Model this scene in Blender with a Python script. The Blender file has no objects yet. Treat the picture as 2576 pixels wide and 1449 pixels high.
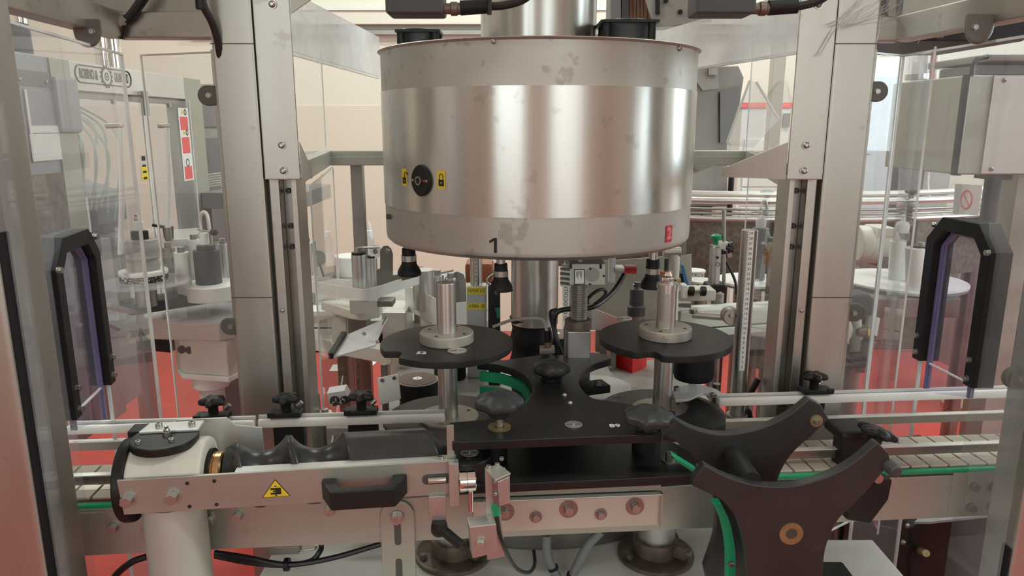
import bpy, bmesh, math, random
from mathutils import Vector, Matrix, Quaternion
V = Vector
PI = math.pi
random.seed(7)
scene = bpy.context.scene
COL = scene.collection

# ------------------------------------------------------------------ camera
F = 1850.0                                   # focal length in pixels of the 2576 x 1449 frame
PITCH = math.atan(409.0 / F)
SP, CP = math.sin(PITCH), math.cos(PITCH)
CAMZ = 1.5
cam_data = bpy.data.cameras.new('camera')
cam_data.sensor_width = 36.0
cam_data.lens = 36.0 * F / 2576.0
cam_data.clip_start = 0.02
cam = bpy.data.objects.new('camera', cam_data)
COL.objects.link(cam)
cam.location = (0, 0, CAMZ)
cam.rotation_euler = (PI / 2 - PITCH, 0, 0)
scene.camera = cam

# ------------------------------------------------------------------ world, lights, exposure
world = bpy.data.worlds.new('world')
scene.world = world
world.use_nodes = True
wb = world.node_tree.nodes['Background']
wb.inputs[0].default_value = (0.80, 0.88, 1.0, 1)
wb.inputs[1].default_value = 0.6
scene.view_settings.view_transform = 'Standard'
scene.view_settings.look = 'None'
scene.view_settings.exposure = -1.38
scene.view_settings.gamma = 1.0
scene.view_settings.use_curve_mapping = False


def area_light(name, loc, target, sx, sy, power, col):
    l = bpy.data.lights.new(name, 'AREA')
    l.shape = 'RECTANGLE'
    l.size, l.size_y, l.energy, l.color = sx, sy, power, col
    o = bpy.data.objects.new(name, l)
    COL.objects.link(o)
    o.location = loc
    d = V(target) - V(loc)
    o.rotation_euler = d.to_track_quat('-Z', 'Y').to_euler()
    return o


# daylight through the windows of the side wall and of the wall behind the operator
area_light('window_daylight', (4.32, 0.6, 2.15), (0, 0.6, 2.1), 1.7, 1.6, 130, (0.77, 0.95, 1.0))
area_light('window_daylight', (4.32, 3.4, 2.15), (0, 3.4, 2.1), 1.7, 1.6, 130, (0.77, 0.95, 1.0))
area_light('window_daylight', (-1.7, -3.22, 2.15), (-1.7, 2.0, 2.1), 1.7, 1.6, 42, (0.83, 1.0, 0.98))
area_light('window_daylight', (1.5, -3.22, 2.15), (1.5, 2.0, 2.1), 1.7, 1.6, 42, (0.83, 1.0, 0.98))
# fluorescent fittings on the ceiling
LAMPS = [(-1.9, 0.4), (1.9, 0.4), (-1.9, 3.2), (1.9, 3.2), (0.0, 3.9)]
for lx, ly in LAMPS:
    area_light('ceiling_light', (lx, ly, 3.42), (lx, ly, 0), 1.3, 0.22, 96, (0.89, 1.0, 0.94))


# ------------------------------------------------------------------ pixels to places
def ray(px, py):
    x = (px - 1288.0) / F
    y = -(py - 724.5) / F
    return V((x, CP + y * SP, -SP + y * CP))


def PY(px, py, Y):
    d = ray(px, py)
    return d * (Y / d.y) + V((0, 0, CAMZ))


def PZ(px, py, z):
    d = ray(px, py)
    return d * ((z - CAMZ) / d.z) + V((0, 0, CAMZ))


def PX(px, py, x):
    d = ray(px, py)
    return d * (x / d.x) + V((0, 0, CAMZ))


def PP(px, py, o, ang):
    """on the upright plane through o that runs at ang degrees to the x axis"""
    a = math.radians(ang)
    n = V((-math.sin(a), math.cos(a), 0))
    d = ray(px, py)
    t = (o[0] * n.x + o[1] * n.y) / d.dot(n)
    return d * t + V((0, 0, CAMZ))


def S(npx, Y):
    return npx * Y / (F * 0.965)


def zat(px, py, Y):
    return PY(px, py, Y).z


# ------------------------------------------------------------------ materials
MATS = {}


def mat(name, col, metal=0.0, rough=0.5, vary=0.0, vscale=6.0, stretch=(1, 1, 1), bump=0.0, bscale=60.0,
        aniso=0.0, stain=0.0, sscale=18.0, scol=(0.25, 0.22, 0.18), emis=0.0, coat=0.0, rvary=0.0, spec=0.5, sth=0.62):
    m = bpy.data.materials.new(name)
    m.use_nodes = True
    nt = m.node_tree
    N, L = nt.nodes, nt.links
    b = N['Principled BSDF']
    b.inputs['Metallic'].default_value = metal
    b.inputs['Roughness'].default_value = rough
    b.inputs['Specular IOR Level'].default_value = spec
    b.inputs['Coat Weight'].default_value = coat
    b.inputs['Base Color'].default_value = (*col, 1)
    if emis:
        b.inputs['Emission Color'].default_value = (*col, 1)
        b.inputs['Emission Strength'].default_value = emis
    if aniso:
        b.inputs['Anisotropic'].default_value = aniso
        b.inputs['Anisotropic Rotation'].default_value = 0.25
        tg = N.new('ShaderNodeTangent')
        tg.direction_type = 'RADIAL'
        tg.axis = 'Z'
        L.new(tg.outputs[0], b.inputs['Tangent'])
    tc = N.new('ShaderNodeTexCoord')
    mp = N.new('ShaderNodeMapping')
    mp.inputs['Scale'].default_value = stretch
    L.new(tc.outputs['Object'], mp.inputs['Vector'])
    cs = None
    if vary or rvary:
        nz = N.new('ShaderNodeTexNoise')
        nz.inputs['Scale'].default_value = vscale
        nz.inputs['Detail'].default_value = 5
        L.new(mp.outputs['Vector'], nz.inputs['Vector'])
        if vary:
            mr = N.new('ShaderNodeMapRange')
            mr.inputs['From Min'].default_value = 0.3
            mr.inputs['From Max'].default_value = 0.7
            mr.inputs['To Min'].default_value = 1 - vary
            mr.inputs['To Max'].default_value = 1 + vary
            L.new(nz.outputs['Fac'], mr.inputs['Value'])
            mx = N.new('ShaderNodeMix')
            mx.data_type = 'RGBA'
            mx.blend_type = 'MULTIPLY'
            mx.inputs['Factor'].default_value = 1
            mx.inputs['A'].default_value = (*col, 1)
            L.new(mr.outputs['Result'], mx.inputs['B'])
            cs = mx.outputs['Result']
        if rvary:
            m2 = N.new('ShaderNodeMapRange')
            m2.inputs['From Min'].default_value = 0.3
            m2.inputs['From Max'].default_value = 0.7
            m2.inputs['To Min'].default_value = max(0.02, rough - rvary)
            m2.inputs['To Max'].default_value = rough + rvary
            L.new(nz.outputs['Fac'], m2.inputs['Value'])
            L.new(m2.outputs['Result'], b.inputs['Roughness'])
    if stain:
        n2 = N.new('ShaderNodeTexNoise')
        n2.inputs['Scale'].default_value = sscale
        n2.inputs['Detail'].default_value = 3
        n2.inputs['Roughness'].default_value = 0.6
        L.new(tc.outputs['Object'], n2.inputs['Vector'])
        r2 = N.new('ShaderNodeMapRange')
        r2.inputs['From Min'].default_value = sth
        r2.inputs['From Max'].default_value = sth + 0.06
        r2.inputs['To Max'].default_value = stain
        L.new(n2.outputs['Fac'], r2.inputs['Value'])
        mx = N.new('ShaderNodeMix')
        mx.data_type = 'RGBA'
        L.new(r2.outputs['Result'], mx.inputs['Factor'])
        mx.inputs['B'].default_value = (*scol, 1)
        if cs:
            L.new(cs, mx.inputs['A'])
        else:
            mx.inputs['A'].default_value = (*col, 1)
        cs = mx.outputs['Result']
    if cs:
        L.new(cs, b.inputs['Base Color'])
    if bump:
        n3 = N.new('ShaderNodeTexNoise')
        n3.inputs['Scale'].default_value = bscale
        n3.inputs['Detail'].default_value = 4
        L.new(mp.outputs['Vector'], n3.inputs['Vector'])
        bp = N.new('ShaderNodeBump')
        bp.inputs['Strength'].default_value = bump
        bp.inputs['Distance'].default_value = 0.002
        L.new(n3.outputs['Fac'], bp.inputs['Height'])
        L.new(bp.outputs['Normal'], b.inputs['Normal'])
    MATS[name] = m
    return m


def clear_mat(name, tint, haze, hazecol, rough=0.02, gl=1.0):
    m = bpy.data.materials.new(name)
    m.use_nodes = True
    nt = m.node_tree
    N, L = nt.nodes, nt.links
    N.remove(N['Principled BSDF'])
    out = N['Material Output']
    tr = N.new('ShaderNodeBsdfTransparent')
    tr.inputs[0].default_value = (*tint, 1)
    df = N.new('ShaderNodeBsdfDiffuse')
    df.inputs[0].default_value = (*hazecol, 1)
    gs = N.new('ShaderNodeBsdfGlossy')
    gs.inputs['Roughness'].default_value = rough
    gs.inputs[0].default_value = (gl, gl, gl, 1)
    m1 = N.new('ShaderNodeMixShader')
    tc = N.new('ShaderNodeTexCoord')
    nz = N.new('ShaderNodeTexNoise')
    nz.inputs['Scale'].default_value = 9
    nz.inputs['Detail'].default_value = 6
    L.new(tc.outputs['Object'], nz.inputs['Vector'])
    mr = N.new('ShaderNodeMapRange')
    mr.inputs['From Min'].default_value = 0.35
    mr.inputs['From Max'].default_value = 0.75
    mr.inputs['To Min'].default_value = haze * 0.6
    mr.inputs['To Max'].default_value = haze * 1.5
    L.new(nz.outputs['Fac'], mr.inputs['Value'])
    L.new(mr.outputs['Result'], m1.inputs[0])
    L.new(tr.outputs[0], m1.inputs[1])
    L.new(df.outputs[0], m1.inputs[2])
    lw = N.new('ShaderNodeLayerWeight')
    lw.inputs['Blend'].default_value = 0.5
    pw = N.new('ShaderNodeMath')
    pw.operation = 'POWER'
    pw.inputs[1].default_value = 5.0
    L.new(lw.outputs['Facing'], pw.inputs[0])
    fr = N.new('ShaderNodeMapRange')
    fr.inputs['To Min'].default_value = 0.03
    fr.inputs['To Max'].default_value = 0.38
    L.new(pw.outputs[0], fr.inputs['Value'])
    m2 = N.new('ShaderNodeMixShader')
    L.new(fr.outputs[0], m2.inputs[0])
    L.new(m1.outputs[0], m2.inputs[1])
    L.new(gs.outputs[0], m2.inputs[2])
    L.new(m2.outputs[0], out.inputs['Surface'])
    MATS[name] = m
    return m


mat('steel_post', (0.50, 0.475, 0.43), .95, 0.40, vary=.12, vscale=14, stretch=(1, 1, .15), rvary=.06, stain=.32, sscale=30, scol=(.24, .21, .17), sth=.64)
mat('steel', (0.44, 0.45, 0.395), .78, 0.44, vary=.08, vscale=10, stretch=(.3, 1, 1), rvary=.08, stain=.18, sscale=24, sth=.67)
mat('steel_dark', (0.30, 0.285, 0.265), 1, 0.38, vary=.15, vscale=10, rvary=.1)
mat('steel_polish', (0.58, 0.565, 0.53), .95, 0.30, aniso=.6, vary=.08, vscale=20, stretch=(1, 1, .05), rvary=.05)
mat('drum_satin', (0.54, 0.52, 0.475), .8, 0.50, vary=.07, vscale=7, rvary=.06, stain=.42, sscale=34, scol=(.27, .25, .21), sth=.60)
mat('drum_band', (0.66, 0.64, 0.60), .95, 0.30, aniso=.75, vary=.07, vscale=9, stretch=(1, 1, .03), rvary=.06, bump=.10, bscale=26, stain=.30, sscale=34, scol=(.36, .34, .30), sth=.62)
mat('chrome', (0.78, 0.77, 0.75), 1, 0.1)
mat('zinc', (0.46, 0.45, 0.43), .95, 0.33, vary=.08, vscale=80)
mat('alu', (0.62, 0.62, 0.61), .9, 0.34, vary=.05, vscale=20)
mat('alu_hub', (0.47, 0.43, 0.38), .75, 0.50, vary=.05, vscale=30)
mat('nickel_pale', (0.52, 0.51, 0.47), .78, 0.38, vary=.05, vscale=20)
mat('angle_steel', (0.60, 0.58, 0.51), .5, 0.42, vary=.08, vscale=9)
mat('washer_brown', (0.34, 0.29, 0.27), .95, 0.36, vary=.08, vscale=40)
mat('black', (0.012, 0.012, 0.012), 0, 0.45, vary=.2, vscale=20, bump=.06, spec=.35)
mat('black_plate', (0.011, 0.011, 0.0105), 0, 0.36, vary=.25, vscale=12, stain=.07, sscale=60, scol=(.2, .19, .17), sth=.70, spec=.4)
mat('black_worn', (0.022, 0.022, 0.021), 0, 0.40, vary=.3, vscale=12, stain=.10, sscale=40, scol=(.16, .155, .14), sth=.66, spec=.6)
mat('black_rubber', (0.011, 0.011, 0.012), 0, 0.55, vary=.2, vscale=30, spec=.3)
mat('knob_grey', (0.026, 0.027, 0.028), 0, 0.45, bump=.08, bscale=300, spec=.4)
mat('screw_black', (0.030, 0.031, 0.030), 0, 0.30, vary=.25, vscale=14, stretch=(3, 1, 1), stain=.14, sscale=40, scol=(.2, .2, .18), sth=.66)
mat('star_grey', (0.018, 0.019, 0.019), 0, 0.42, vary=.2, vscale=18, stain=.10, sscale=40, scol=(.3, .29, .27), sth=.68, spec=.35)
mat('clip_grey', (0.13, 0.125, 0.105), 0, 0.45)
mat('dark_grey', (0.055, 0.055, 0.058), 0, 0.5, vary=.15, vscale=20)
mat('mid_grey', (0.20, 0.20, 0.20), 0, 0.5, vary=.1)
mat('warm_grey', (0.36, 0.35, 0.32), 0, 0.5, vary=.08)
mat('gear_grey', (0.50, 0.53, 0.46), .1, 0.45, vary=.06, vscale=20)
mat('box_grey', (0.36, 0.37, 0.39), .35, 0.42, vary=.06)
mat('cream', (0.66, 0.63, 0.55), 0, 0.42, vary=.05, stain=.18, sscale=14, scol=(.40, .35, .26), sth=.64)
mat('column_cream', (0.46, 0.46, 0.40), 0, 0.38, vary=.03)
mat('white', (0.80, 0.79, 0.75), 0, 0.4, vary=.03)
mat('white_rail', (0.80, 0.80, 0.76), 0, 0.32, vary=.04, vscale=12)
mat('paper', (0.84, 0.83, 0.80), 0, 0.6, vary=.02)
mat('label_web', (0.80, 0.79, 0.74), 0, 0.4, vary=.03)
mat('pale_metal', (0.70, 0.69, 0.66), .6, 0.36, vary=.05)
mat('brown', (0.17, 0.085, 0.055), 0, 0.55, vary=.15, vscale=20)
mat('plate_brown', (0.055, 0.040, 0.036), 0, 0.45, vary=.2, vscale=20)
mat('bronze', (0.62, 0.42, 0.20), 1, 0.28, vary=.12, vscale=30)
mat('brass', (0.33, 0.25, 0.12), .7, 0.42, vary=.25, vscale=60)
mat('rust_ring', (0.20, 0.165, 0.13), .7, 0.5, vary=.3, vscale=60)
mat('orange', (0.62, 0.22, 0.06), 0, 0.4, vary=.1)
mat('rust_red', (0.30, 0.09, 0.04), 0, 0.5, vary=.1)
mat('red', (0.72, 0.02, 0.02), 0, 0.42, vary=.05)
mat('sticker_red', (0.82, 0.10, 0.10), 0, 0.5)
mat('pink_print', (0.85, 0.35, 0.35), 0, 0.5)
mat('green', (0.01, 0.30, 0.13), 0, 0.42, vary=.08)
mat('green_dark', (0.02, 0.17, 0.08), 0, 0.45)
mat('yellow', (0.80, 0.60, 0.03), 0, 0.45)
mat('ink', (0.012, 0.012, 0.012), 0, 0.55)
mat('ink_grey', (0.10, 0.095, 0.085), .4, 0.5)
mat('white_ink', (0.85, 0.85, 0.82), 0, 0.5)
mat('red_ink', (0.75, 0.04, 0.04), 0, 0.5)
mat('blue', (0.06, 0.17, 0.42), 0, 0.4)
mat('hose_grey', (0.20, 0.205, 0.205), 0, 0.4)
mat('cable_black', (0.013, 0.013, 0.013), 0, 0.4)
mat('cable_grey', (0.42, 0.41, 0.37), 0, 0.45)
mat('pale_green', (0.42, 0.55, 0.45), 0, 0.4)
mat('hose_white', (0.80, 0.79, 0.75), 0, 0.35)
mat('hose_red', (0.32, 0.05, 0.06), 0, 0.3)
mat('slat', (0.60, 0.52, 0.44), .45, 0.38, vary=.08, vscale=20)
mat('floor_red', (0.42, 0.042, 0.034), 0, 0.34, vary=.10, vscale=1.6, bump=.03, bscale=40, stain=.10, sscale=5, scol=(.5, .18, .15), sth=.64)
mat('wall_upper', (0.77, 0.735, 0.64), 0, 0.7, vary=.03, vscale=1.2)
mat('base_top', (0.80, 0.785, 0.73), .0, 0.40, vary=.06, vscale=8, stain=.15, sscale=20, sth=.66)
mat('wall_lower', (0.73, 0.68, 0.57), 0, 0.6, vary=.03, vscale=1.2)
mat('ceiling_paint', (0.80, 0.78, 0.72), 0, 0.8, vary=.02)
mat('wood', (0.36, 0.18, 0.08), 0, 0.5, vary=.12, vscale=6, stretch=(1, 1, .1))
mat('cabinet_white', (0.50, 0.54, 0.57), .1, 0.45, vary=.03)
mat('locker', (0.68, 0.69, 0.66), .1, 0.5, vary=.03)
mat('glass_dark', (0.02, 0.028, 0.015), 0, 0.06, coat=.5)
mat('bottle_red', (0.06, 0.008, 0.008), 0, 0.06, coat=.5)
mat('window_light', (0.90, 0.95, 1.0), 0, .5, emis=2.2)
mat('lamp_light', (1.0, 0.93, 0.82), 0, .5, emis=6.0)
mat('cobweb', (0.62, 0.61, 0.58), 0, 0.8)
mat('acrylic_edge', (0.70, 0.72, 0.70), 0, 0.2, vary=.15, vscale=20)
mat('acrylic_purple', (0.15, 0.135, 0.26), 0, 0.25, vary=.15, vscale=10)
mat('slab_beige', (0.60, 0.57, 0.51), .25, 0.45, vary=.05)
mat('paper_speckle', (0.78, 0.77, 0.74), 0, .5, stain=1.0, sscale=170, scol=(.03, .03, .03), sth=.52)
mat('label_pattern', (0.02, 0.02, 0.02), 0, .4, stain=1.0, sscale=210, scol=(.75, .70, .55), sth=.55)
clear_mat('acrylic', (0.965, 0.97, 0.97), 0.035, (.75, .75, .74))
clear_mat('acrylic_hazy', (0.945, 0.95, 0.955), 0.075, (.88, .86, .90))
clear_mat('acrylic_violet', (0.88, 0.87, 0.93), 0.06, (.62, .60, .72))
clear_mat('frosted', (0.9, 0.9, 0.9), 0.62, (.86, .86, .86), rough=.25)
clear_mat('red_clear', (0.9, 0.35, 0.35), 0.35, (.5, .05, .07))
clear_mat('amber_clear', (0.85, 0.62, 0.40), 0.25, (.5, .25, .1))
clear_mat('disc_clear', (0.92, 0.92, 0.94), 0.22, (.75, .74, .76))


# ------------------------------------------------------------------ mesh builder
def basis(n):
    n = V(n).normalized()
    a = V((0, 0, 1)) if abs(n.z) < .9 else V((1, 0, 0))
    u = a.cross(n).normalized()
    return u, n.cross(u).normalized(), n


def smooth_path(pts, n=6):
    pts = [V(p) for p in pts]
    if len(pts) < 3:
        return pts
    P = [pts[0] * 2 - pts[1]] + pts + [pts[-1] * 2 - pts[-2]]
    out = []
    for i in range(1, len(P) - 2):
        a, b, c, d = P[i - 1], P[i], P[i + 1], P[i + 2]
        for k in range(n):
            t = k / n
            out.append(.5 * ((2 * b) + (c - a) * t + (2 * a - 5 * b + 4 * c - d) * t * t + (3 * b - a - 3 * c + d) * t ** 3))
    out.append(pts[-1])
    return out


def weighted(o):
    w = o.modifiers.new('weighted_normals', 'WEIGHTED_NORMAL')
    w.mode = 'FACE_AREA'
    w.weight = 90
    w.keep_sharp = True


class B:
    def __init__(s):
        s.bm = bmesh.new()

    def _join(s, b2, bev=0, seg=2, ang=30):
        bmesh.ops.recalc_face_normals(b2, faces=b2.faces)
        if bev:
            es = [e for e in b2.edges if len(e.link_faces) == 2 and e.calc_face_angle(0) > math.radians(ang)]
            bmesh.ops.bevel(b2, geom=es, offset=bev, segments=seg, affect='EDGES', profile=.5, clamp_overlap=True)
        me = bpy.data.meshes.new('tmp')
        b2.to_mesh(me)
        b2.free()
        s.bm.from_mesh(me)
        bpy.data.meshes.remove(me)
        return s

    def box(s, c, size, rz=0, rot=None, bev=0):
        b2 = bmesh.new()
        bmesh.ops.create_cube(b2, size=1)
        R = rot if rot is not None else Matrix.Rotation(math.radians(rz), 3, 'Z')
        for v in b2.verts:
            v.co = R @ V((v.co.x * size[0], v.co.y * size[1], v.co.z * size[2])) + V(c)
        return s._join(b2, bev)

    def span(s, lo, hi, rz=0, bev=0):
        lo, hi = V(lo), V(hi)
        return s.box((lo + hi) / 2, [abs(a) for a in (hi - lo)], rz, None, bev)

    def bar(s, p0, p1, w, h, up=(0, 0, 1), bev=0):
        """a bar from p0 to p1, w across, h along up"""
        p0, p1 = V(p0), V(p1)
        d = (p1 - p0)
        L = d.length
        x = d.normalized()
        y = V(up).cross(x).normalized()
        z = x.cross(y)
        return s.box((p0 + p1) / 2, (L, w, h), rot=Matrix((x, y, z)).transposed(), bev=bev)

    def prism(s, pts, n, bev=0, ang=30):
        b2 = bmesh.new()
        n = V(n)
        a = [b2.verts.new(V(p)) for p in pts]
        c = [b2.verts.new(V(p) + n) for p in pts]
        b2.faces.new(a)
        b2.faces.new(c[::-1])
        k = len(pts)
        for i in range(k):
            b2.faces.new((a[i], a[(i + 1) % k], c[(i + 1) % k], c[i]))
        return s._join(b2, bev, ang=ang)

    def quad(s, pts):
        b2 = bmesh.new()
        b2.faces.new([b2.verts.new(V(p)) for p in pts])
        me = bpy.data.meshes.new('tmp')
        b2.to_mesh(me)
        b2.free()
        s.bm.from_mesh(me)
        bpy.data.meshes.remove(me)
        return s

    def cyl(s, p0, p1, r, r2=None, seg=24, bev=0):
        p0, p1 = V(p0), V(p1)
        u, w, n = basis(p1 - p0)
        r2 = r if r2 is None else r2
        b2 = bmesh.new()
        A, C = [], []
        for i in range(seg):
            t = 2 * PI * i / seg
            d = u * math.cos(t) + w * math.sin(t)
            A.append(b2.verts.new(p0 + d * r))
            C.append(b2.verts.new(p1 + d * r2))
        for i in range(seg):
            j = (i + 1) % seg
            b2.faces.new((A[i], A[j], C[j], C[i]))
        b2.faces.new(A[::-1])
        b2.faces.new(C)
        return s._join(b2, bev, ang=50)

    def lathe(s, o, prof, axis=(0, 0, 1), seg=32, lobes=0, amp=0, ph=0):
        """prof: (radius, height) pairs from one end to the other"""
        o = V(o)
        u, w, n = basis(axis)
        b2 = bmesh.new()
        rows = []
        for r, h in prof:
            row = []
            for i in range(seg):
                t = 2 * PI * i / seg
                rr = r
                if lobes:
                    rr = r * (1 + amp * .5 * (math.cos(lobes * (t + ph)) - .55))
                row.append(b2.verts.new(o + (u * math.cos(t) + w * math.sin(t)) * rr + n * h))
            rows.append(row)
        for a, c in zip(rows, rows[1:]):
            for i in range(seg):
                j = (i + 1) % seg
                b2.faces.new((a[i], a[j], c[j], c[i]))
        if prof[0][0] > 1e-5:
            b2.faces.new(rows[0][::-1])
        if prof[-1][0] > 1e-5:
            b2.faces.new(rows[-1])
        bmesh.ops.remove_doubles(b2, verts=b2.verts, dist=1e-6)
        return s._join(b2)

    def ring(s, o, r0, r1, h, axis=(0, 0, 1), seg=40):
        """flat ring / pipe piece with a hole"""
        o = V(o)
        u, w, n = basis(axis)
        b2 = bmesh.new()
        rows = []
        for r, hh in ((r0, 0), (r1, 0), (r1, h), (r0, h)):
            rows.append([b2.verts.new(o + (u * math.cos(2 * PI * i / seg) + w * math.sin(2 * PI * i / seg)) * r + n * hh) for i in range(seg)])
        for k in range(4):
            a, c = rows[k], rows[(k + 1) % 4]
            for i in range(seg):
                j = (i + 1) % seg
                b2.faces.new((a[i], a[j], c[j], c[i]))
        return s._join(b2)

    def arc_wall(s, o, r, t, z0, z1, a0, a1, seg=40):
        """upright curved sheet about the z axis through o, angles in degrees"""
        b2 = bmesh.new()
        o = V(o)
        rows = []
        for i in range(seg + 1):
            a = math.radians(a0 + (a1 - a0) * i / seg)
            d = V((math.cos(a), math.sin(a), 0))
            rows.append([b2.verts.new(V((o.x, o.y, zz)) + d * rr) for rr, zz in ((r, z0), (r + t, z0), (r + t, z1), (r, z1))])
        for a, c in zip(rows, rows[1:]):
            for k in range(4):
                b2.faces.new((a[k], a[(k + 1) % 4], c[(k + 1) % 4], c[k]))
        b2.faces.new(rows[0])
        b2.faces.new(rows[-1][::-1])
        return s._join(b2)

    def tube(s, pts, r, seg=10, n=6, smooth=True):
        pts = smooth_path(pts, n) if smooth else [V(p) for p in pts]
        b2 = bmesh.new()
        rows = []
        t0 = (pts[1] - pts[0]).normalized()
        u, w, _ = basis(t0)
        for i, p in enumerate(pts):
            t = (pts[min(i + 1, len(pts) - 1)] - pts[max(i - 1, 0)]).normalized()
            u = (u - t * u.dot(t)).normalized()
            w = t.cross(u)
            rr = r(i / (len(pts) - 1)) if callable(r) else r
            rows.append([b2.verts.new(p + (u * math.cos(2 * PI * k / seg) + w * math.sin(2 * PI * k / seg)) * rr) for k in range(seg)])
        for a, c in zip(rows, rows[1:]):
            for k in range(seg):
                b2.faces.new((a[k], a[(k + 1) % seg], c[(k + 1) % seg], c[k]))
        b2.faces.new(rows[0][::-1])
        b2.faces.new(rows[-1])
        return s._join(b2)

    def ribbon(s, pts, z0, z1, t=.0015):
        """upright strip along a plan path; z0, z1 numbers or per-point lists; pts smoothed beforehand"""
        b2 = bmesh.new()
        pts = [V((p[0], p[1], 0)) for p in pts]
        rows = []
        k = len(pts)
        for i, p in enumerate(pts):
            d = (pts[min(i + 1, k - 1)] - pts[max(i - 1, 0)]).normalized()
            nn = V((-d.y, d.x, 0)) * t / 2
            a = z0[i] if isinstance(z0, list) else z0
            b = z1[i] if isinstance(z1, list) else z1
            rows.append([b2.verts.new(V((q.x, q.y, zz))) for q, zz in ((p - nn, a), (p + nn, a), (p + nn, b), (p - nn, b))])
        for a, c in zip(rows, rows[1:]):
            for j in range(4):
                b2.faces.new((a[j], a[(j + 1) % 4], c[(j + 1) % 4], c[j]))
        b2.faces.new(rows[0])
        b2.faces.new(rows[-1][::-1])
        return s._join(b2)

    def build(s, name, m, parent=None, label=None, ang=35):
        me = bpy.data.meshes.new(name)
        org = V((0, 0, 0))
        p = parent
        while p is not None:
            org = org + p.location
            p = p.parent
        if parent is None and len(s.bm.verts):
            lo = V([min(v.co[i] for v in s.bm.verts) for i in range(3)])
            hi = V([max(v.co[i] for v in s.bm.verts) for i in range(3)])
            org = V(((lo.x + hi.x) / 2, (lo.y + hi.y) / 2, lo.z))
        for v in s.bm.verts:
            v.co -= org
        s.bm.to_mesh(me)
        s.bm.free()
        for f in me.polygons:
            f.use_smooth = True
        me.set_sharp_from_angle(angle=math.radians(ang))
        me.materials.append(MATS[m])
        o = bpy.data.objects.new(name, me)
        COL.objects.link(o)
        weighted(o)
        if parent is not None:
            o.parent = parent
        else:
            o.location = org
        if label:
            o['label'] = label
        return o


def thing(name, label, cat, loc, group=None):
    o = bpy.data.objects.new(name, None)
    o.empty_display_size = .02
    COL.objects.link(o)
    o.location = V(loc)
    o['label'] = label
    o['category'] = cat
    if group:
        o['group'] = group
    return o


def tag(o, label, cat, group=None):
    o['label'] = label
    o['category'] = cat
    if group:
        o['group'] = group
    return o


def struct(o):
    o['kind'] = 'structure'
    return o


def world_org(p):
    org = V((0, 0, 0))
    while p is not None:
        org = org + p.location
        p = p.parent
    return org


SHARED = {}


def shared(key, make, name, m, parent, pos, axis=(0, 0, 1)):
    """a small repeated piece: one mesh shared by all, +z of the mesh turned to axis"""
    if key not in SHARED:
        b = B()
        make(b)
        me = bpy.data.meshes.new(name)
        b.bm.to_mesh(me)
        b.bm.free()
        for f in me.polygons:
            f.use_smooth = True
        me.set_sharp_from_angle(angle=math.radians(60 if key[0] == 'grip' else 35))
        me.materials.append(MATS[m])
        SHARED[key] = me
    o = bpy.data.objects.new(name, SHARED[key])
    COL.objects.link(o)
    weighted(o)
    o.parent = parent
    o.location = V(pos) - world_org(parent)
    o.rotation_euler = V((0, 0, 1)).rotation_difference(V(axis).normalized()).to_euler()
    return o


def hexbolt(parent, pos, axis, d, m='zinc', washer=1.25):
    """head across flats d, standing on a washer"""
    def mk(b):
        b.cyl((0, 0, 0), (0, 0, .15 * d), d * .5 * washer, seg=20)
        b.cyl((0, 0, .15 * d), (0, 0, .75 * d), d * .577, seg=6, bev=.04 * d)
    return shared(('hex', round(d, 4), m, washer), mk, 'bolt', m, parent, pos, axis)


def capscrew(parent, pos, axis, d, m='zinc'):
    def mk(b):
        b.lathe((0, 0, 0), [(d * .5, 0), (d * .5, .55 * d), (d * .45, .62 * d), (d * .26, .62 * d), (d * .26, .3 * d), (0, .3 * d)], seg=18)
    return shared(('cap', round(d, 4), m), mk, 'screw', m, parent, pos, axis)


def button(parent, pos, axis, d, m='zinc'):
    def mk(b):
        b.cyl((0, 0, 0), (0, 0, .10 * d), d * .62, seg=20)
        b.lathe((0, 0, .1 * d), [(d * .5, 0), (d * .46, .16 * d), (d * .36, .28 * d), (d * .22, .33 * d), (d * .2, .2 * d), (0, .2 * d)], seg=18)
    return shared(('btn', round(d, 4), m), mk, 'screw', m, parent, pos, axis)


def hole(parent, pos, axis, d):
    def mk(b):
        b.cyl((0, 0, 0), (0, 0, .0004), d / 2, seg=14)
    return shared(('hole', round(d, 4)), mk, 'screw_hole', 'ink', parent, pos, axis)


def text(parent, s, o, u, v, size, m, name='lettering', fit=None, bold=0.0, align='CENTER'):
    """flat print: centre o, reading direction u, up direction v"""
    c = bpy.data.curves.new('t', 'FONT')
    c.body = s
    c.size = size
    c.align_x = align
    c.align_y = 'CENTER'
    c.offset = bold
    c.extrude = .0001
    c.resolution_u = 3
    t = bpy.data.objects.new('t', c)
    COL.objects.link(t)
    bpy.context.view_layer.update()
    dg = bpy.context.evaluated_depsgraph_get()
    me = bpy.data.meshes.new_from_object(t.evaluated_get(dg))
    bpy.data.objects.remove(t)
    bpy.data.curves.remove(c)
    u, v = V(u).normalized(), V(v).normalized()
    n = u.cross(v)
    sx = 1.0
    if fit and len(me.vertices):
        w = max(q.co.x for q in me.vertices) - min(q.co.x for q in me.vertices)
        sx = fit / w
    org = V(o) - world_org(parent)
    for q in me.vertices:
        q.co = org + u * q.co.x * sx + v * q.co.y + n * q.co.z
    me.name = name
    me.materials.clear()
    me.materials.append(MATS[m])
    ob = bpy.data.objects.new(name, me)
    COL.objects.link(ob)
    ob.parent = parent
    return ob


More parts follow.
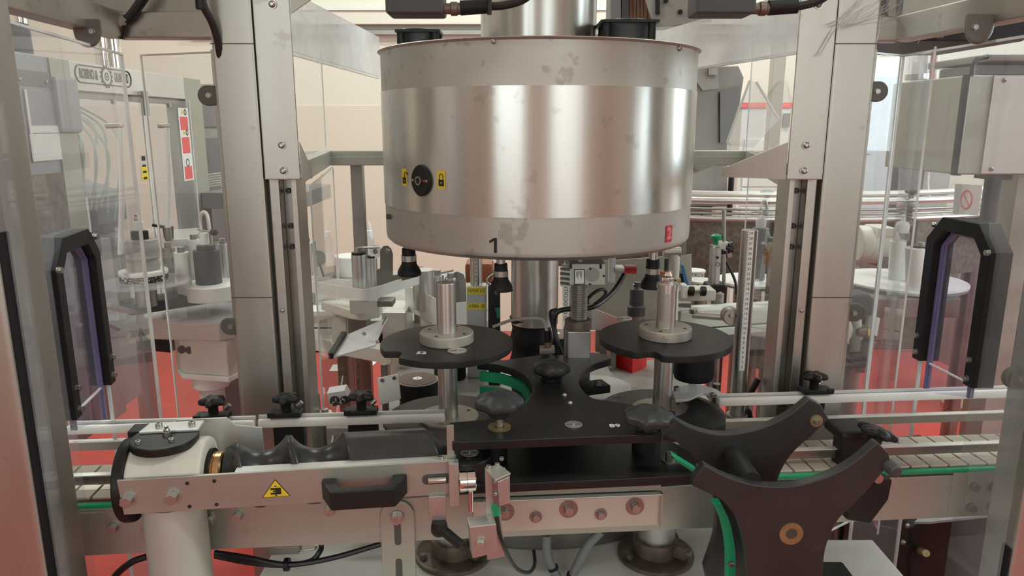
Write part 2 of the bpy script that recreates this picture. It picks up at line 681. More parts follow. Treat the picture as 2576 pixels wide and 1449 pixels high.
def star_grip(parent, pos, r, h, m, name='knob', lobes=5, axis=(0, 0, 1), stem=.5, amp=.45):
    def mk(b):
        b.lathe((0, 0, 0), [(r * .38, 0), (r * .40, h * .45), (r * .55, h * .52)], seg=30)
        b.lathe((0, 0, h * .5), [(r * .6, 0), (r * .95, h * .08), (r, h * .2), (r * .93, h * .36), (r * .6, h * .46), (r * .3, h * .42), (0, h * .42)],
                seg=60, lobes=lobes, amp=amp)
    return shared(('grip', round(r, 4), round(h, 4), lobes, m), mk, name, m, parent, pos, axis)

# ================================================================== the room
RX0, RX1, RY0, RY1, RH = -4.6, 4.6, -3.4, 5.3, 3.6
struct(B().span((RX0, RY0, -.1), (RX1, RY1, 0)).build('floor', 'floor_red'))
struct(B().span((RX0, RY0, RH), (RX1, RY1, RH + .1)).build('ceiling', 'ceiling_paint'))
WZ = zat(900, 266, RY1)
wbk = struct(B().span((RX0, RY1, WZ), (RX1, RY1 + .15, RH)).build('wall_back', 'wall_upper'))
B().span((RX0, RY1 - .004, 0), (RX1, RY1 + .15, WZ)).build('lower_wall_paint', 'wall_lower', wbk)
wl = struct(B().span((RX0 - .15, RY0, WZ), (RX0, RY1, RH)).build('wall_left', 'wall_upper'))
B().span((RX0 - .15, RY0, 0), (RX0 + .004, RY1, WZ)).build('lower_wall_paint', 'wall_lower', wl)


def window_wall(name, wins, axis):
    """a wall with window openings: pieces around each opening"""
    b = B()
    z0, z1 = 1.3, 3.0
    a0, a1 = (RY0, RY1) if axis == 'x' else (RX0, RX1)
    cuts = sorted(wins)
    cur = a0
    segs = []
    for c in cuts:
        segs.append((cur, c - .9, 0, RH))
        segs.append((c - .9, c + .9, 0, z0))
        segs.append((c - .9, c + .9, z1, RH))
        cur = c + .9
    segs.append((cur, a1, 0, RH))
    for s0, s1, h0, h1 in segs:
        if axis == 'x':
            b.span((RX1, s0, h0), (RX1 + .15, s1, h1))
        else:
            b.span((s0, RY0 - .15, h0), (s1, RY0, h1))
    w = struct(b.build(name, 'wall_upper'))
    return w


window_wall('wall_right', [.6, 3.4], 'x')
window_wall('wall_front', [-1.7, 1.5], 'y')
wn = 0
for axis, c in (('x', .6), ('x', 3.4), ('y', -1.7), ('y', 1.5)):
    wn += 1
    fr, pn = B(), B()
    for k in (-.9, 0, .9):
        if axis == 'x':
            fr.box((RX1 + .06, c + k, 2.15), (.06, .06, 1.7))
        else:
            fr.box((c + k, RY0 - .06, 2.15), (.06, .06, 1.7))
    for zz in (1.32, 2.98):
        if axis == 'x':
            fr.box((RX1 + .06, c, zz), (.06, 1.86, .05))
        else:
            fr.box((c, RY0 - .06, zz), (1.86, .06, .05))
    if axis == 'x':
        pn.span((RX1 + .09, c - .9, 1.3), (RX1 + .10, c + .9, 3.0))
    else:
        pn.span((c - .9, RY0 - .10, 1.3), (c + .9, RY0 - .09, 3.0))
    f = struct(fr.build('window_%d' % wn, 'white'))
    pn.build('pane', 'window_light', f)
for i, (lx, ly) in enumerate(LAMPS):
    t = thing('ceiling_lamp', 'white fluorescent strip lamp on the ceiling ' + ('beside the capping machine', 'beside the near windows', 'above the far corner behind the capping machine', 'beside the far windows', 'in front of the wall ledge')[i], 'lamp', (lx, ly, 3.45), 'ceiling strip lamps')
    B().span((lx - .68, ly - .14, 3.50), (lx + .68, ly + .14, 3.6), bev=.01).build('housing', 'white', t)
    B().cyl((lx - .64, ly - .06, 3.475), (lx + .64, ly - .06, 3.475), .014, seg=12).build('tube', 'lamp_light', t)
    B().cyl((lx - .64, ly + .06, 3.475), (lx + .64, ly + .06, 3.475), .014, seg=12).build('tube', 'lamp_light', t)
    for hx in (-.64, .64):
        for hy in (-.06, .06):
            B().cyl((lx + hx, ly + hy, 3.475), (lx + hx, ly + hy, 3.51), .01, seg=8).build('lamp_holder', 'white', t)

# wall ledge / trunking behind the machine
zA, zB = zat(1000, 66, RY1), zat(1000, 32, RY1)
tr = struct(B().span((-2.2, RY1 - .10, zA), (2.6, RY1, zB), bev=.006).build('trim_1', 'wall_upper'))
B().span((-2.2, RY1 - .115, zB), (2.6, RY1, zB + .02)).build('ledge_top', 'white', tr)
B().span((-2.2, RY1 - .07, zA - .06), (2.6, RY1, zA - .035)).build('cable_duct', 'warm_grey', tr)

# ================================================================== machine base
ZB = .90
base = thing('machine_base', 'stainless machine base cabinet under the conveyor and carousel', 'machine', (.09, 1.1, 0))
OUT = [(-.345, .66), (.535, .66), (.535, .985), (.375, .985), (.375, 1.50), (-.27, 1.50), (-.27, .985), (-.345, .985)]
B().prism([V((x, y, .03)) for x, y in OUT], V((0, 0, ZB - .042)), bev=.003).build('cabinet', 'steel', base)
B().prism([V((x, y, ZB - .012)) for x, y in OUT], V((0, 0, .012)), bev=.002).build('top_plate', 'base_top', base)
for x, y in ((-.28, .74), (.47, .74), (-.2, 1.42), (.3, 1.42)):
    B().cyl((x, y, 0), (x, y, .032), .03, seg=20).build('foot', 'black_rubber', base)
DX, DY = .0425, 1.25
# table around the carousel
tbl = thing('carousel_table', 'grey metal table plate beneath the bottle carousel', 'table', (DX, DY, ZB))
B().span((-.235, 1.06, 1.0), (.36, 1.50, 1.012), bev=.003).build('table_plate', 'warm_grey', tbl)
B().cyl((DX, DY, ZB), (DX, DY, .962), .295, seg=72, bev=.004).build('turntable_ring', 'steel_dark', tbl)
B().cyl((DX, DY, .962), (DX, DY, 1.0), .24, seg=48).build('drum_base', 'steel_dark', tbl)

# ================================================================== conveyor
CA = math.radians(4.6)
CU, CVV = V((math.cos(CA), math.sin(CA), 0)), V((-math.sin(CA), math.cos(CA), 0))
C0 = V((0, .885, 0))


def C(u, v, z):
    return C0 + CU * u + CVV * v + V((0, 0, z))


def PV(px, py, v):
    o = C0 + CVV * v
    return PP(px, py, o, 4.6)


def uof(p):
    return (V(p) - C0).dot(CU)


UP = V((0, 0, 1))
conv = thing('conveyor', 'stainless slat chain conveyor carrying bottles past the carousel', 'conveyor', C(0, 0, 0))
B().bar(C(-.66, -.0545, 1.029), C(.80, -.0545, 1.029), .003, .060, bev=.0008).build('side_plate', 'steel', conv)
B().bar(C(-.66, .0495, 1.029), C(.80, .0495, 1.029), .003, .060, bev=.0008).build('side_plate', 'steel', conv)
B().bar(C(-.66, -.052, 1.0615), C(-.09, -.052, 1.0615), .007, .006, bev=.0015).build('wear_strip', 'green', conv)
B().bar(C(.33, -.052, 1.0645), C(.80, -.052, 1.0645), .007, .006, bev=.0015).build('wear_strip', 'green', conv)
B().bar(C(-.66, .047, 1.0625), C(.80, .047, 1.0625), .006, .006).build('wear_strip', 'green_dark', conv)
B().bar(C(-.66, -.04, 1.035), C(.80, -.04, 1.035), .012, .03).bar(C(-.66, .035, 1.035), C(.80, .035, 1.035), .012, .03).build('inner_rail', 'steel_dark', conv)
NS = 56
for i in range(NS):
    u = -.66 + i * .0261
    o = shared(('slat',), lambda b: b.box((0, 0, 0), (.0232, .088, .003), bev=.0006), 'slat', 'slat', conv, C(u + .012, -.004, 1.0685))
    o.rotation_euler = (0, 0, CA)
# bolts on the near side plate
YN = -.0562
for px, py in [(285, 1326), (372, 1323), (527, 1308), (598, 1297), (831, 1283)]:
    hexbolt(conv, PV(px, py, YN), -CVV, .0105)
for px, py in [(2448, 1222), (2496, 1222), (2440, 1274), (2492, 1272)]:
    hexbolt(conv, PV(px, py, YN), -CVV, .0105, 'steel_dark')
# splice plates
a, b_ = PV(205, 1300, YN), PV(266, 1300, YN)
B().bar(C(uof(a) - .03, -.0565, 1.027), C(uof(b_), -.0565, 1.027), .001, .055).build('splice_plate', 'steel', conv)
B().bar(C(uof(PV(2392, 1230, YN)), -.0565, 1.033), C(.80, -.0565, 1.033), .001, .060).build('splice_plate', 'steel', conv)
# legs of the conveyor
for u in (-.60, .74):
    for v in (-.035, .03):
        B().cyl(C(u, v, 0), C(u, v, 1.0), .017, seg=16).build('leg', 'steel_dark', conv)
# slotted bracket hanging from the near plate
pl = PV(1000, 1300, YN)
u0 = uof(pl)
slb = []
for k in range(13):
    t = PI * k / 12
    slb.append(C(u0 + .0205 * math.cos(t), -.0575, 1.036 + .0205 * math.sin(t)))
slb += [C(u0 - .0205, -.0575, ZB), C(u0 + .0205, -.0575, ZB)]
sb = thing('slotted_bracket', 'round-topped slotted steel bracket bolted under the conveyor side plate', 'bracket', C(u0, -.0585, ZB))
B().prism(slb, -CVV * .004, bev=.001).build('plate', 'steel', sb)
for zc, hh in ((1.018, .032), (.950, .050)):
    sl = []
    for k in range(9):
        sl.append(C(u0 + .004 * math.cos(PI * k / 8), -.0617, zc + hh / 2 + .004 * math.sin(PI * k / 8)))
    for k in range(9):
        sl.append(C(u0 - .004 * math.cos(PI * k / 8), -.0617, zc - hh / 2 - .004 * math.sin(PI * k / 8)))
    B().prism(sl, -CVV * .0006).build('slot', 'ink_grey', sb)
hexbolt(sb, C(u0, -.0622, 1.036), -CVV, .0115, washer=1.5)

# angle plate with big washers below the black guide
ap = thing('angle_plate', 'folded stainless cover plate with large washers under the black guide', 'plate', PV(1460, 1300, -.075))
VF = -.0885
pa, pb, pc, pd = PV(1190, 1255, VF), PV(1662, 1237, VF), PV(1662, 1318, VF), PV(1190, 1340, VF)
ua, ub = uof(pa), uof(pb)
zt = (pa.z + pb.z) / 2
zb = (pc.z + pd.z) / 2
B().bar(C(ua, VF, (zt + zb) / 2), C(ub, VF, (zt + zb) / 2), .0025, zt - zb, bev=.0008).build('face', 'angle_steel', ap)
B().bar(C(ua, VF - .004, zt), C(ub, VF - .004, zt), .010, .0025, bev=.0008).build('top_flange', 'nickel_pale', ap)
B().bar(C(ub, VF - .009, (zt + zb) / 2 + .001), C(ub, VF, (zt + zb) / 2 + .001), .0025, zt - zb, bev=.0008).build('end_flange', 'nickel_pale', ap)
B().bar(C(ua, VF + .014, zt + .009), C(ub, VF + .014, zt + .009), .03, .014, bev=.001).build('support_bar', 'steel', ap)
B().bar(C(ua, VF + .017, zb + .02), C(ub, VF + .017, zb + .02), .028, .03).build('mount_block', 'steel_dark', ap)
for px, py, r in [(1430, 1280, .0113), (1597, 1273, .0113), (1348, 1300, .0075), (1511, 1293, .0075), (1270, 1287, .0113)]:
    p = PV(px, py, VF - .0013)
    B().cyl(p, p - CVV * .0012, r, seg=32).build('washer', 'washer_brown', ap)
    hexbolt(ap, p - CVV * .0012, -CVV, .0095 if r > .01 else .0075, 'zinc', washer=1.0)

# guide rails: white nosed steel strips on the far side of the chain
VR = .052


def rail(name_label, p0, p1, kind, group=None):
    t = thing('guide_rail', name_label, 'rail', (p0 + p1) / 2 - UP * .01, group)
    if kind == 'white':
        B().bar(p0, p1, .008, .0125, bev=.0035).build('plastic_nose', 'white_rail', t)
        B().bar(p0 + CVV * .007 + UP * .002, p1 + CVV * .007 + UP * .002, .004, .014, bev=.0005).build('steel_strip', 'pale_metal', t)
    else:
        B().bar(p0, p1, .006, .012, bev=.001).build('steel_strip', 'steel_dark', t)
        B().bar(p0 + UP * .0065, p1 + UP * .0065, .009, .0016, bev=.0004).build('top_lip', 'pale_metal', t)
        B().bar(p0 + CVV * .004 - UP * .002, p1 + CVV * .004 - UP * .002, .004, .010).build('plastic_nose', 'white_rail', t)
    return t


def ends(x0, x1, v, z):
    a = PV(x0, 1060, v)
    b = PV(x1, 1060, v)
    return C(uof(a), v, z), C(uof(b), v, z)


rl = []
p0, p1 = ends(165, 641, VR, 1.1145)
rail('white plastic guide rail beside the gearbox of the feed screw', p0, p1, 'white')
p0, p1 = ends(648, 1120, VR, 1.1155)
rail('white plastic guide rail behind the threads of the feed screw', p0, p1, 'white')
p0, p1 = ends(1803, 2590, VR, 1.126)
rail('white plastic guide rail behind the curved spare guide', p0, p1, 'white')
p0, p1 = ends(1700, 2590, VR, 1.092)
rail('bare steel guide rail running below a white rail beside open chain slats', p0, p1, 'steel')
p0, p1 = ends(1960, 2590, -.028, 1.083)
rail('low steel guide rail standing on the near edge of the chain slats', p0, p1, 'steel')
p0, p1 = ends(150, 320, VR, 1.092)
rail('steel guide rail behind the gearbox end cap of the feed screw', p0, p1, 'steel')
p0, p1 = ends(150, 330, -.028, 1.083)
rail('low steel rail above a green strip beside the screw gearbox', p0, p1, 'steel')


def rail_clamp(px, label, zr, group=None, under=.05):
    a = PV(px, 1045, VR)
    u = uof(a)
    t = thing('rail_clamp', label, 'clamp', C(u, VR + .012, zr - under), group)
    B().bar(C(u - .0215, VR + .004, zr + .0115), C(u + .0215, VR + .004, zr + .0115), .020, .006, bev=.0012) \
       .bar(C(u - .0215, VR + .014, zr + .006), C(u + .0215, VR + .014, zr + .006), .006, .016, bev=.001) \
       .bar(C(u - .0215, VR - .005, zr + .0135), C(u - .012, VR - .005, zr + .0135), .004, .006, bev=.001) \
       .bar(C(u + .012, VR - .005, zr + .0135), C(u + .0215, VR - .005, zr + .0135), .004, .006, bev=.001).build('jaw', 'black', t)
    B().bar(C(u - .020, VR + .020, zr - .022), C(u + .020, VR + .020, zr - .022), .018, .040, bev=.002).build('body', 'black', t)
    B().cyl(C(u, VR + .022, zr - under), C(u, VR + .022, zr - .03), .006, seg=14).build('post', 'steel_dark', t)
    B().cyl(C(u + .012, VR + .022, zr + .014), C(u + .018, VR + .022, zr + .020), .003, seg=10).build('pin', 'zinc', t)
    star_grip(t, C(u, VR + .010, zr + .0135), .0165, .023, 'black', lobes=5)
    return t


rail_clamp(531, 'black rail clamp with star knob, beside the joint between two white rails', 1.1145, under=.065)
rail_clamp(717, 'black rail clamp with star knob in front of the steel cage post', 1.1155, under=.065)
rail_clamp(908, 'black rail clamp with star knob near a plate with brown disc', 1.1155, under=.065)
rail_clamp(2050, 'black rail clamp with star knob behind the tip of the curved spare guide', 1.126, under=.076)
for u in (-.345, -.235, -.12, .45):
    pass

# near-side rail clamp with arm, beside the spare guide
u = uof(PV(2165, 1100, -.03))
rc = thing('rail_clamp', 'large black rail clamp with star knob standing on the near side of the conveyor', 'clamp', C(u, -.06, 1.0))
B().bar(C(u - .033, -.018, 1.110), C(u + .012, -.018, 1.110), .05, .014, bev=.005).build('cap', 'black', rc)
B().bar(C(u - .031, -.030, 1.085), C(u + .0, -.030, 1.085), .026, .050, bev=.003).build('jaw', 'black', rc)
bp = [(2110, 1180), (2112, 1290), (2170, 1300), (2215, 1240), (2225, 1190)]
B().prism([PV(x, y, -.064) for x, y in bp], -CVV * .018, bev=.002).build('arm', 'black', rc)
B().cyl(C(u - .004, -.04, 1.073), C(u - .004, -.085, 1.073), .006, seg=16).build('stud', 'zinc', rc)
star_grip(rc, PV(2192, 1122, -.07), .0235, .026, 'black', lobes=5, axis=UP + CU * .35 + CVV * .05)

# ================================================================== feed screw unit
SA = math.radians(7.5)
SU, SVV = V((math.cos(SA), math.sin(SA), 0)), V((-math.sin(SA), math.cos(SA), 0))
S0 = PY(1148, 1157, .765)
S0.z = 0


def Q(u, v, z):
    return S0 + SU * u + SVV * v + UP * z


def PS(px, py, v=0.0):
    return PP(px, py, S0 + SVV * v, 7.5)


def su(p):
    return (V(p) - S0).dot(SU)


UL = su(PS(298, 1250))
ZT, ZL = 1.1325, 1.0915
fs = thing('screw_feeder', 'black bottle feed screw with cream gearbox and stainless guard plate', 'feeder', Q(-.28, .03, 0))
B().prism([Q(UL, 0, ZT - .0005), Q(0, 0, ZT), Q(0, 0, ZL), Q(UL + .003, 0, ZL)], SVV * .004, bev=.0008).build('guard_plate', 'steel', fs)
B().bar(Q(UL + .12, .009, ZT - .001), Q(0, .009, ZT - .001), .014, .002).build('top_flange', 'pale_metal', fs)
capscrew(fs, PS(1108, 1159, .006) + UP * .001, UP, .007)
# end block, bolt and locking knob
ub0 = su(PS(1132, 1200))
B().bar(Q(-.009, -.006, 1.1085), Q(.002, -.006, 1.1085), .012, .052, bev=.0008).build('end_block', 'nickel_pale', fs)
B().cyl(Q(-.032, -.004, 1.112), Q(-.012, -.004, 1.112), .0032, seg=14, bev=.001).build('locking_pin', 'chrome', fs)
slot = []
for k in range(9):
    t = PI / 2 + PI * k / 8
    slot.append(Q(-.033 + .006 * math.cos(t), -.0004, 1.1115 + .006 * math.sin(t)))
slot += [Q(-.009, -.0004, 1.1055), Q(-.009, -.0004, 1.1175)]
B().prism(slot, -SVV * .0004).build('pin_slot', 'ink_grey', fs)
B().lathe(Q(.002, -.008, 1.1115), [(.0115, 0), (.0125, .001), (.0125, .0085), (.0115, .009), (.0125, .0095), (.0125, .018), (.0115, .019), (0, .019)], axis=SU, seg=32).build('locking_knob', 'chrome', fs)
B().cyl(Q(.015, -.010, 1.1), Q(.015, -.010, 1.074), .003, seg=14, bev=.0008).build('knob_lever', 'chrome', fs)
B().bar(Q(-.006, .006, 1.13), Q(-.006, .006, 1.172), .008, .006, up=SVV).build('end_strip', 'steel', fs)
# hex bolts and holes
for px, py in [(322, 1256), (434, 1249)]:
    hexbolt(fs, PS(px, py), -SVV, .0115, washer=1.2)
for px, py in [(471, 1216), (539, 1210), (477, 1274), (545, 1269)]:
    hole(fs, PS(px, py), -SVV, .0042)
# pull handle
h0, h1 = PS(838, 1226), PS(998, 1214)
hu0, hu1 = su(PS(812, 1230)), su(PS(1024, 1210))
zh = (h0.z + h1.z) / 2
hp = []
prof = [(hu0, 0), (hu0, -.006), (hu0 + .012, -.034), (hu1 - .012, -.034), (hu1, -.006), (hu1, 0), (hu1 - .016, 0), (hu1 - .016, -.004), (hu1 - .020, -.022), (hu0 + .020, -.022), (hu0 + .016, -.004), (hu0 + .016, 0)]
hd = B().prism([Q(a, b, zh - .011) for a, b in prof], UP * .022, bev=.002).build('handle', 'black', fs)
for a in (hu0 + .008, hu1 - .008):
    capscrew(hd, Q(a, -.012, zh), (-SVV + SU * (-.4 if a < -.2 else .4)), .006)
# warning triangle
wt = PS(694, 1232)
tri = [(0, .0205), (.0245, -.0135), (-.0245, -.0135)]
sc = .62
st = B().prism([wt + SU * (a * sc) + UP * (b * sc) - SVV * .0002 for a, b in tri], -SVV * .0002).build('warning_sticker', 'ink', fs)
B().prism([wt + SU * (a * sc * .92) + UP * (b * sc * .92 - .0002) - SVV * .0004 for a, b in tri], -SVV * .0001).build('yellow_field', 'yellow', st)
sym = B()
for a, b, w, h in [(0, .002, .016, .003), (0, -.006, .016, .003), (.004, -.002, .008, .006), (-.002, -.002, .004, .003)]:
    p = wt + SU * a * .7 + UP * b * .7 - SVV * .0006
    sym.bar(p - SU * w * .35, p + SU * w * .35, .0002, h * .7)
for sg in (1, -1):
    q = wt + UP * (.0056 if sg > 0 else -.0078) * .9 - SVV * .0006
    sym.prism([q + SU * .0015, q - SU * .0015, q - UP * .002 * sg], -SVV * .0002)
sym.build('crush_symbol', 'ink', st)
# gearbox housing
gx0, gx1 = su(PS(300, 1200, .03)), su(PS(528, 1180, .045))
AZ = 1.110
AV = .047
GR = .044
hs = []
for k in range(25):
    t = -PI * .15 + PI * 1.3 * k / 24
    hs.append((AV + GR * math.cos(t), AZ + GR * math.sin(t)))
hs += [(.006, AZ - .016), (.006, AZ - .030), (AV + .03, AZ - .030)]
hs = [(.006, AZ - .014), (.006, AZ + .020), (.014, AZ + .030)] + [(AV + GR * math.cos(t), AZ + GR * math.sin(t)) for t in [PI * .72 - PI * .72 * k / 14 for k in range(15)]] + [(AV + GR, AZ - .014)]
B().prism([Q(gx0 + .012, a, z) for a, z in hs], SU * (gx1 - gx0 - .012), bev=.004).build('gearbox', 'cream', fs)
B().cyl(Q(gx0 + .0, AV, AZ), Q(gx0 + .013, AV, AZ), .047, seg=40, bev=.003).build('end_cap', 'black', fs)
dc = (gx0 + su(PS(420, 1140, .03))) / 2 + .008
dc = su(PS(420, 1150, AV))
zd = AZ + GR - .004
dd = B().cyl(Q(dc, AV, zd), Q(dc, AV, zd + .010), .036, seg=48, bev=.0015).build('cover_disc', 'black_plate', fs)
B().prism([Q(dc - .03, AV + .008, zd + .0102), Q(dc + .034, AV + .008, zd + .0102), Q(dc + .034, AV + .034, zd + .0102), Q(dc - .026, AV + .034, zd + .0102)], UP * .003, bev=.0006).build('strap_plate', 'pale_metal', dd)
capscrew(dd, Q(dc - .012, AV + .020, zd + .0132), UP, .0075)
capscrew(dd, Q(dc + .024, AV + .020, zd + .0132), UP, .0075)
capscrew(dd, Q(dc - .022, AV - .018, zd + .010), UP, .006)
capscrew(dd, Q(dc + .012, AV - .016, zd + .010), UP, .006)
B().cyl(Q(dc + .002, AV + .002, zd + .010), Q(dc + .002, AV + .002, zd + .0145), .005, seg=6).lathe(Q(dc + .002, AV + .002, zd + .0145), [(.0035, 0), (.0035, .002), (.002, .004), (.0025, .006), (0, .007)], seg=14).build('grease_nipple', 'zinc', dd)
B().prism([Q(gx0 + .03, AV + GR + .001, AZ - .01), Q(gx0 + .03, AV + GR + .001, AZ + .042), Q(gx0 + .045, AV + GR + .001, AZ + .05), Q(gx1 + .01, AV + GR + .001, AZ + .05), Q(gx1 + .02, AV + GR + .001, AZ + .04), Q(gx1 + .05, AV + GR + .001, AZ + .035), Q(gx1 + .05, AV + GR + .001, AZ - .01)], SVV * .003).build('rear_plate', 'pale_metal', fs)
B().bar(Q(gx0 - .002, AV + GR - .01, AZ + .042), Q(gx0 + .034, AV + GR - .01, AZ + .042), .024, .012, bev=.001).build('rear_block', 'black', fs)
# shaft collar and screw
ux0, ux1 = su(PS(528, 1160, AV)), su(PS(562, 1160, AV))
B().lathe(Q(gx1, AV, AZ), [(.030, 0), (.030, .004), (.022, .005), (.022, .012)], axis=SU, seg=32).build('seal', 'black_rubber', fs)
B().lathe(Q(ux0 - .003, AV, AZ), [(.024, 0), (.026, .002), (.026, .009), (.025, .0095), (.026, .010), (.026, ux1 - ux0 + .002), (.024, ux1 - ux0 + .004)], axis=SU, seg=40).build('bronze_collar', 'bronze', fs)


def make_screw():
    b2 = bmesh.new()
    k0, k1 = su(PS(566, 1130, AV)), su(PS(1134, 1130, AV))
    px = (su(PS(900, 1110, AV)) - su(PS(700, 1110, AV))) / 200.0          # metres per photo pixel along the axis
    at = lambda x: su(PS(x, 1110, AV))
    # grooves: centre on the top line, lead per turn, half width, depth
    gro = [(at(528), 132 * px, 58 * px, .0165), (at(661), 132 * px, 60 * px, .0165), (at(802), 140 * px, 64 * px, .0165), (at(1150), 190 * px, 78 * px, .020)]
    NU, NT = 240, 72
    rows = []
    ro = .0400
    for i in range(NU + 1):
        u = k0 + (k1 - k0) * i / NU
        row = []
        for k in range(NT):
            th = 2 * PI * k / NT
            th = th if th <= PI else th - 2 * PI      # from the top (0) towards the camera (+)
            r = ro
            for c, p, hw, dep in gro:
                x = (u - c - p * th / (2 * PI)) / hw
                if abs(x) < 1:
                    r = min(r, ro - dep * (1 - x * x) ** .8)
            r = min(r, .030 + (u - k0) * .6)
            row.append(b2.verts.new(Q(u, AV - math.sin(th) * r, AZ + math.cos(th) * r)))
        rows.append(row)
    for a, c in zip(rows, rows[1:]):
        for k in range(NT):
            b2.faces.new((a[k], a[(k + 1) % NT], c[(k + 1) % NT], c[k]))
    b2.faces.new(rows[0])
    b2.faces.new(rows[-1][::-1])
    b = B()
    b._join(b2)
    return b


make_screw().build('screw', 'screw_black', fs, ang=50)
# support column of the gearbox
cc = su(PS(445, 1380, .03))
B().cyl(Q(cc, .036, 0.0), Q(cc, .036, ZL - .002), .0335, seg=40).build('column', 'column_cream', fs)
B().cyl(Q(cc, .036, 0.0), Q(cc, .036, 0.012), .07, seg=40, bev=.002).build('column_foot', 'steel_dark', fs)

# clamp block with ratchet lever below the screw end
cl = thing('clamp_lever', 'black ratchet lever under a small square steel clamp block', 'lever', PS(1115, 1320, -.012))
B().prism([PS(x, y, -.006) for x, y in ((1078, 1250), (1122, 1248), (1124, 1309), (1080, 1311))], SVV * .03, bev=.001).build('clamp_block', 'nickel_pale', cl)
B().prism([PS(x, y, .002) for x, y in ((1080, 1238), (1140, 1236), (1140, 1250), (1080, 1252))], SVV * .03, bev=.001).build('mount_foot', 'nickel_pale', cl)
lv = PS(1105, 1326, -.008)
B().lathe(lv - UP * .009, [(.007, 0), (.0095, .004), (.0095, .010), (.008, .0165)], seg=24).build('lever_hub', 'black', cl)
B().bar(lv + UP * .0, PS(1162, 1374, -.03), .011, .009, bev=.003).build('lever_arm', 'black', cl)

# photo sensor bracket in front
sn = thing('photo_sensor', 'small photo sensor in folded steel hood on a pale clamp stand', 'sensor', PY(1235, 1400, .70))
YS = .715
B().prism([PY(x, y, YS) for x, y in ((1220, 1185), (1248, 1192), (1270, 1400), (1225, 1410))], V((0, .012, 0)), bev=.001).build('stand_strip', 'nickel_pale', sn)
B().prism([PY(x, y, YS - .015) for x, y in ((1250, 1212), (1284, 1196), (1284, 1268), (1256, 1276))], V((-.006, .022, 0)), bev=.002).build('hood', 'nickel_pale', sn)
B().prism([PY(x, y, YS - .012) for x, y in ((1238, 1208), (1252, 1214), (1256, 1276), (1240, 1262))], V((.0, .02, 0)), bev=.0008).build('sensor_body', 'steel_dark', sn)
B().prism([PZ(x, y, PY(1250, 1200, YS - .015).z + .003) for x, y in ((1219, 1182), (1254, 1170), (1285, 1194), (1246, 1212))], UP * .002, bev=.0006).build('hood_top', 'steel', sn)
for px, py in ((1229, 1178), (1251, 1172)):
    capscrew(sn, PZ(px, py, PY(1250, 1200, YS - .015).z + .005), UP, .0052)
for px, py in ((1246, 1210), (1247, 1242)):
    capscrew(sn, PY(px, py, YS - .0125), (0, -1, 0), .004)
B().prism([PY(x, y, YS - .02) for x, y in ((1181, 1326), (1249, 1318), (1252, 1390), (1189, 1406))], V((-.004, .02, 0)), bev=.0012).build('clamp_block', 'nickel_pale', sn)
hexbolt(sn, PY(1209, 1365, YS - .0205), (0, -1, 0), .0075, 'nickel_pale')
B().cyl(PY(1246, 1272, YS - .006), PY(1249, 1294, YS - .006), .0045, seg=12).build('plug', 'green', sn)
B().tube([PY(1249, 1294, YS - .006), PY(1256, 1340, YS - .008), PY(1272, 1385, YS), PY(1300, 1430, YS + .03), PY(1330, 1440, YS + .05), PY(1345, 1420, YS + .07), PY(1343, 1385, YS + .09)], .0022, seg=8).build('cable', 'cable_black', sn)

# ================================================================== centre guide between the two star wheels
ZG, ZG2 = 1.155, 1.105
LS = V((-.0885, .96, 0))      # infeed star axis
RS = V((.213, .985, 0))       # outfeed star axis


def arcpts(px_list, z, n=8):
    return smooth_path([PZ(x, y, z) for x, y in px_list], n)


cg = thing('centre_guide', 'black two-deck bottle guide with three big knobs and the number 89', 'guide', PZ(1420, 1060, ZG2) - UP * .02)
top_l = arcpts([(1132, 1062), (1235, 1052), (1300, 1030), (1332, 1000), (1338, 968), (1310, 938), (1262, 920), (1200, 912)], ZG)
top_r = arcpts([(1534, 893), (1536, 902), (1490, 918), (1462, 942), (1458, 968), (1490, 1000), (1560, 1012), (1640, 1028), (1700, 1034)], ZG)
pts = [PZ(1138, 1112, ZG)] + top_l + [PZ(1203, 904, ZG), PZ(1270, 905, ZG), PZ(1360, 892, ZG), PZ(1440, 893, ZG), PZ(1490, 886, ZG)] + top_r + [PZ(1664, 1091, ZG)]
B().prism(pts, -UP * .011, bev=.0014).build('upper_plate', 'black_plate', cg)
low = [PZ(1168, 1222, ZG2), PZ(1160, 1135, ZG2), PZ(1240, 1090, ZG2), PZ(1330, 1060, ZG2), PZ(1450, 1050, ZG2), PZ(1560, 1075, ZG2), PZ(1690, 1110, ZG2), PZ(1760, 1150, ZG2), PZ(1742, 1196, ZG2)]
B().prism(low, -UP * .011, bev=.0014).build('lower_plate', 'black_plate', cg)
for px, py in ((1240, 1150), (1625, 1130)):
    p = PZ(px, py, ZG2)
    B().cyl(p, V((p.x, p.y, ZG - .011)), .0175, seg=28).build('spacer', 'black', cg)


def big_knob(px, py, ztop, parent, label, stem_to, r=.0275, bush=False):
    p = PZ(px, py, ztop)
    o = B().lathe(V((p.x, p.y, ztop - .022)), [(r * .42, -.006), (r * .5, 0), (r * .80, .004), (r * 1.0, .0065), (r * 1.04, .009), (r * 1.04, .0135), (r * .98, .016), (r * .66, .0205), (r * .42, .0215), (r * .38, .0208), (0, .0208)],
                  seg=72, lobes=7, amp=.12, ph=.3).build('knob', 'knob_grey', parent, label, ang=42)
    B().cyl(V((p.x, p.y, stem_to)), V((p.x, p.y, ztop - .027)), .0045, seg=16).build('threaded_stem', 'zinc', o)
    if bush:
        B().ring(V((p.x, p.y, stem_to)), .0055, .0135, .0015).build('brass_bush', 'brass', o)
    else:
        B().lathe(V((p.x, p.y, stem_to)), [(.015, 0), (.015, .003), (.012, .005), (.012, .007)], seg=24).build('collar', 'black', o)


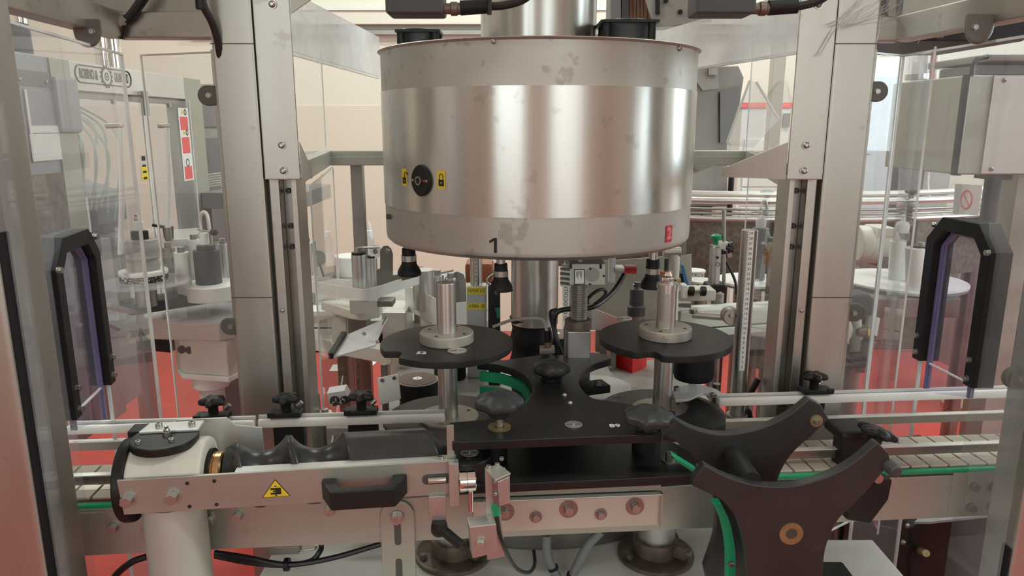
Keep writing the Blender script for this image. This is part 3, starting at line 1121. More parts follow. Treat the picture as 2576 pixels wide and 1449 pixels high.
big_knob(1256, 990, ZG + .042, cg, 'raised knob on a threaded stem', ZG, bush=True)
big_knob(1632, 1026, ZG + .030, cg, 'knob beside the number', ZG)
big_knob(1387, 908, ZG + .026, cg, 'rear knob', ZG, r=.025)
text(cg, '89', PZ(1547, 1071, ZG + .0003), (1, .08, 0), (-.08, 1, 0), .0135, 'white_ink', 'number', bold=.0003)
for px, py, r in ((1443, 1069, .0105), (1181, 1140, .0105)):
    zz = ZG if py < 1100 else ZG2 + .024
    if py > 1100:
        p = PZ(px, py, zz)
        B().lathe(V((p.x - .004, p.y, ZG2)), [(.030, 0), (.030, .021), (.029, .0235), (0, .0238)], seg=40).build('side_boss', 'black_plate', cg)
    p = PZ(px, py, zz + .0004)
    d = B().cyl(p, p + UP * .0008, r, seg=32).build('disc_sticker', 'alu', cg)
    B().bar(p + UP * .001 - CU * r * .8, p + UP * .001 + CU * r * .8, .0006, .0004).build('sticker_line', 'ink', d)
    B().cyl(p + UP * .0008, p + UP * .003, .0016, seg=10).build('pin', 'zinc', d)
for px, py in ((1420, 994), (1434, 1014)):
    button(cg, PZ(px, py, ZG), UP, .006)
for px, py in ((1262, 1154), ):
    button(cg, PZ(px, py, ZG2 + .02), (0, -1, .3), .004)
# green guide strip segments under the upper plate (left arc)
for dz, nm in ((0, 0), (-.022, 1)):
    arc = smooth_path([PZ(1208, 938, ZG - .014), PZ(1262, 945, ZG - .014), PZ(1312, 965, ZG - .014), PZ(1332, 1000, ZG - .014), PZ(1320, 1030, ZG - .014)], 6)
    B().ribbon([(p.x, p.y) for p in arc], ZG - .026 + dz, ZG - .012 + dz, .006).build('green_strip', 'green', cg)
B().box((PZ(1490, 975, 1.12).x, PZ(1490, 975, 1.12).y, 1.12), (.045, .03, .012), rz=20, bev=.001).build('rear_block', 'black', cg)
q = PZ(1503, 968, 1.127)
hexbolt(cg, q, UP, .009)

# ================================================================== star wheels (upper discs, hubs, shafts)
ZS = 1.2135


def star(ax, label, Rd, num, numpos, sticker, notch_deg, ztop, key=False, ball=False):
    t = thing('bottle_star', label, 'star wheel', V((ax.x, ax.y, 1.09)))
    pts = []
    N = 180
    nr = .0135
    a0 = math.radians(notch_deg)
    for i in range(N):
        a = 2 * PI * i / N
        d = (a - a0 + PI) % (2 * PI) - PI
        w = .18
        r = Rd
        if abs(d) < w:
            r = Rd - .016 * (math.cos(d / w * PI) * .5 + .5) ** .4
        pts.append(V((ax.x + r * math.cos(a), ax.y + r * math.sin(a), ZS - .0095)))
    B().prism(pts, UP * .0095, bev=.0012).build('disc', 'star_grey', t)
    hb = B().lathe(V((ax.x, ax.y, ZS)), [(.0355, 0), (.0365, .001), (.0365, .0125), (.0355, .0140), (.014, .0140)], seg=56).build('hub', 'alu_hub', t)
    for k in range(4):
        a = PI / 4 + k * PI / 2 + .35
        hole(hb, V((ax.x + .027 * math.cos(a), ax.y + .027 * math.sin(a), ZS + .0140)), UP, .0045)
    if key:
        capscrew(hb, V((ax.x - .008, ax.y - .0357, ZS + .007)), (-.2, -1, 0), .0075, 'alu_hub')
    B().cyl(V((ax.x, ax.y, 1.088)), V((ax.x, ax.y, ztop)), .0135, seg=36, bev=.0012).build('shaft', 'steel_polish', t)
    p = PZ(*sticker, ZS + .0002)
    d = B().cyl(p, p + UP * .0008, .0125, seg=32).build('disc_sticker', 'alu', t)
    B().bar(p + UP * .0009 - V((.010, .002, 0)), p + UP * .0009 + V((.010, .002, 0)), .0006, .0004).build('sticker_line', 'ink', d)
    B().cyl(p + UP * .0008, p + UP * .002, .0018, seg=10).build('pin', 'zinc', d)
    if num:
        text(t, num, PZ(*numpos, ZS + .0004), (1, -.05, 0), (.05, 1, 0), .0135, 'white_ink', 'number', bold=.0003)
    if ball:
        B().lathe(V((ax.x, ax.y, ztop)), [(.0145, -.002), (.0145, .004), (.012, .006)], seg=30).build('cap', 'steel_polish', t)
        B().cyl(V((ax.x, ax.y, ztop + .006)), V((ax.x, ax.y, ztop + .012)), .008, seg=6, bev=.0005).lathe(V((ax.x, ax.y, ztop + .012)), [(.0055, 0), (.0062, .003), (.0045, .007), (0, .009)], seg=20).build('dome_nut', 'chrome', t)
        B().bar(V((ax.x - .002, ax.y - .0137, ZS + .016)), V((ax.x - .002, ax.y - .0137, ztop - .008)), .006, .0016, up=(0, 1, 0)).build('shaft_key', 'steel', t)
    else:
        B().cyl(V((ax.x, ax.y, ztop)), V((ax.x, ax.y, ztop + .0008)), .004, seg=16).build('centre_hole', 'ink_grey', t)
    return t


star_l = star(LS, 'black star wheel disc with the number 52 on a plain steel shaft', .0895, '52', (1060, 888), (1150, 883), 221, zat(1125, 712, .955))
star_r = star(RS, 'black star wheel disc with a domed nut on its keyed shaft', .0915, None, None, (1570, 802), 246, zat(1672, 722, .98), key=True, ball=True)
# lower star discs
for ax, nm, m_, t in ((LS, None, 'plate_brown', star_l), (RS, '06', 'plate_brown', star_r)):
    B().lathe(V((ax.x, ax.y, 1.094)), [(.086, 0), (.088, .001), (.088, .009), (.086, .010), (.015, .010)], seg=56).build('lower_disc', m_, t)
    B().ring(V((ax.x, ax.y, 1.104)), .0137, .042, .0025).build('bush_plate', 'alu_hub', t)
    for k in range(3):
        a = k * 2 * PI / 3 + .6
        hole(t, V((ax.x + .033 * math.cos(a), ax.y + .033 * math.sin(a), 1.1065)), UP, .005)
    if nm:
        text(t, nm, V((ax.x - .055, ax.y + .055, 1.1045)), (-1, -.6, 0), (.6, -1, 0), .012, 'warm_grey', 'number')
        p = V((ax.x - .066, ax.y + .012, 1.1045))
        B().cyl(p, p + UP * .0008, .012, seg=32).build('disc_sticker', 'alu', t)
# dark outfeed guide plate beyond the outfeed star
og = thing('outfeed_guide', 'dark grey flat guide plate leading onto the white guide rail', 'guide', PZ(1760, 1040, 1.09))
B().prism(smooth_path([PZ(x, y, 1.112) for x, y in ((1690, 1050), (1725, 1035), (1742, 1000), (1790, 1018), (1822, 1045), (1826, 1068))], 5) + [PZ(1790, 1078, 1.112), PZ(1720, 1075, 1.112)], -UP * .010, bev=.0008).build('plate', 'star_grey', og)
# clear bent label guide with screws behind it
og = thing('clear_guide', 'curved transparent plate with white top held by two screws near the outfeed star', 'guide', PZ(1760, 985, 1.12))
B().prism(smooth_path([PZ(x, y, 1.125) for x, y in ((1690, 990), (1740, 972), (1800, 985), (1818, 1005), (1770, 995), (1735, 1008), (1700, 1012))], 5), UP * .004).build('plate', 'frosted', og)
for px, py in ((1702, 982), (1792, 998)):
    capscrew(og, PZ(px, py, 1.129), UP, .009)
p = PZ(1800, 1005, 1.1)
B().cyl(V((p.x, p.y, 1.0)), V((p.x, p.y, 1.125)), .006, seg=14).build('post', 'steel_dark', og)

# ================================================================== black tapered bottle support under the outfeed star
bs = thing('bottle_cup', 'black tapered rubber cup hanging below the outfeed star disc', 'cup', PY(1745, 960, 1.12))
ctr = PY(1745, 930, 1.06)
z0, z1 = zat(1745, 955, 1.06), ZS - .012
B().lathe(V((ctr.x, ctr.y, z0)), [(0, 0), (.020, 0), (.0285, .003), (.0305, .010), (.0285, z1 - z0), (0, z1 - z0)], seg=40).build('rubber_cup', 'black_rubber', bs)
B().cyl(V((ctr.x, ctr.y, z0 - .04)), V((ctr.x, ctr.y, z0)), .006, seg=14).build('stem', 'steel_dark', bs)

# ================================================================== carousel platforms
PZ_PLAT = 1.081
HR = .216
for i, adeg in enumerate((-104.5 - 51, -104.5, -104.5 + 62, 17, 77, 140)):
    a = math.radians(adeg)
    c = V((DX + HR * math.cos(a), DY + HR * math.sin(a), 0))
    if i in (1, 2, 3):
        continue
    if i == 0:
        c = V((PY(1050, 945, 1.17).x, 1.17, 0))
    t = thing('bottle_platform', ['black waisted bottle platform with brown top beside a white square plate', '', '', '', 'black waisted bottle platform at the back of the carousel', 'black waisted bottle platform behind the central column'][i], 'platform', c + UP * 1.012)
    zp = zat(1050, 953, 1.17) if i == 0 else PZ_PLAT
    hgt = zp - 1.012
    B().lathe(c + UP * 1.012, [(.030, 0), (.0315, .002), (.0315, hgt * .40), (.0305, hgt * .44), (.0305, hgt * .52), (.0345, hgt * .60), (.0345, hgt - .004), (.033, hgt - .001)], seg=44).build('body', 'black_rubber', t)
    B().lathe(c + UP * (zp - .001), [(.0345, -.001), (.0345, .0005), (.0325, .0008)], seg=44).build('rim', 'alu_hub', t)
    B().cyl(c + UP * (zp - .0008), c + UP * (zp + .0006), .0325, seg=44).build('top_disc', 'brown', t)
    B().ring(c + UP * (zp + .0006), .0015, .008, .0006).build('centre_washer', 'pale_metal', t)

# little white plate on a rod
sp = thing('target_plate', 'white square plate with two screws on a short steel rod', 'plate', PY(972, 1060, 1.06))
B().prism([PY(x, y, 1.045) for x, y in ((949, 952), (1002, 941), (1008, 1004), (955, 1020))], V((0, .004, 0)), bev=.0006).build('plate', 'white', sp)
B().cyl(PY(972, 1075, 1.055), PY(966, 916, 1.055), .0052, seg=16).build('rod', 'steel_dark', sp)
for px, py in ((962, 956), (992, 950)):
    capscrew(sp, PY(px, py, 1.0448), (0, -1, 0), .0055, 'steel_dark')

# ================================================================== central column, bellows
cc_ = thing('central_column', 'polished steel carousel column ending in a black rubber bellows', 'column', V((DX, DY, 1.012)))
rc_ = S(60, DY - .03)
zcb = zat(1345, 812, DY - .04)
B().cyl(V((DX - .003, DY, zcb - .01)), V((DX - .003, DY, 1.312)), rc_, seg=56).build('column', 'steel_polish', cc_)
bl = [(rc_ + .001, 0)]
hB = zcb - 1.012
bl = []
for k in range(9):
    z = hB * k / 8
    bl += [(.034 if k % 2 else .039, z)]
    bl += [(.036, z + hB / 16)]
bl = [(r, min(z, hB)) for r, z in bl]
B().lathe(V((DX - .008, DY, 1.012)), [(0.02, 0)] + bl + [(.02, hB)], seg=44).build('bellows', 'black_rubber', cc_)

# gear box and screw jack
GJ = 1.085
gj = thing('screw_jack', 'grey-green height gearbox on a threaded spindle and square steel pillar', 'gearbox', PY(1457, 905, GJ))
Gx = lambda x, y, Y=GJ - .02: PY(x, y, Y)
z0, z1 = Gx(1465, 712).z, Gx(1465, 668).z
ca, cb = Gx(1432, 700), Gx(1523, 690)
B().span((ca.x, GJ - .022, z0 - .003), (cb.x, GJ + .02, z1 + .003), bev=.002).build('gear_case', 'gear_grey', gj)
fc = Gx(1490, 691, GJ - .022)
B().cyl(fc, fc - V((0, .0006, 0)), .0108, seg=36).build('case_cover', 'warm_grey', gj)
for px, py in ((1485, 676), (1519, 694), (1484, 715)):
    hole(gj, Gx(px, py, GJ - .0222), (0, -1, 0), .0035)
for k in range(4):
    y = 676 + k * 12
    a, b = Gx(1410, y + 2, GJ - .012), Gx(1434, y + 5, GJ - .012)
    B().bar(a, b, .022, .0028).build('cooling_fin', 'gear_grey', gj)
lb = B().prism([Gx(x, y, GJ - .0224) for x, y in ((1444, 677), (1471, 677), (1471, 716), (1444, 716))], -V((0, .0003, 0))).build('rating_label', 'ink', gj)
B().prism([Gx(x, y, GJ - .0228) for x, y in ((1446, 679), (1469, 679), (1469, 714), (1446, 714))], -V((0, .0002, 0))).build('label_field', 'paper', lb)
ln = B()
for k in range(5):
    ln.prism([Gx(1462 - 3 * k, 682, GJ - .0231), Gx(1463.2 - 3 * k, 682, GJ - .0231), Gx(1463.2 - 3 * k, 700 - (k % 3) * 4, GJ - .0231), Gx(1462 - 3 * k, 700 - (k % 3) * 4, GJ - .0231)], -V((0, .0001, 0)))
ln.build('label_print', 'ink', lb)['kind'] = 'stuff'
for x in (1436, 1511):
    B().prism([Gx(x - 3, 664, GJ - .0223), Gx(x + 3, 664, GJ - .0223), Gx(x + 3, 676, GJ - .0223), Gx(x - 3, 676, GJ - .0223)], -V((0, .0004, 0))).build('bolt_slot', 'ink', gj)
zs0, zs1 = zat(1457, 803, GJ), z0 - .002
sx = PY(1457, 760, GJ).x
th = []
n = 17
for k in range(n):
    z = (zs1 - zs0) * k / n
    dz = (zs1 - zs0) / n
    th += [(.0112, z), (.0128, z + dz * .35), (.0128, z + dz * .55), (.0112, z + dz * .9)]
B().lathe(V((sx, GJ, zs0)), th, seg=28).build('threaded_spindle', 'zinc', gj)
zr0 = zat(1457, 835, GJ - .018)
B().lathe(V((sx - .001, GJ, zr0)), [(.019, 0), (.0205, .001), (.0205, zs0 - zr0 - .001), (.0195, zs0 - zr0), (.0, zs0 - zr0)], seg=40).build('nut_ring', 'rust_ring', gj)
B().span((sx - .0175, GJ - .016, 1.012), (sx + .0175, GJ + .016, zr0), bev=.002).build('pillar', 'alu', gj)
B().span((sx - .0215, GJ - .005, 1.012), (sx - .0176, GJ + .018, zr0)).build('pillar_side', 'steel_dark', gj)
B().cyl(V((sx, GJ, z1)), V((sx, GJ, 1.31)), .006, seg=14).build('drive_shaft', 'zinc', gj)
# black and grey cables round the column
cbn = thing('cable_loop', 'black and grey cables looping from the gearbox round the polished column', 'cable', PY(1400, 900, 1.14))
B().tube([PY(1570, 690, 1.22), PY(1545, 730, 1.2), PY(1510, 762, 1.15), PY(1480, 775, 1.13), PY(1425, 778, 1.13), PY(1398, 790, 1.13), PY(1395, 830, 1.13), PY(1410, 890, 1.13)], .0042, seg=10).build('thick_cable', 'cable_black', cbn)
B().tube([PY(1490, 770, 1.14), PY(1520, 745, 1.15), PY(1522, 730, 1.15), PY(1505, 730, 1.14), PY(1480, 750, 1.13), PY(1478, 765, 1.13)], .0028, seg=8).build('thin_cable', 'cable_black', cbn)
B().tube([PY(1400, 780, 1.15), PY(1385, 790, 1.14), PY(1400, 850, 1.12), PY(1415, 895, 1.12)], .0036, seg=8).build('side_cable', 'cable_black', cbn)
B().tube([PY(1240, 822, 1.16), PY(1290, 805, 1.15), PY(1345, 800, 1.14), PY(1368, 808, 1.14), PY(1376, 835, 1.13)], .0026, seg=8).build('grey_cable', 'cable_grey', cbn)
ss = thing('proximity_sensor', 'small brass proximity sensor on a square metal foot behind the rear knob', 'sensor', PY(1378, 890, 1.12))
B().cyl(PY(1378, 860, 1.13), PY(1376, 832, 1.13), .0055, seg=16).build('boot', 'black_rubber', ss)
B().cyl(PY(1379, 880, 1.13), PY(1378, 856, 1.13), .005, seg=16).build('barrel', 'brass', ss)
B().prism([PY(x, y, 1.12) for x, y in ((1358, 878), (1396, 876), (1396, 890), (1358, 892))], V((0, .02, 0)), bev=.001).build('foot', 'alu_hub', ss)

# ================================================================== the drum
ZT_D, ZB_D = zat(1351, 92, DY - .2545), zat(1330, 660, DY - .2545)
ZB1, ZB0 = zat(1351, 214, DY - .2545), zat(1351, 549, DY - .2545)
RD = .2535
dr = thing('drum', 'large stainless cylindrical drum hanging over the carousel, numbered 1 and 2', 'drum', V((DX, DY, ZB_D)))
B().lathe(V((DX, DY, ZB_D)), [(.10, 0), (RD - .012, 0), (RD - .006, .001), (RD - .001, .006), (RD, .012), (RD, ZT_D - ZB_D - .003), (RD + .003, ZT_D - ZB_D - .001), (RD + .0045, ZT_D - ZB_D), (RD + .003, ZT_D - ZB_D + .0012), (.05, ZT_D - ZB_D + .003)], seg=144).build('shell', 'drum_satin', dr, ang=25)
B().ring(V((DX, DY, ZB0)), RD - .004, RD + .0012, ZB1 - ZB0, seg=144).build('polished_band', 'drum_band', dr)
B().cyl(V((DX, DY, ZT_D + .002)), V((DX, DY, 2.3)), S(135, DY) * .985, seg=72).build('upper_column', 'steel_polish', dr)


def on_drum(px, py, r=None):
    """point on the front of the drum"""
    r = r or RD
    d = ray(px, py)
    a = d.x ** 2 + d.y ** 2
    b = -2 * (d.x * DX + d.y * DY)
    c = DX ** 2 + DY ** 2 - r * r
    t = (-b - math.sqrt(max(b * b - 4 * a * c, 0))) / (2 * a)
    p = d * t + UP * CAMZ
    n = V((p.x - DX, p.y - DY, 0)).normalized()
    return p, n


for px, py in ((1242, 104), (1709, 122)):
    p, n = on_drum(px, py)
    button(dr, p, n, .0075)
p, n = on_drum(1240, 640)
p, n = on_drum(982, 545)
B().cyl(p, p + n * .006, .004, seg=12).build('side_stud', 'dark_grey', dr)


def on_r(px, py, h):
    p, n = on_drum(px, py)
    u = UP.cross(n).normalized()
    return p + n * h, u, n


# numbers
p, u, n = on_r(1241, 617, .0006)
B().prism([p + u * a + UP * b for a, b in ((.0052, -.0105), (.0052, .0105), (.0012, .0105), (-.0062, .0058), (-.0048, .0028), (.0010, .0062), (.0010, -.0105))], n * .0004).build('number', 'ink', dr)
p, u, n = on_r(1682, 588, .0006)
B().prism([p + u * a + UP * b for a, b in ((-.0085, -.0125), (.0085, -.0125), (.0085, .0125), (-.0085, .0125))], n * .0003).build('number_sticker', 'red_ink', dr)
text(dr, '2', p + n * .0005, u, UP, .024, 'pink_print', 'number', bold=.0008)
# lock rosette
p, u, n = on_r(1064, 454, .0016)
ros = []
for k in range(40):
    a = 2 * PI * k / 40
    c, s = math.cos(a), math.sin(a)
    ros.append(p + u * (.0185 * abs(c) ** 1.25 * (1 if c > 0 else -1)) + UP * .0225 * s)
lk = B().prism(ros, n * .005, bev=.0008).build('lock_rosette', 'black', dr)
B().ring(p + n * .005, .0042, .0062, .0035, axis=n, seg=24).build('key_socket', 'zinc', lk)
B().cyl(p + n * .005, p + n * .0055, .0042, seg=6).build('socket_hole', 'ink', lk)
for sg in (-1, 1):
    button(lk, p + u * .0148 * sg + n * .005, n, .0035)
B().prism([p + u * .0075 + n * .0051, p + u * .0115 + UP * .002 + n * .0051, p + u * .0115 - UP * .002 + n * .0051], n * .0003).build('red_mark', 'red_ink', lk)
# padlock stickers
for px, py, opened in ((1020, 446, True), (1112, 452, False)):
    p, u, n = on_r(px, py, .0014)
    w = .0072
    stk = B().prism([p + u * a + UP * b for a, b in ((-w, -.0125), (w, -.0125), (w, .0125), (-w, .0125))], n * .0003).build('open_lock_sticker' if opened else 'closed_lock_sticker', 'yellow', dr)
    q = p + n * .0005 - UP * .0045
    B().prism([q + u * a + UP * b for a, b in ((-.0048, -.0045), (.0048, -.0045), (.0048, .0045), (-.0048, .0045))], n * .0002).build('padlock_body', 'ink', stk)
    dx = .0045 if opened else 0
    bow = [q + u * (dx + .0032 * math.cos(PI * k / 8)) + UP * (.009 + .0035 * math.sin(PI * k / 8)) for k in range(9)]
    if opened:
        bow = bow + [q + u * (dx - .0032) + UP * .004]
    else:
        bow = [q + u * .0032 + UP * .004] + bow + [q - u * .0032 + UP * .004]
    B().tube(bow, .0006, seg=6, smooth=False).build('padlock_bow', 'ink', stk)
    B().cyl(q + n * .0002, q + n * .0004, .0011, seg=10).build('keyhole', 'yellow', stk)


# axial fans on the drum lid
def fan(px, py, Y, w, label):
    c = PY(px, py, Y)
    z0 = ZT_D + .003
    h = max(.02, c.z - z0)
    c = V((c.x, Y, z0))
    t = thing('cooling_fan', label, 'fan', c)
    B().ring(c, w * .43, w * .46, h, seg=32).build('housing', 'dark_grey', t)
    for a in (-1, 1):
        for b in (-1, 1):
            B().cyl(c + V((a * w * .42, b * w * .42, 0)), c + V((a * w * .42, b * w * .42, h)), .006, seg=12).build('corner_post', 'black', t)
    for zz in (0, h - .004):
        q = c + UP * (zz + .002)
        fr4 = [q + V((a * w * .5, b * w * .5, -.002)) for a, b in ((-1, -1), (1, -1), (1, 1), (-1, 1))]
        for k in range(4):
            B().bar(fr4[k] + UP * .002, fr4[(k + 1) % 4] + UP * .002, w * .10, .004).build('flange', 'black', t)
    B().box(c + UP * (h - .0015), (w, w * .12, .003)).box(c + UP * (h - .0015), (w * .12, w, .003)).build('spider', 'black', t)
    B().cyl(c + UP * .002, c + UP * (h - .004), w * .18, seg=24).build('motor', 'dark_grey', t)
    for k in range(7):
        a = 2 * PI * k / 7
        d = V((math.cos(a), math.sin(a), 0))
        e = V((-d.y, d.x, 0))
        B().prism([c + d * w * .17 + UP * .004, c + d * w * .42 + UP * .004, c + d * w * .42 + e * w * .12 + UP * (h - .006), c + d * w * .17 + e * w * .08 + UP * (h - .006)], UP * .0012).build('blade', 'black', t)
    for r in (.25, .36, .47):
        B().tube([c + V((w * r * math.cos(2 * PI * k / 24), w * r * math.sin(2 * PI * k / 24), h + .0015)) for k in range(25)], .0009, seg=6, smooth=False).build('guard_ring', 'zinc', t)


fan(1056, 80, 1.20, .062, 'black axial fan on the drum lid beside the white fascia and ledge')
fan(1576, 58, 1.20, .080, 'larger black axial fan on the drum lid beside the grey bellows frame')

# bell heads under the drum
for i, (px, py, Y, lab, half) in enumerate(((1030, 692, 1.162, 'black bell-shaped bottle centring head above the grey label plate', 0), (1260, 730, 1.043, 'black bell-shaped bottle centring head under the number 1, holding a wire clip', 1),
                                            (1640, 724, 1.10, 'black bell-shaped bottle centring head with metal stem near the orange fitting', 2))):
    c = PY(px, py, Y)
    t = thing('centring_head', lab, 'bottle head', V((c.x, Y, c.z)))
    h = ZB_D - c.z
    k = S(1, Y)
    B().lathe(V((c.x, Y, c.z)), [(.018, 0), (k * 29, .001), (k * 29, k * 9), (k * 25, k * 18), (k * 19, k * 28), (k * 17, k * 42), (k * 16.5, k * (66 if i != 2 else 70)), (k * 15, k * (68 if i != 2 else 72))], seg=36).build('bell', 'black_rubber', t)
    B().ring(V((c.x, Y, c.z + k * 36)), k * 16, k * 18.5, k * 14, seg=32).build('clamp_band', 'zinc', t)
    B().cyl(V((c.x, Y, c.z + k * 60)), V((c.x, Y, ZB_D + .002)), k * 11, seg=24).build('stem', 'steel_polish', t)
    if i == 1:
        B().tube([V((c.x - k * 16, Y - .004, c.z + k * 44)), V((c.x - k * 30, Y - .004, c.z + k * 34)), V((c.x - k * 33, Y - .004, c.z + k * 22)), V((c.x - k * 16, Y - .004, c.z + k * 10)), V((c.x - k * 10, Y - .02, c.z - k * 3))], .0022, seg=8, n=3).build('wire_clip', 'zinc', t)

# ================================================================== sensor boxes hanging from the top frame
for x0, x1, lab, far, cx in ((974, 1118, 'black rectangular sensor box with cable hanging before the cream wall ledge', 1230, (1265, 1310, 1340)), (1744, 1893, 'black rectangular sensor box with cable hanging before the white fascia', 1985, (2020, 2060, 2090))):
    Y = .80
    a, b = PY(x0, 38, Y), PY(x1, 38, Y)
    t = thing('sensor_box', lab, 'sensor', (a + b) / 2)
    B().span((a.x, Y - .012, a.z), (b.x, Y + .03, a.z + .03), bev=.003).build('box', 'dark_grey', t)
    p = PY(x1, 22, Y)
    q = PY(x1 + 40, 20, Y)
    B().lathe(p, [(.0055, 0), (.0055, .006), (.007, .007), (.007, .013), (.006, .014), (.006, .018)], axis=(1, 0, 0), seg=20).build('gland', 'rust_ring', t)
    B().cyl(q, PY(x1 + 112, 16, Y), .0075, .007, seg=20).build('plug', 'black_rubber', t)
    B().tube([PY(x1 + 108, 16, Y), PY(cx[0], 14, Y), PY(cx[1], 2, Y), PY(cx[2], -22, Y), PY(cx[2] + 15, -60, Y + .02)], .0042, seg=10).build('cable', 'cable_black', t)
    if far == 1230:
        B().cyl(PY(1231, -10, Y - .008), PY(1231, 37, Y - .008), .0025, seg=10).build('tie', 'black', t)
    B().cyl((a + b) / 2 + UP * .03, (a + b) / 2 + UP * .25, .006, seg=12).build('hanger', 'steel_dark', t)

# ================================================================== spare guide standing in front
sg = thing('spare_guide', 'curved black two-plate bottle guide standing on edge with brass bush and green strips', 'guide', PY(1980, 1449, .72) - UP * .1)
YF, YR = .705, .785


def segp(pl, Y):
    return [PY(x, y, Y) for x, y in pl]


front_top = smooth_path(segp([(1772, 1170), (1830, 1200), (1910, 1222), (2000, 1222), (2085, 1198), (2150, 1162), (2208, 1113)], YF), 6)
front = front_top + segp([(2236, 1140), (2241, 1164), (2180, 1238)], YF) + smooth_path(segp([(2148, 1270), (2108, 1310), (2082, 1365), (2072, 1420), (2072, 1500), (2090, 1600)], YF), 5) + segp([(1850, 1600), (1872, 1500)], YF) + smooth_path(segp([(1880, 1449), (1875, 1380), (1855, 1310), (1820, 1262), (1790, 1245)], YF), 5) + segp([(1740, 1222), (1745, 1205)], YF)
B().prism(front, V((0, .013, 0)), bev=.0016).build('front_plate', 'black_worn', sg)
rear_top = smooth_path(segp([(1690, 1048), (1740, 1076), (1800, 1092), (1860, 1090), (1930, 1072), (1990, 1040), (2036, 1003)], YR), 6)
rear = rear_top + segp([(2064, 1018), (2086, 1054), (2040, 1100)], YR) + smooth_path(segp([(2028, 1108), (1995, 1140), (1968, 1180), (1952, 1230), (1945, 1300), (1945, 1420)], YR), 5) + segp([(1945, 1560), (1800, 1560)], YR) + smooth_path(segp([(1772, 1430), (1800, 1340), (1798, 1260), (1770, 1190), (1735, 1140)], YR), 5) + segp([(1700, 1110), (1660, 1090), (1664, 1078)], YR)
B().prism(rear, V((0, .013, 0)), bev=.0016).build('rear_plate', 'black_worn', sg)
for px, py in ((1990, 1342), (1890, 1215)):
    p = PY(px, py, YF + .012)
    B().cyl(p, V((p.x, YR, p.z)), .012, seg=24).build('spacer', 'black', sg)
p = PY(1990, 1342, YF)
B().ring(p + V((0, .001, 0)), .0062, .0125, .0022, axis=(0, -1, 0)).build('brass_bush', 'brass', sg)
B().cyl(p + V((0, .0005, 0)), p - V((0, .0002, 0)), .0062, seg=24).build('bush_hole', 'ink_grey', sg)
p = PY(2053, 1058, YR)
b_ = B().cyl(p, p - V((0, .0018, 0)), .0072, seg=24).build('washer', 'brass', sg)
hexbolt(sg, p - V((0, .0018, 0)), (0, -1, 0), .0062)
B().cyl(PY(2228, 1165, YF + .006), PY(2258, 1190, YF - .012), .0072, seg=20, bev=.003).build('rubber_stop', 'dark_grey', sg)
gs = smooth_path(segp([(1815, 1268), (1838, 1320), (1850, 1390), (1850, 1470)], YF + .035), 6)
for yo, nm in ((0, 'lower'),):
    b = B()
    for p0_, p1_ in zip(gs, gs[1:]):
        pass
    pts2 = gs + [p + V((-.009, 0, 0)) for p in gs[::-1]]
    B().prism(pts2, V((0, .014, 0)), bev=.001).build('green_strip', 'green', sg)
gs = segp([(1690, 1145), (1752, 1183), (1752, 1194), (1700, 1160)], YF + .05)
B().prism(gs, V((0, .012, 0)), bev=.0006).build('green_strip', 'green', sg)
capscrew(sg, PY(1838, 1418, YF + .034), (0, -1, 0), .006, 'steel_dark')
# seat for the spare guide
p = PY(2095, 1445, .78)
B().span((p.x - .02, .74, ZB), (p.x + .02, .80, p.z + .005), bev=.003).build('rest_block', 'black', sg)

# bolt with washer on lower guide plate
bt = thing('guide_bolt', 'dark hex bolt with washer on the lower guide deck beside the green strip', 'bolt', PZ(1687, 1160, ZG2))
p = PZ(1687, 1160, ZG2)
B().cyl(p, p + UP * .002, .0105, seg=28).build('washer', 'steel_dark', bt)
B().cyl(p + UP * .002, p + UP * .011, .0068, seg=6, bev=.0006).build('head', 'steel_dark', bt)

# ================================================================== columns below the conveyor with clamp rings
for px, lab in ((1140, 'grey support column with dark clamp collar behind the black ratchet lever'), (1648, 'grey support column with dark clamp collar beside the spare guide')):
    Y = .945
    c = PY(px, 1400, Y)
    c.z = ZB
    t = thing('support_column', lab, 'column', c)
    B().cyl(c + UP * .02, c + UP * .10, .0265, seg=40).build('column', 'alu', t)
    B().lathe(c, [(.054, 0), (.054, .006), (.050, .008)], seg=40).build('flange', 'rust_ring', t)
    B().ring(c + UP * .008, .0265, .032, .022, seg=40).build('clamp_ring', 'rust_ring', t)
    B().box(c + V((.030, -.022, .020)), (.02, .014, .018), rz=-35, bev=.001).build('clamp_lug', 'rust_ring', t)
    hexbolt(t, c + V((.038, -.026, .020)), (.8, -.5, 0), .008, 'zinc')
    hexbolt(t, c + V((-.040, -.02, .008)), UP, .0085, 'rust_ring')
# hoses
for pl, lab in (([(1375, 1345), (1376, 1390), (1390, 1430), (1412, 1470)], 'grey hose running straight down from under the angle plate'), ([(1512, 1336), (1480, 1370), (1458, 1410), (1440, 1449), (1430, 1490)], 'grey hose curving down from under the angle plate')):
    Y = .88
    pts = [PY(x, y, Y) for x, y in pl]
    t = thing('grey_hose', lab, 'hose', pts[-1])
    B().tube(pts, .0062, seg=12).build('hose', 'hose_grey', t)
    q = PY(pl[-2][0] + (0 if pl[0][0] < 1400 else -0), pl[-2][1] - 8, Y)
    B().ring(q - UP * .002, .0058, .0072, .004, axis=(pts[-2] - pts[-3])).build('cable_tie', 'black', t)
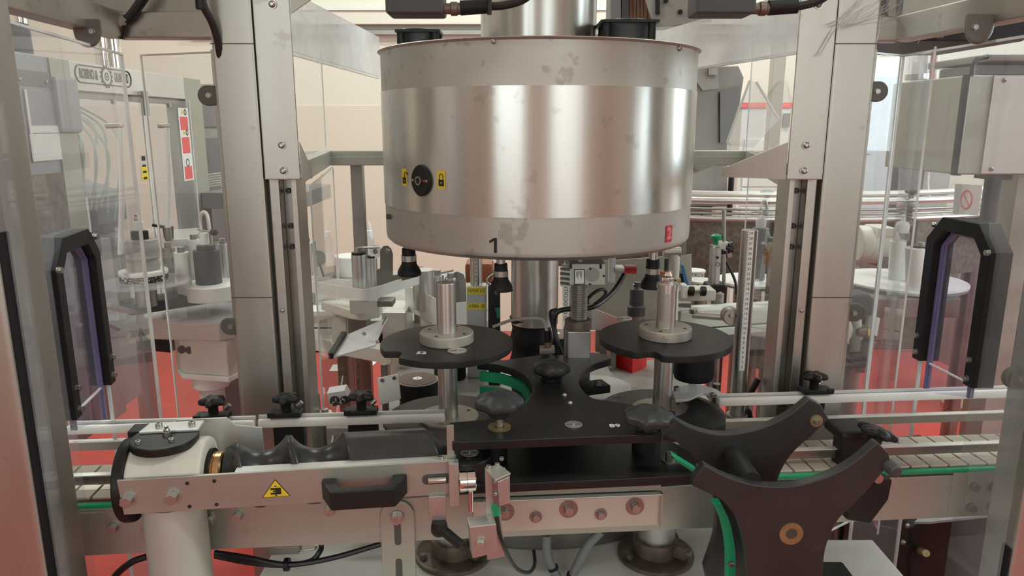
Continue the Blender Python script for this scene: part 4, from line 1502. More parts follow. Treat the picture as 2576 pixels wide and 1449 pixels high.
# cables under the conveyor on the near side
cb1 = thing('cable_bundle', 'black cables tied together sagging below the conveyor side plate', 'cable', PY(720, 1420, .86))
B().tube([PY(540, 1390, .86), PY(620, 1402, .86), PY(720, 1420, .86), PY(830, 1405, .86), PY(960, 1368, .86)], .0036, seg=8).build('cable', 'cable_black', cb1)
B().tube([PY(540, 1398, .865), PY(620, 1414, .865), PY(710, 1422, .865), PY(780, 1412, .865), PY(806, 1385, .87), PY(808, 1370, .88)], .0036, seg=8).build('cable', 'cable_black', cb1)
B().ring(PY(722, 1420, .862) - V((.003, 0, 0)), .004, .0085, .006, axis=(1, 0, 0)).build('cable_tie', 'black', cb1)
cb2 = tag(B().tube([PY(370, 1400, .80), PY(330, 1415, .80), PY(290, 1449, .80), PY(270, 1490, .80)], .0042, seg=8).build('floor_cable', 'cable_black'), 'short black cable drooping beside the cream gearbox column', 'cable')
bx = thing('junction_box', 'small grey box with wire handle hung below the conveyor', 'box', PY(715, 1385, .88))
B().prism([PY(x, y, .86) for x, y in ((671, 1378), (752, 1374), (752, 1394), (671, 1398))], V((0, .04, 0)), bev=.001).build('box', 'steel_dark', bx)
B().tube([PY(758, 1378, .87), PY(758, 1384, .87), PY(792, 1381, .87), PY(796, 1372, .87)], .0012, seg=6, n=3).build('wire_handle', 'zinc', bx)

# ================================================================== cage posts
def cage_post(sg, label):
    """sg -1: beside the feed screw, +1: beside the ruler column"""
    xc = -.370 if sg < 0 else .456
    x = lambda d: xc - sg * d              # d grows towards the drum
    t = thing('cage_post', label, 'post', V((xc, 1.05, 0)))

    def slab(name, d0, d1, y0, y1, z0, z1, m, bev=.002):
        lo = V((min(x(d0), x(d1)), y0, z0))
        hi = V((max(x(d0), x(d1)), y1, z1))
        return B().span(lo, hi, bev=bev).build(name, m, t)
    slab('tube', -.029, .029, 1.02, 1.08, 0, 2.2, 'steel_post', .005)
    slab('outer_fin', -.036, -.030, 1.035, 1.075, 0, 1.60, 'steel_post', .001)
    slab('groove', .0292, .0325, 1.034, 1.075, 0, 2.2, 'ink_grey', 0)
    slab('channel', .033, .047, 1.026, 1.075, 0, 2.2, 'steel_post', .002)
    slab('channel_back', .047, .062, 1.046, 1.078, 0, 1.43, 'steel_dark', .001)
    slab('channel_lip', .062, .070, 1.030, 1.078, 0, 1.43, 'steel_post', .001)
    slab('foot_plate', -.05, .07, 1.0, 1.10, 0, .012, 'steel_post', .002)
    # bracket plate with three bolts
    zb = 1.428
    slab('bracket_plate', .034, .082, 1.008, 1.012, zb, 2.2, 'steel_post', .001)
    slab('bracket_side', .034, .037, 1.008, 1.03, zb, 2.2, 'steel_post', .001)
    slab('bracket_foot', .034, .082, 1.008, 1.05, zb, zb + .003, 'steel_post', .0008)
    Yb = 1.0075
    for z in (zb + .012, zb + .046, zb + .225, zb + .40):
        button(t, V((x(.060), Yb, z)), (0, -1, 0), .0095)
    # gussets
    B().prism([V((x(.082), 1.014, zb)), V((x(.092 if sg < 0 else .155), 1.03 if sg < 0 else 1.06, zb)), V((x(.092 if sg < 0 else .155), 1.03 if sg < 0 else 1.06, zb + .012)), V((x(.082), 1.014, zb + .05))], V((0, .003, 0))).build('gusset', 'steel_post', t)
    B().prism([V((x(.082), 1.014, zb + .215)), V((x(.12), 1.05, zb + .25)), V((x(.12), 1.05, zb + .30)), V((x(.082), 1.014, zb + .30))], V((0, .003, 0))).build('gusset', 'steel_post', t)
    # seam lines and little screws
    for z in (1.605, 1.26):
        slab('cross_seam', -.0295, .0295, 1.0192, 1.0202, z, z + .0012, 'ink_grey', 0)
    for z in (1.535, 1.24):
        button(t, V((x(.0395), 1.0255, z)), (0, -1, 0), .006)
    hexbolt(t, V((x(.0395), 1.0255, 1.66)), (0, -1, 0), .009)
    for z in (1.41, 1.36, 1.33):
        capscrew(t, V((x(.054), 1.0455, z)), (0, -1, 0), .008, 'dark_grey')
    return t


cage_post(-1, 'stainless cage post with cover bracket behind the threads of the feed screw')
cage_post(1, 'stainless cage post with cover bracket beside the steel ruler column')


def clip(px, py, Y, d, label, group=None, s=.016):
    """grey plastic panel clip: rounded tongue pointing along d"""
    c = PY(px, py, Y)
    d = V(d).normalized()
    n = V((0, -1, 0))
    w = d.cross(n).normalized()
    t = thing('panel_clip', label, 'clip', c, group)
    pts = []
    for k in range(13):
        a = -PI / 2 + PI * k / 12
        pts.append(c + d * (s * .35 + math.cos(a) * s * .85) + w * math.sin(a) * s * .85)
    pts += [c - d * s * .8 + w * s * .8, c - d * s * .8 - w * s * .8]
    B().prism(pts, n * .010, bev=.0025).build('body', 'clip_grey', t)
    hexbolt(t, c + n * .010 + d * s * .15, n, .0065)
    return t


clip(538, 241, 1.043, (-1, 0, 0), 'grey plastic clip high on the post behind the feed screw')
clip(592, 817, 1.043, (-1, 0, 0), 'grey plastic clip halfway down the post behind the feed screw')
clip(2192, 231, 1.043, (1, 0, 0), 'grey plastic clip high on the post beside the ruler column')
clip(2136, 783, 1.043, (1, 0, 0), 'grey plastic clip halfway down the post beside the ruler column')

# ================================================================== top canopies
ZC = 1.62


def canopy(sg, label):
    if sg < 0:
        a, b, c = PZ(-60, 8, ZC), PZ(300, 99, ZC), PZ(545, 99, ZC)
    else:
        a, b, c = PZ(2640, 38, ZC), PZ(2262, 107, ZC), PZ(2192, 107, ZC)
    t = thing('cage_canopy', label, 'canopy', b)
    out = V((-1 if sg < 0 else 1, 0, 0))
    B().bar(a + UP * .018, b + UP * .018, .03, .036, bev=.003).build('side_beam', 'steel_post', t)
    B().bar(b + UP * .018, c + UP * .018, .03, .036, bev=.003).build('rear_beam', 'steel_post', t)
    B().prism([a + UP * .036, b + UP * .036, b + UP * .5, a + UP * .5], out * .002).build('side_sheet', 'steel_post', t)
    if sg < 0:
        B().prism([b + UP * .036, c + UP * .036, c + UP * .5, b + UP * .5], V((0, .002, 0))).build('rear_sheet', 'steel_post', t)
    else:
        B().prism([b + UP * .036, c + UP * .036, c + UP * .5, b + UP * .5], V((0, .002, 0))).build('rear_window', 'acrylic_hazy', t)
    return t


canopy(-1, 'stainless canopy with folded beam over the cream gearbox side of the cage')
canopy(1, 'stainless canopy with dark cobwebbed window over the outfeed side of the cage')
for pl, r, lab in (([(300, 95), (330, 40), (372, -20)], .0065, 'black cable in a grey sleeve entering the canopy corner'),):
    pts = [PY(x, y, 1.08) for x, y in pl]
    t = thing('canopy_cable', lab, 'cable', pts[0])
    B().tube(pts[0:1] + [PY(310, 58, 1.08)] + pts[1:], r, seg=10).build('cable', 'cable_black', t)
    B().cyl(PY(302, 62, 1.08), PY(316, 44, 1.08), r * 1.25, seg=12).build('sleeve', 'warm_grey', t)
t = thing('post_cable', 'black cable running down the outer side of the post behind the feed screw', 'cable', PY(556, 170, 1.02))
B().tube([PY(508, -20, 1.0), PY(512, 15, 1.0), PY(535, 60, 1.01), PY(550, 115, 1.02), PY(556, 180, 1.03)], .005, seg=10).build('cable', 'cable_black', t)
B().cyl(PY(501, -20, .99), PY(504, 24, .99), .0055, seg=12, bev=.001).build('end_sleeve', 'black', t)
for sg, px, py in ((-1, 222, 88), (1, 2462, 78)):
    c = PY(px, py, .98 if sg < 0 else .93)
    t = thing('panel_clip', 'large grey clip under the canopy beam ' + ('near the engraved machine header' if sg < 0 else 'near the hanging steel box'), 'clip', c)
    pts = [c + V((math.cos(a) * .018, 0, -abs(math.sin(a)) * .020 + .006)) for a in [PI * k / 12 for k in range(13)]]
    pts += [c + V((-.018, 0, .02)), c + V((.018, 0, .02))]
    B().prism(pts, V((-sg * -.012, .020, 0)), bev=.003).build('body', 'clip_grey', t)
    hexbolt(t, c + V((.006 * (1 if sg < 0 else -1), 0, .004)), (0, -1, 0), .006)

# dark equipment above the outfeed canopy, with cobweb
t = thing('overhead_cabinet', 'dark cable cabinet seen through the cobwebbed canopy window', 'cabinet', PY(2320, 60, 1.5))
a, b = PY(2196, 100, 1.5), PY(2440, -30, 1.5)
B().span((a.x, 1.5, 1.66), (b.x + .12, 1.8, 2.2), bev=.004).build('body', 'black', t)
for px in (2238, 2362):
    B().bar(PY(px, 95, 1.49), PY(px + 6, -40, 1.49), .014, .01, up=(0, 1, 0)).build('pale_strip', 'rust_ring', t)
B().tube([PY(2340, -10, 1.49), PY(2350, 25, 1.49), PY(2385, 45, 1.49), PY(2440, 62, 1.49)], .008, seg=8).build('hose', 'dark_grey', t)
b = B()
rnd = random.Random(3)
for k in range(46):
    p = PY(rnd.uniform(2190, 2330), rnd.uniform(0, 80), 1.125)
    q = p + V((rnd.uniform(-.03, .03), rnd.uniform(-.005, .005), rnd.uniform(-.02, .02)))
    m = (p + q) / 2 + V((rnd.uniform(-.008, .008), 0, rnd.uniform(-.008, .008)))
    b.tube([p, m, q], .00028, seg=3, n=3)
hub = PY(2108, 62, 1.0)
for k in range(16):
    q = PY(rnd.uniform(2150, 2260), rnd.uniform(-20, 55), 1.02)
    p = hub + V((rnd.uniform(-.02, .02), 0, rnd.uniform(-.004, .004)))
    b.tube([p, (p + q) / 2 + V((0, 0, -.003)), q], .00026, seg=3, n=3)
for k in range(5):
    b.tube([hub, PY(2085 - k * 4, 95 + 8 * k, 1.0), PY(2066 - k * 3, 140, 1.0)], .00024, seg=3, n=3)
cw = b.build('cobweb', 'cobweb')
tag(cw, 'wispy grey cobweb between the steel post and the canopy window', 'cobweb')
cw['kind'] = 'stuff'

# ================================================================== middle and rear beams, rear posts, fascia
zt_, zb_ = 1.446, 1.414
bm = thing('cage_beam', 'stainless cage beam running behind the drum at mid height', 'beam', V((DX, 1.65, zb_)))
LB, RB = V((-.415, 1.65, 0)), V((.53, 1.65, 0))
zc_ = (zt_ + zb_) / 2
for a, b_, nm in ((V((-.325, 1.085, 0)), LB, 'side_arm'), (LB, RB, 'rear_bar'), (RB, V((.405, 1.085, 0)), 'side_arm')):
    B().bar(V((a.x, a.y, zc_)), V((b_.x, b_.y, zc_)), .03, zt_ - zb_, bev=.002).build(nm, 'steel', bm)
    B().bar(V((a.x, a.y, zc_ + .002)) + V((0, -.0156, 0)), V((b_.x, b_.y, zc_ + .002)) + V((0, -.0156, 0)), .0006, .0012).build('fold_line', 'pale_metal', bm)
B().prism([PY(x, y, 1.63) for x, y in ((1725, 412), (1812, 412), (1748, 436))], V((0, .003, 0))).build('corner_gusset', 'steel', bm)
hexbolt(bm, PY(1750, 423, 1.629), (0, -1, 0), .008)
for px, x_, lab in ((900, -.36, 'slim steel rear cage post in front of the plain cream wall'), (1955, None, 'slim steel rear cage post near the red-topped locker')):
    Y = 1.68
    p = PY(px, 520 if x_ else 250, Y)
    t = thing('rear_post', lab, 'post', V((p.x, Y, 0)))
    B().span((p.x - .0135, Y, 0 if x_ else 1.40), (p.x + .0135, Y + .027, 1.43 if x_ else 2.1), bev=.002).build('tube', 'steel_dark' if x_ else 'steel_post', t)
    z0 = 0 if x_ else 1.40
    B().span((p.x - (.03 if x_ else .08), Y - .02, z0), (p.x + .03, Y + .05, z0 + .01), bev=.001).build('foot', 'steel_dark', t)
zf0, zf1 = 1.607, 1.692
for sg, lab in ((-1, 'frosted white fascia strip between cage post and drum, above the cream wall'), (1, 'frosted white fascia strip between cage post and drum, above the dark hopper')):
    A = V((-.33, 1.10, 0)) if sg < 0 else V((.43, 1.08, 0))
    Bq = V((-.30, 1.72, 0)) if sg < 0 else V((.30, 1.66, 0))
    t = thing('fascia_strip', lab, 'panel', (A + Bq) / 2 + UP * zf0)
    n = (Bq - A).normalized().cross(UP) * .004
    h1 = zf1
    B().prism([A + UP * zf0, Bq + UP * zf0, Bq + UP * zf1, A + UP * h1], n).build('sheet', 'frosted', t)
    B().bar(A + UP * (zf0 - .003), Bq + UP * (zf0 - .003), .006, .004).build('edge_trim', 'acrylic_edge', t)


def pane(name_label, a, b_, z0, z1, m='acrylic', edge='acrylic_edge', th=.005, edges=(1, 1, 1, 1)):
    """upright clear sheet from plan point a to b; edges: a side, b side, bottom, top"""
    a, b_ = V((a[0], a[1], 0)), V((b_[0], b_[1], 0))
    t = thing('acrylic_screen', name_label, 'panel', (a + b_) / 2 + UP * z0)
    d = (b_ - a).normalized()
    B().bar((a + b_) / 2 - d * ((b_ - a).length / 2 - .002) + UP * (z0 + z1) / 2, (a + b_) / 2 + d * ((b_ - a).length / 2 - .002) + UP * (z0 + z1) / 2, th * .2, z1 - z0 - .004).build('sheet', m, t)
    if edges[0]:
        B().bar(a + UP * z0, a + UP * z1, th * .5, .0022, up=d).build('side_edge', edge, t)
    if edges[1]:
        B().bar(b_ + UP * z0, b_ + UP * z1, th * .5, .0022, up=d).build('side_edge', edge, t)
    if edges[2]:
        B().bar(a + UP * z0, b_ + UP * z0, th * .5, .0025).build('bottom_edge', edge, t)
    if edges[3]:
        B().bar(a + UP * z1, b_ + UP * z1, th * .5, .0025).build('top_edge', edge, t)
    return t


# rear clear panels above and below the mid beam
pane('clear rear panel above the mid beam beside the drum and cream wall', (-.335, 1.12), (-.405, 1.63), 1.447, 1.69)
pane('clear rear panel above the mid beam before the dark hopper', (.51, 1.63), (.44, 1.12), 1.447, 1.69)
pane('clear lower panel behind the feed screw post reaching down below the label arm', (-.30, 1.10), (-.385, 1.60), .95, 1.412)
pane('clear lower panel behind the ruler column', (.42, 1.12), (.51, 1.60), .95, 1.412)
# triangular clear flap by the hopper
t = thing('clear_flap', 'pointed clear acrylic flap leaning by the dark hopper', 'panel', PY(1880, 365, 1.45))
fp = [PY(x, y, 1.45) for x, y in ((1829, 358), (1886, 203), (1902, 206), (1960, 300), (1895, 372), (1840, 366))]
B().prism(fp, V((0, .004, 0))).build('sheet', 'acrylic_hazy', t)
for a, b_ in ((0, 1), (2, 3), (0, 5)):
    B().bar(fp[a], fp[b_], .004, .003, up=(0, 1, 0)).build('edge', 'acrylic_edge', t)


# ================================================================== bottle gates: side panels with the black arch
def side_gate(sg, xa, ya, xb, yb, arch_y0, arch_y1, za, zb, label):
    """clear side wall from (xa,ya) near to (xb,yb) far; arch opening between arch_y0..arch_y1"""
    d = V((xb - xa, yb - ya, 0)).normalized()
    A = V((xa, ya, 0))
    inn = V((1 if sg < 0 else -1, 0, 0))

    def W(y, z, off=0):
        return A + d * ((y - ya) / d.y) + UP * z + inn * off
    t = thing('bottle_gate', label, 'panel', W((arch_y0 + arch_y1) / 2, .8))
    ztop = 1.60
    g = -.010
    # clear sheet with the opening left out
    pts = [W(ya, .80), W(arch_y0 - g, .80), W(arch_y0 - g, zb - .03), W(arch_y0 + .02, zb + .004), W(arch_y1 - .02, zb + .004), W(arch_y1 + g, zb - .03), W(arch_y1 + g, .80), W(yb, .80), W(yb, ztop), W(ya, ztop)]
    B().prism(pts, inn * .0008).build('clear_sheet', 'acrylic_hazy', t)
    B().bar(W(yb, .80), W(yb, ztop), .005, .003, up=d).build('far_edge', 'acrylic_edge', t)
    B().bar(W(ya, ztop), W(yb, ztop), .004, .003).build('top_edge', 'acrylic_edge', t)
    B().bar(W(arch_y1 + g, .80), W(arch_y1 + g, za), .004, .003, up=d).build('opening_edge', 'acrylic_edge', t)
    # black arch
    w = .018
    c = .032
    zn = za - .0
    outer = [(arch_y0, za), (arch_y0, zb - c), (arch_y0 + c * .9, zb), (arch_y1 - c * .9, zb), (arch_y1, zb - c), (arch_y1, za)]
    inner = [(arch_y1 - w, za), (arch_y1 - w, zb - c - .006), (arch_y1 - c * .9 - .006, zb - w), (arch_y0 + c * .9 + .006, zb - w), (arch_y0 + w, zb - c - .006), (arch_y0 + w, za)]
    ar = B().prism([W(y, z, -.021) for y, z in outer + inner], inn * .028, bev=.0012).build('black_arch', 'black_rubber', t)
    for y, z in ((arch_y0 + .004, zb - c), (arch_y1 - .014, zb - .012), (arch_y1 - .008, za + .035), (arch_y1 - .010, za + .012), (arch_y0 + .010, za + .035), (arch_y0 + .010, za + .010)):
        hexbolt(ar, W(y, z, .007), inn, .0065)
    # violet-edged clear sheet clipped round the inside of the arch
    li = [(arch_y1 - w - .0005, za - .045), (arch_y1 - w - .0005, zb - c - .008), (arch_y1 - c * .9 - .008, zb - w - .0005), (arch_y0 + c * .9 + .008, zb - w - .0005), (arch_y0 + w + .0005, zb - c - .008), (arch_y0 + w + .0005, za - .02)]
    li2 = [(y + (-.0035 if y > (arch_y0 + arch_y1) / 2 else .0035), z - (.0035 if z > zb - .03 else 0)) for y, z in li]
    B().prism([W(y, z, -.010) for y, z in li + li2[::-1]], inn * .007).build('violet_edge', 'acrylic_purple', t)
    B().prism([W(y, z, -.006) for y, z in li2], inn * .0008).build('clear_flap', 'acrylic_violet', t)
    B().bar(W(arch_y0 + w, za - .002, -.006), W(arch_y1 - w, za - .002, -.006), .003, .002).build('flap_edge', 'acrylic_edge', t)
    return t


side_gate(-1, -.485, .70, -.562, 1.105, .782, .915, 1.173, 1.378, 'clear side wall with black arched bottle opening at the gearbox end of the conveyor')
side_gate(1, .595, .80, .575, 1.13, .883, 1.012, 1.174, 1.380, 'clear side wall with black arched bottle opening at the outfeed end of the conveyor')
pane('clear rear side panel between the canopy corner and the post behind the feed screw', (-.5436, 1.125), (-.415, 1.075), .85, 1.60, edges=(1, 1, 1, 1))
pane('clear rear side panel between the canopy corner and the post beside the ruler column', (.57, 1.125), (.495, 1.075), .85, 1.60, edges=(1, 1, 1, 1))
pane('clear edge panel hanging beside the outfeed arch', (.55, 1.0), (.585, 1.12), .90, 1.60, edges=(1, 0, 0, 0))

# foreground door posts
for sg, x0, x1, y0, y1, lab in ((-1, -.575, -.490, .690, .762, 'near stainless door post with black gasket beside the screw gearbox'), (1, .603, .69, .795, .852, 'near stainless door post beyond the outfeed end of the conveyor')):
    t = thing('door_post', lab, 'post', V(((x0 + x1) / 2, (y0 + y1) / 2, 0)))
    B().span((x0, y0, 0), (x1, y1, 2.2), bev=.006).build('tube', 'steel_post', t)
    xi = x1 if sg < 0 else x0
    B().span((min(xi, xi - sg * .002), y0 + .004, 0), (max(xi, xi - sg * .002), y0 + .018, 1.40 if sg < 0 else 1.0)).build('gasket', 'black_rubber', t)
    B().span((x0 - .01, y0 - .01, 0), (x1 + .01, y1 + .01, .012)).build('foot_plate', 'steel_dark', t)
clip(2556, 946, .84, (-1, 0, 0), 'grey plastic clip on the near door post beyond the outfeed arch')

# faded warning sign on the outfeed side wall
sgn = thing('warning_sign', 'faded pink prohibition sign with crossed hand stuck on the clear wall', 'sign', PY(2435, 535, .98))
X_ = .586
q = [PX(x, y, X_) for x, y in ((2404, 462), (2472, 466), (2462, 542), (2398, 538))]
B().prism(q, V((-.0008, 0, 0))).build('sheet', 'paper', sgn, 'faded pale sheet')
c = (q[0] + q[1] + q[2] + q[3]) / 4 - V((.0012, 0, 0))
B().ring(c, .0105, .0125, .0004, axis=(-1, 0, 0), seg=32).build('ring', 'pink_print', sgn)
B().bar(c + V((0, .008, .008)), c - V((0, .008, .008)), .0005, .002, up=(0, 1, -1)).build('slash', 'pink_print', sgn)

# ================================================================== neighbouring capping machine, its side in the plane x = XM
XM = -.97


def M_(px, py, off=0.0):
    return PX(px, py, XM + off)


cm = thing('capping_machine', 'grey steel capping machine with engraved header and clear doors', 'machine', V((XM - .25, 2.0, 0)))
a, b = M_(26, 116), M_(167, 143)
yA, yB = a.y, b.y
yC, yD = M_(462, 200).y, M_(505, 215).y
zTop = (M_(167, 143).z + M_(462, 200).z) / 2
B().span((XM - .5, yA, .80), (XM, yB, zTop + .002), bev=.004).build('control_column', 'box_grey', cm)
B().span((XM - .012, yB - .07, .80), (XM + .004, yB, zTop), bev=.001).build('column_trim', 'steel', cm)
hz0 = (M_(180, 228).z + M_(478, 250).z) / 2
hd = B().span((XM - .012, yB, hz0), (XM, yC, zTop), bev=.002).build('header', 'pale_metal', cm)
B().span((XM - .06, yB, hz0 - .014), (XM - .013, yC, hz0 + .002)).build('header_lip', 'steel_dark', cm)
B().span((XM - .06, yC, .95), (XM, yD, zTop), bev=.002).build('end_column', 'steel', cm)
B().span((XM - .5, yB, .95), (XM - .02, yD, 1.0)).build('table', 'steel', cm)
B().span((XM - .5, yB, .80), (XM - .02, 1.86, .95)).build('lower_cabinet', 'box_grey', cm)
for lx, ly in ((XM - .46, yA + .05), (XM - .46, 1.80), (XM - .25, yD - .05), (XM - .08, yA + .06)):
    B().cyl((lx, ly, 0), (lx, ly, .82 if ly < 1.85 else .96), .03, seg=16).build('leg', 'steel_dark', cm)
yE, yF, yG = M_(215, 900).y, M_(250, 900).y, M_(300, 900).y
B().span((XM + .001, yE, .80), (XM + .003, yF, 1.20)).build('side_panel', 'wood', cm, 'brown panel')
B().span((XM + .001, yF, .80), (XM + .003, yG, 1.20)).build('side_panel', 'box_grey', cm)
# header engraving
du = V((0, 1, 0))


def onh(px, py):
    return M_(px, py, .0006)


gc = onh(268, 193)
ph = (zTop - hz0)
gr = []
NT = 14
for k in range(NT * 4):
    an = 2 * PI * k / (NT * 4)
    r = ph * (.43 if k % 4 in (0, 1) else .345)
    gr.append(gc + du * math.cos(an) * r * 1.0 + UP * math.sin(an) * r)
lg = B().prism(gr, V((.0004, 0, 0))).build('gear_emblem', 'ink_grey', hd)
B().cyl(gc + V((.0004, 0, 0)), gc + V((.0007, 0, 0)), ph * .28, seg=32).build('gear_face', 'pale_metal', lg)
B().ring(gc + V((.0007, 0, 0)), ph * .11, ph * .15, .0003, axis=(1, 0, 0), seg=24).build('gear_ring', 'ink_grey', lg)
B().ring(gc + V((.0007, 0, 0)), ph * .03, ph * .06, .0003, axis=(1, 0, 0), seg=24).build('gear_centre', 'ink_grey', lg)
ya, yb_ = onh(190, 190).y, onh(330, 205).y
zc = gc.z
hh = ph * .30
out = []
for k in range(13):
    an = PI / 2 + PI * k / 12
    out.append(V((XM + .0008, ya + hh + math.cos(an) * hh, zc + math.sin(an) * hh)))
l1 = [V((XM + .0008, gc.y - ph * .36, zc + hh))] + out + [V((XM + .0008, gc.y - ph * .30, zc - hh))]
B().tube(l1, .0016, seg=6, smooth=False).build('outline', 'ink_grey', hd)
out = [V((XM + .0008, yb_ - hh + math.cos(an) * hh, zc + math.sin(an) * hh)) for an in [-PI / 2 + PI * k / 12 for k in range(13)]]
B().tube([V((XM + .0008, gc.y + ph * .30, zc - hh))] + out + [V((XM + .0008, gc.y + ph * .36, zc + hh))], .0016, seg=6, smooth=False).build('outline', 'ink_grey', hd)
y1, y2 = ya + .016, gc.y - ph * .60
text(hd, 'ROBINO &', V((XM + .0008, (y1 + y2) / 2, zc)), du, UP, ph * .50, 'ink_grey', 'lettering', fit=(y2 - y1), bold=.0006)
y1, y2 = gc.y + ph * .58, yb_ - .014
text(hd, 'GALANDRINO', V((XM + .0008, (y1 + y2) / 2, zc)), du, UP, ph * .50, 'ink_grey', 'lettering', fit=(y2 - y1), bold=.0004)
# clear doors below the header, edges, hinges
for k, (p0, p1) in enumerate(((182, 352), (354, 470))):
    q0, q1 = M_(p0, 260).y, M_(p1, 260).y
    dr_ = B().span((XM + .006, q0, 1.0), (XM + .0066, q1, hz0 - .006)).build('clear_door', 'acrylic_hazy', cm)
    B().span((XM + .004, q1 - .004, 1.0), (XM + .008, q1, hz0 - .006)).build('door_edge', 'acrylic_edge', dr_)
    B().cyl(V((XM + .008, (q0 + q1) / 2, hz0 - .02)), V((XM + .014, (q0 + q1) / 2, hz0 - .02)), .006, seg=14).build('door_screw', 'zinc', dr_)
B().span((XM + .004, M_(349, 240).y, hz0 - .05), (XM + .018, M_(356, 240).y, hz0 + .012), bev=.001).build('hinge', 'steel', cm)
# red instruction strip, yellow label
q0, q1 = M_(449, 300, .008), M_(474, 300, .008)
rs = B().span((XM + .008, q0.y, M_(462, 455).z), (XM + .0086, q1.y, M_(462, 272).z)).build('instruction_strip', 'paper', cm)
zz0, zz1 = M_(462, 455).z, M_(462, 272).z
for f0, f1 in ((.42, .64 + .16), ):
    pass
for f0, f1 in ((.02, .20), (.38, .60), (.70, .88)):
    B().span((XM + .0086, q0.y + .008, zz0 + (zz1 - zz0) * f0), (XM + .0089, q1.y - .008, zz0 + (zz1 - zz0) * f1)).build('red_field', 'sticker_red', rs)
for f in (.64, .92):
    c = V((XM + .0087, (q0.y * .6 + q1.y * .4), zz0 + (zz1 - zz0) * f))
    B().prism([c + du * .010, c - du * .010, c + UP * .014], V((.0003, 0, 0))).build('warning_triangle', 'yellow', rs)
    c = V((XM + .0087, (q0.y * .3 + q1.y * .7), zz0 + (zz1 - zz0) * f + .005))
    B().ring(c, .005, .009, .0003, axis=(1, 0, 0), seg=20).build('warning_ring', 'ink', rs)
c = V((XM + .0087, (q0.y + q1.y) / 2, zz0 + (zz1 - zz0) * .25))
B().ring(c, .008, .012, .0003, axis=(1, 0, 0), seg=20).build('warning_ring', 'ink_grey', rs)
q0, q1 = M_(356, 430, .008), M_(371, 430, .008)
yl = B().span((XM + .008, q0.y, M_(364, 453).z), (XM + .0086, q1.y, M_(364, 417).z)).build('yellow_label', 'yellow', cm)
for k in range(4):
    z = M_(364, 450).z + k * .016
    B().span((XM + .0086, q0.y + .006, z), (XM + .0088, q1.y - .006, z + (.006 if k < 3 else .012))).build('print_line', 'ink', yl)
# paper pouch on the control column
pk = thing('document_pouch', 'clear punched document pouch with white papers on a grey control column', 'pouch', M_(110, 408, .003))
B().span((XM + .002, M_(56, 230).y, M_(110, 405).z), (XM + .003, M_(150, 230).y, M_(110, 228).z)).build('pouch', 'disc_clear', pk)
B().span((XM + .0032, M_(70, 340).y, M_(110, 404).z), (XM + .004, M_(160, 340).y, M_(110, 336).z)).build('paper_sheet', 'paper', pk)
B().span((XM + .0032, M_(74, 340).y, M_(110, 334).z), (XM + .004, M_(146, 340).y, M_(110, 316).z)).build('paper_strip', 'paper', pk)
B().span((XM + .0042, M_(56, 230).y, M_(110, 405).z), (XM + .0046, M_(62, 230).y, M_(110, 228).z)).build('punched_edge', 'white', pk)
B().span((XM + .0005, M_(40, 180).y, M_(100, 218).z), (XM + .002, M_(122, 180).y, M_(100, 180).z), bev=.0004).build('holder_plate', 'mid_grey', pk)
for px, py in ((51, 200), (117, 207)):
    button(pk, M_(px, py, .003), (1, 0, 0), .007)
B().span((XM - .02, M_(123, 180).y, M_(150, 336).z), (XM + .014, M_(180, 180).y, M_(150, 192).z), bev=.01).build('rounded_flap', 'box_grey', cm)
B().span((XM + .001, M_(80, 500).y, M_(130, 585).z), (XM + .003, M_(170, 500).y, M_(130, 436).z)).build('brown_panel', 'rust_ring', cm)
B().span((XM + .003, M_(172, 540).y, M_(200, 590).z), (XM + .0036, M_(222, 540).y, M_(200, 500).z)).build('paper_note', 'paper', cm)
# works inside: capping turret, blocks, hoses
tb = V((XM - .24, (yB + yC) / 2, 1.0))
B().cyl(tb, tb + UP * .22, .13, seg=32, bev=.01).build('turret', 'dark_grey', cm)
B().lathe(tb + UP * .22, [(.12, 0), (.16, .03), (.16, .10), (.07, .14), (.07, .34)], seg=32).build('turret_head', 'mid_grey', cm)
for k in range(5):
    an = PI * (1.3 + .35 * k)
    c = tb + V((math.cos(an) * .14, math.sin(an) * .14, .02))
    B().cyl(c, c + UP * .20, .022, seg=16).build('capping_head', 'steel', cm)
B().span((XM - .10, yB + .03, 1.0), (XM - .04, yB + .12, 1.30), bev=.004).build('valve_block', 'dark_grey', cm)
B().span((XM - .12, yB + .14, 1.0), (XM - .06, yB + .2, 1.22), bev=.004).build('valve_block', 'warm_grey', cm)
rnd = random.Random(11)
for k in range(9):
    y = yB + .02 + k * .028
    B().tube([V((XM - .07, y, 1.30 - .02 * (k % 3))), V((XM - .05 - .02 * (k % 2), y + .03, 1.42)), V((XM - .10, y + .05 + .02 * (k % 3), 1.50)), V((XM - .16, y + .02, 1.56))], .0032, seg=8).build('air_hose', 'pale_green', cm)
B().cyl(V((XM - .03, M_(300, 110).y, zTop)), V((XM - .03, M_(300, 110).y, zTop + .5)), .03, seg=20).build('chrome_pipe', 'chrome', cm)
B().cyl(M_(95, 120) + V((-.05, 0, -.02)), M_(92, 60) + V((-.05, 0, 0)), .035, .03, seg=20).build('black_handle', 'dark_grey', cm)
B().cyl(M_(122, 125) + V((-.05, 0, -.02)), M_(112, 20) + V((-.05, 0, 0)), .012, seg=14).build('steel_rod', 'chrome', cm)

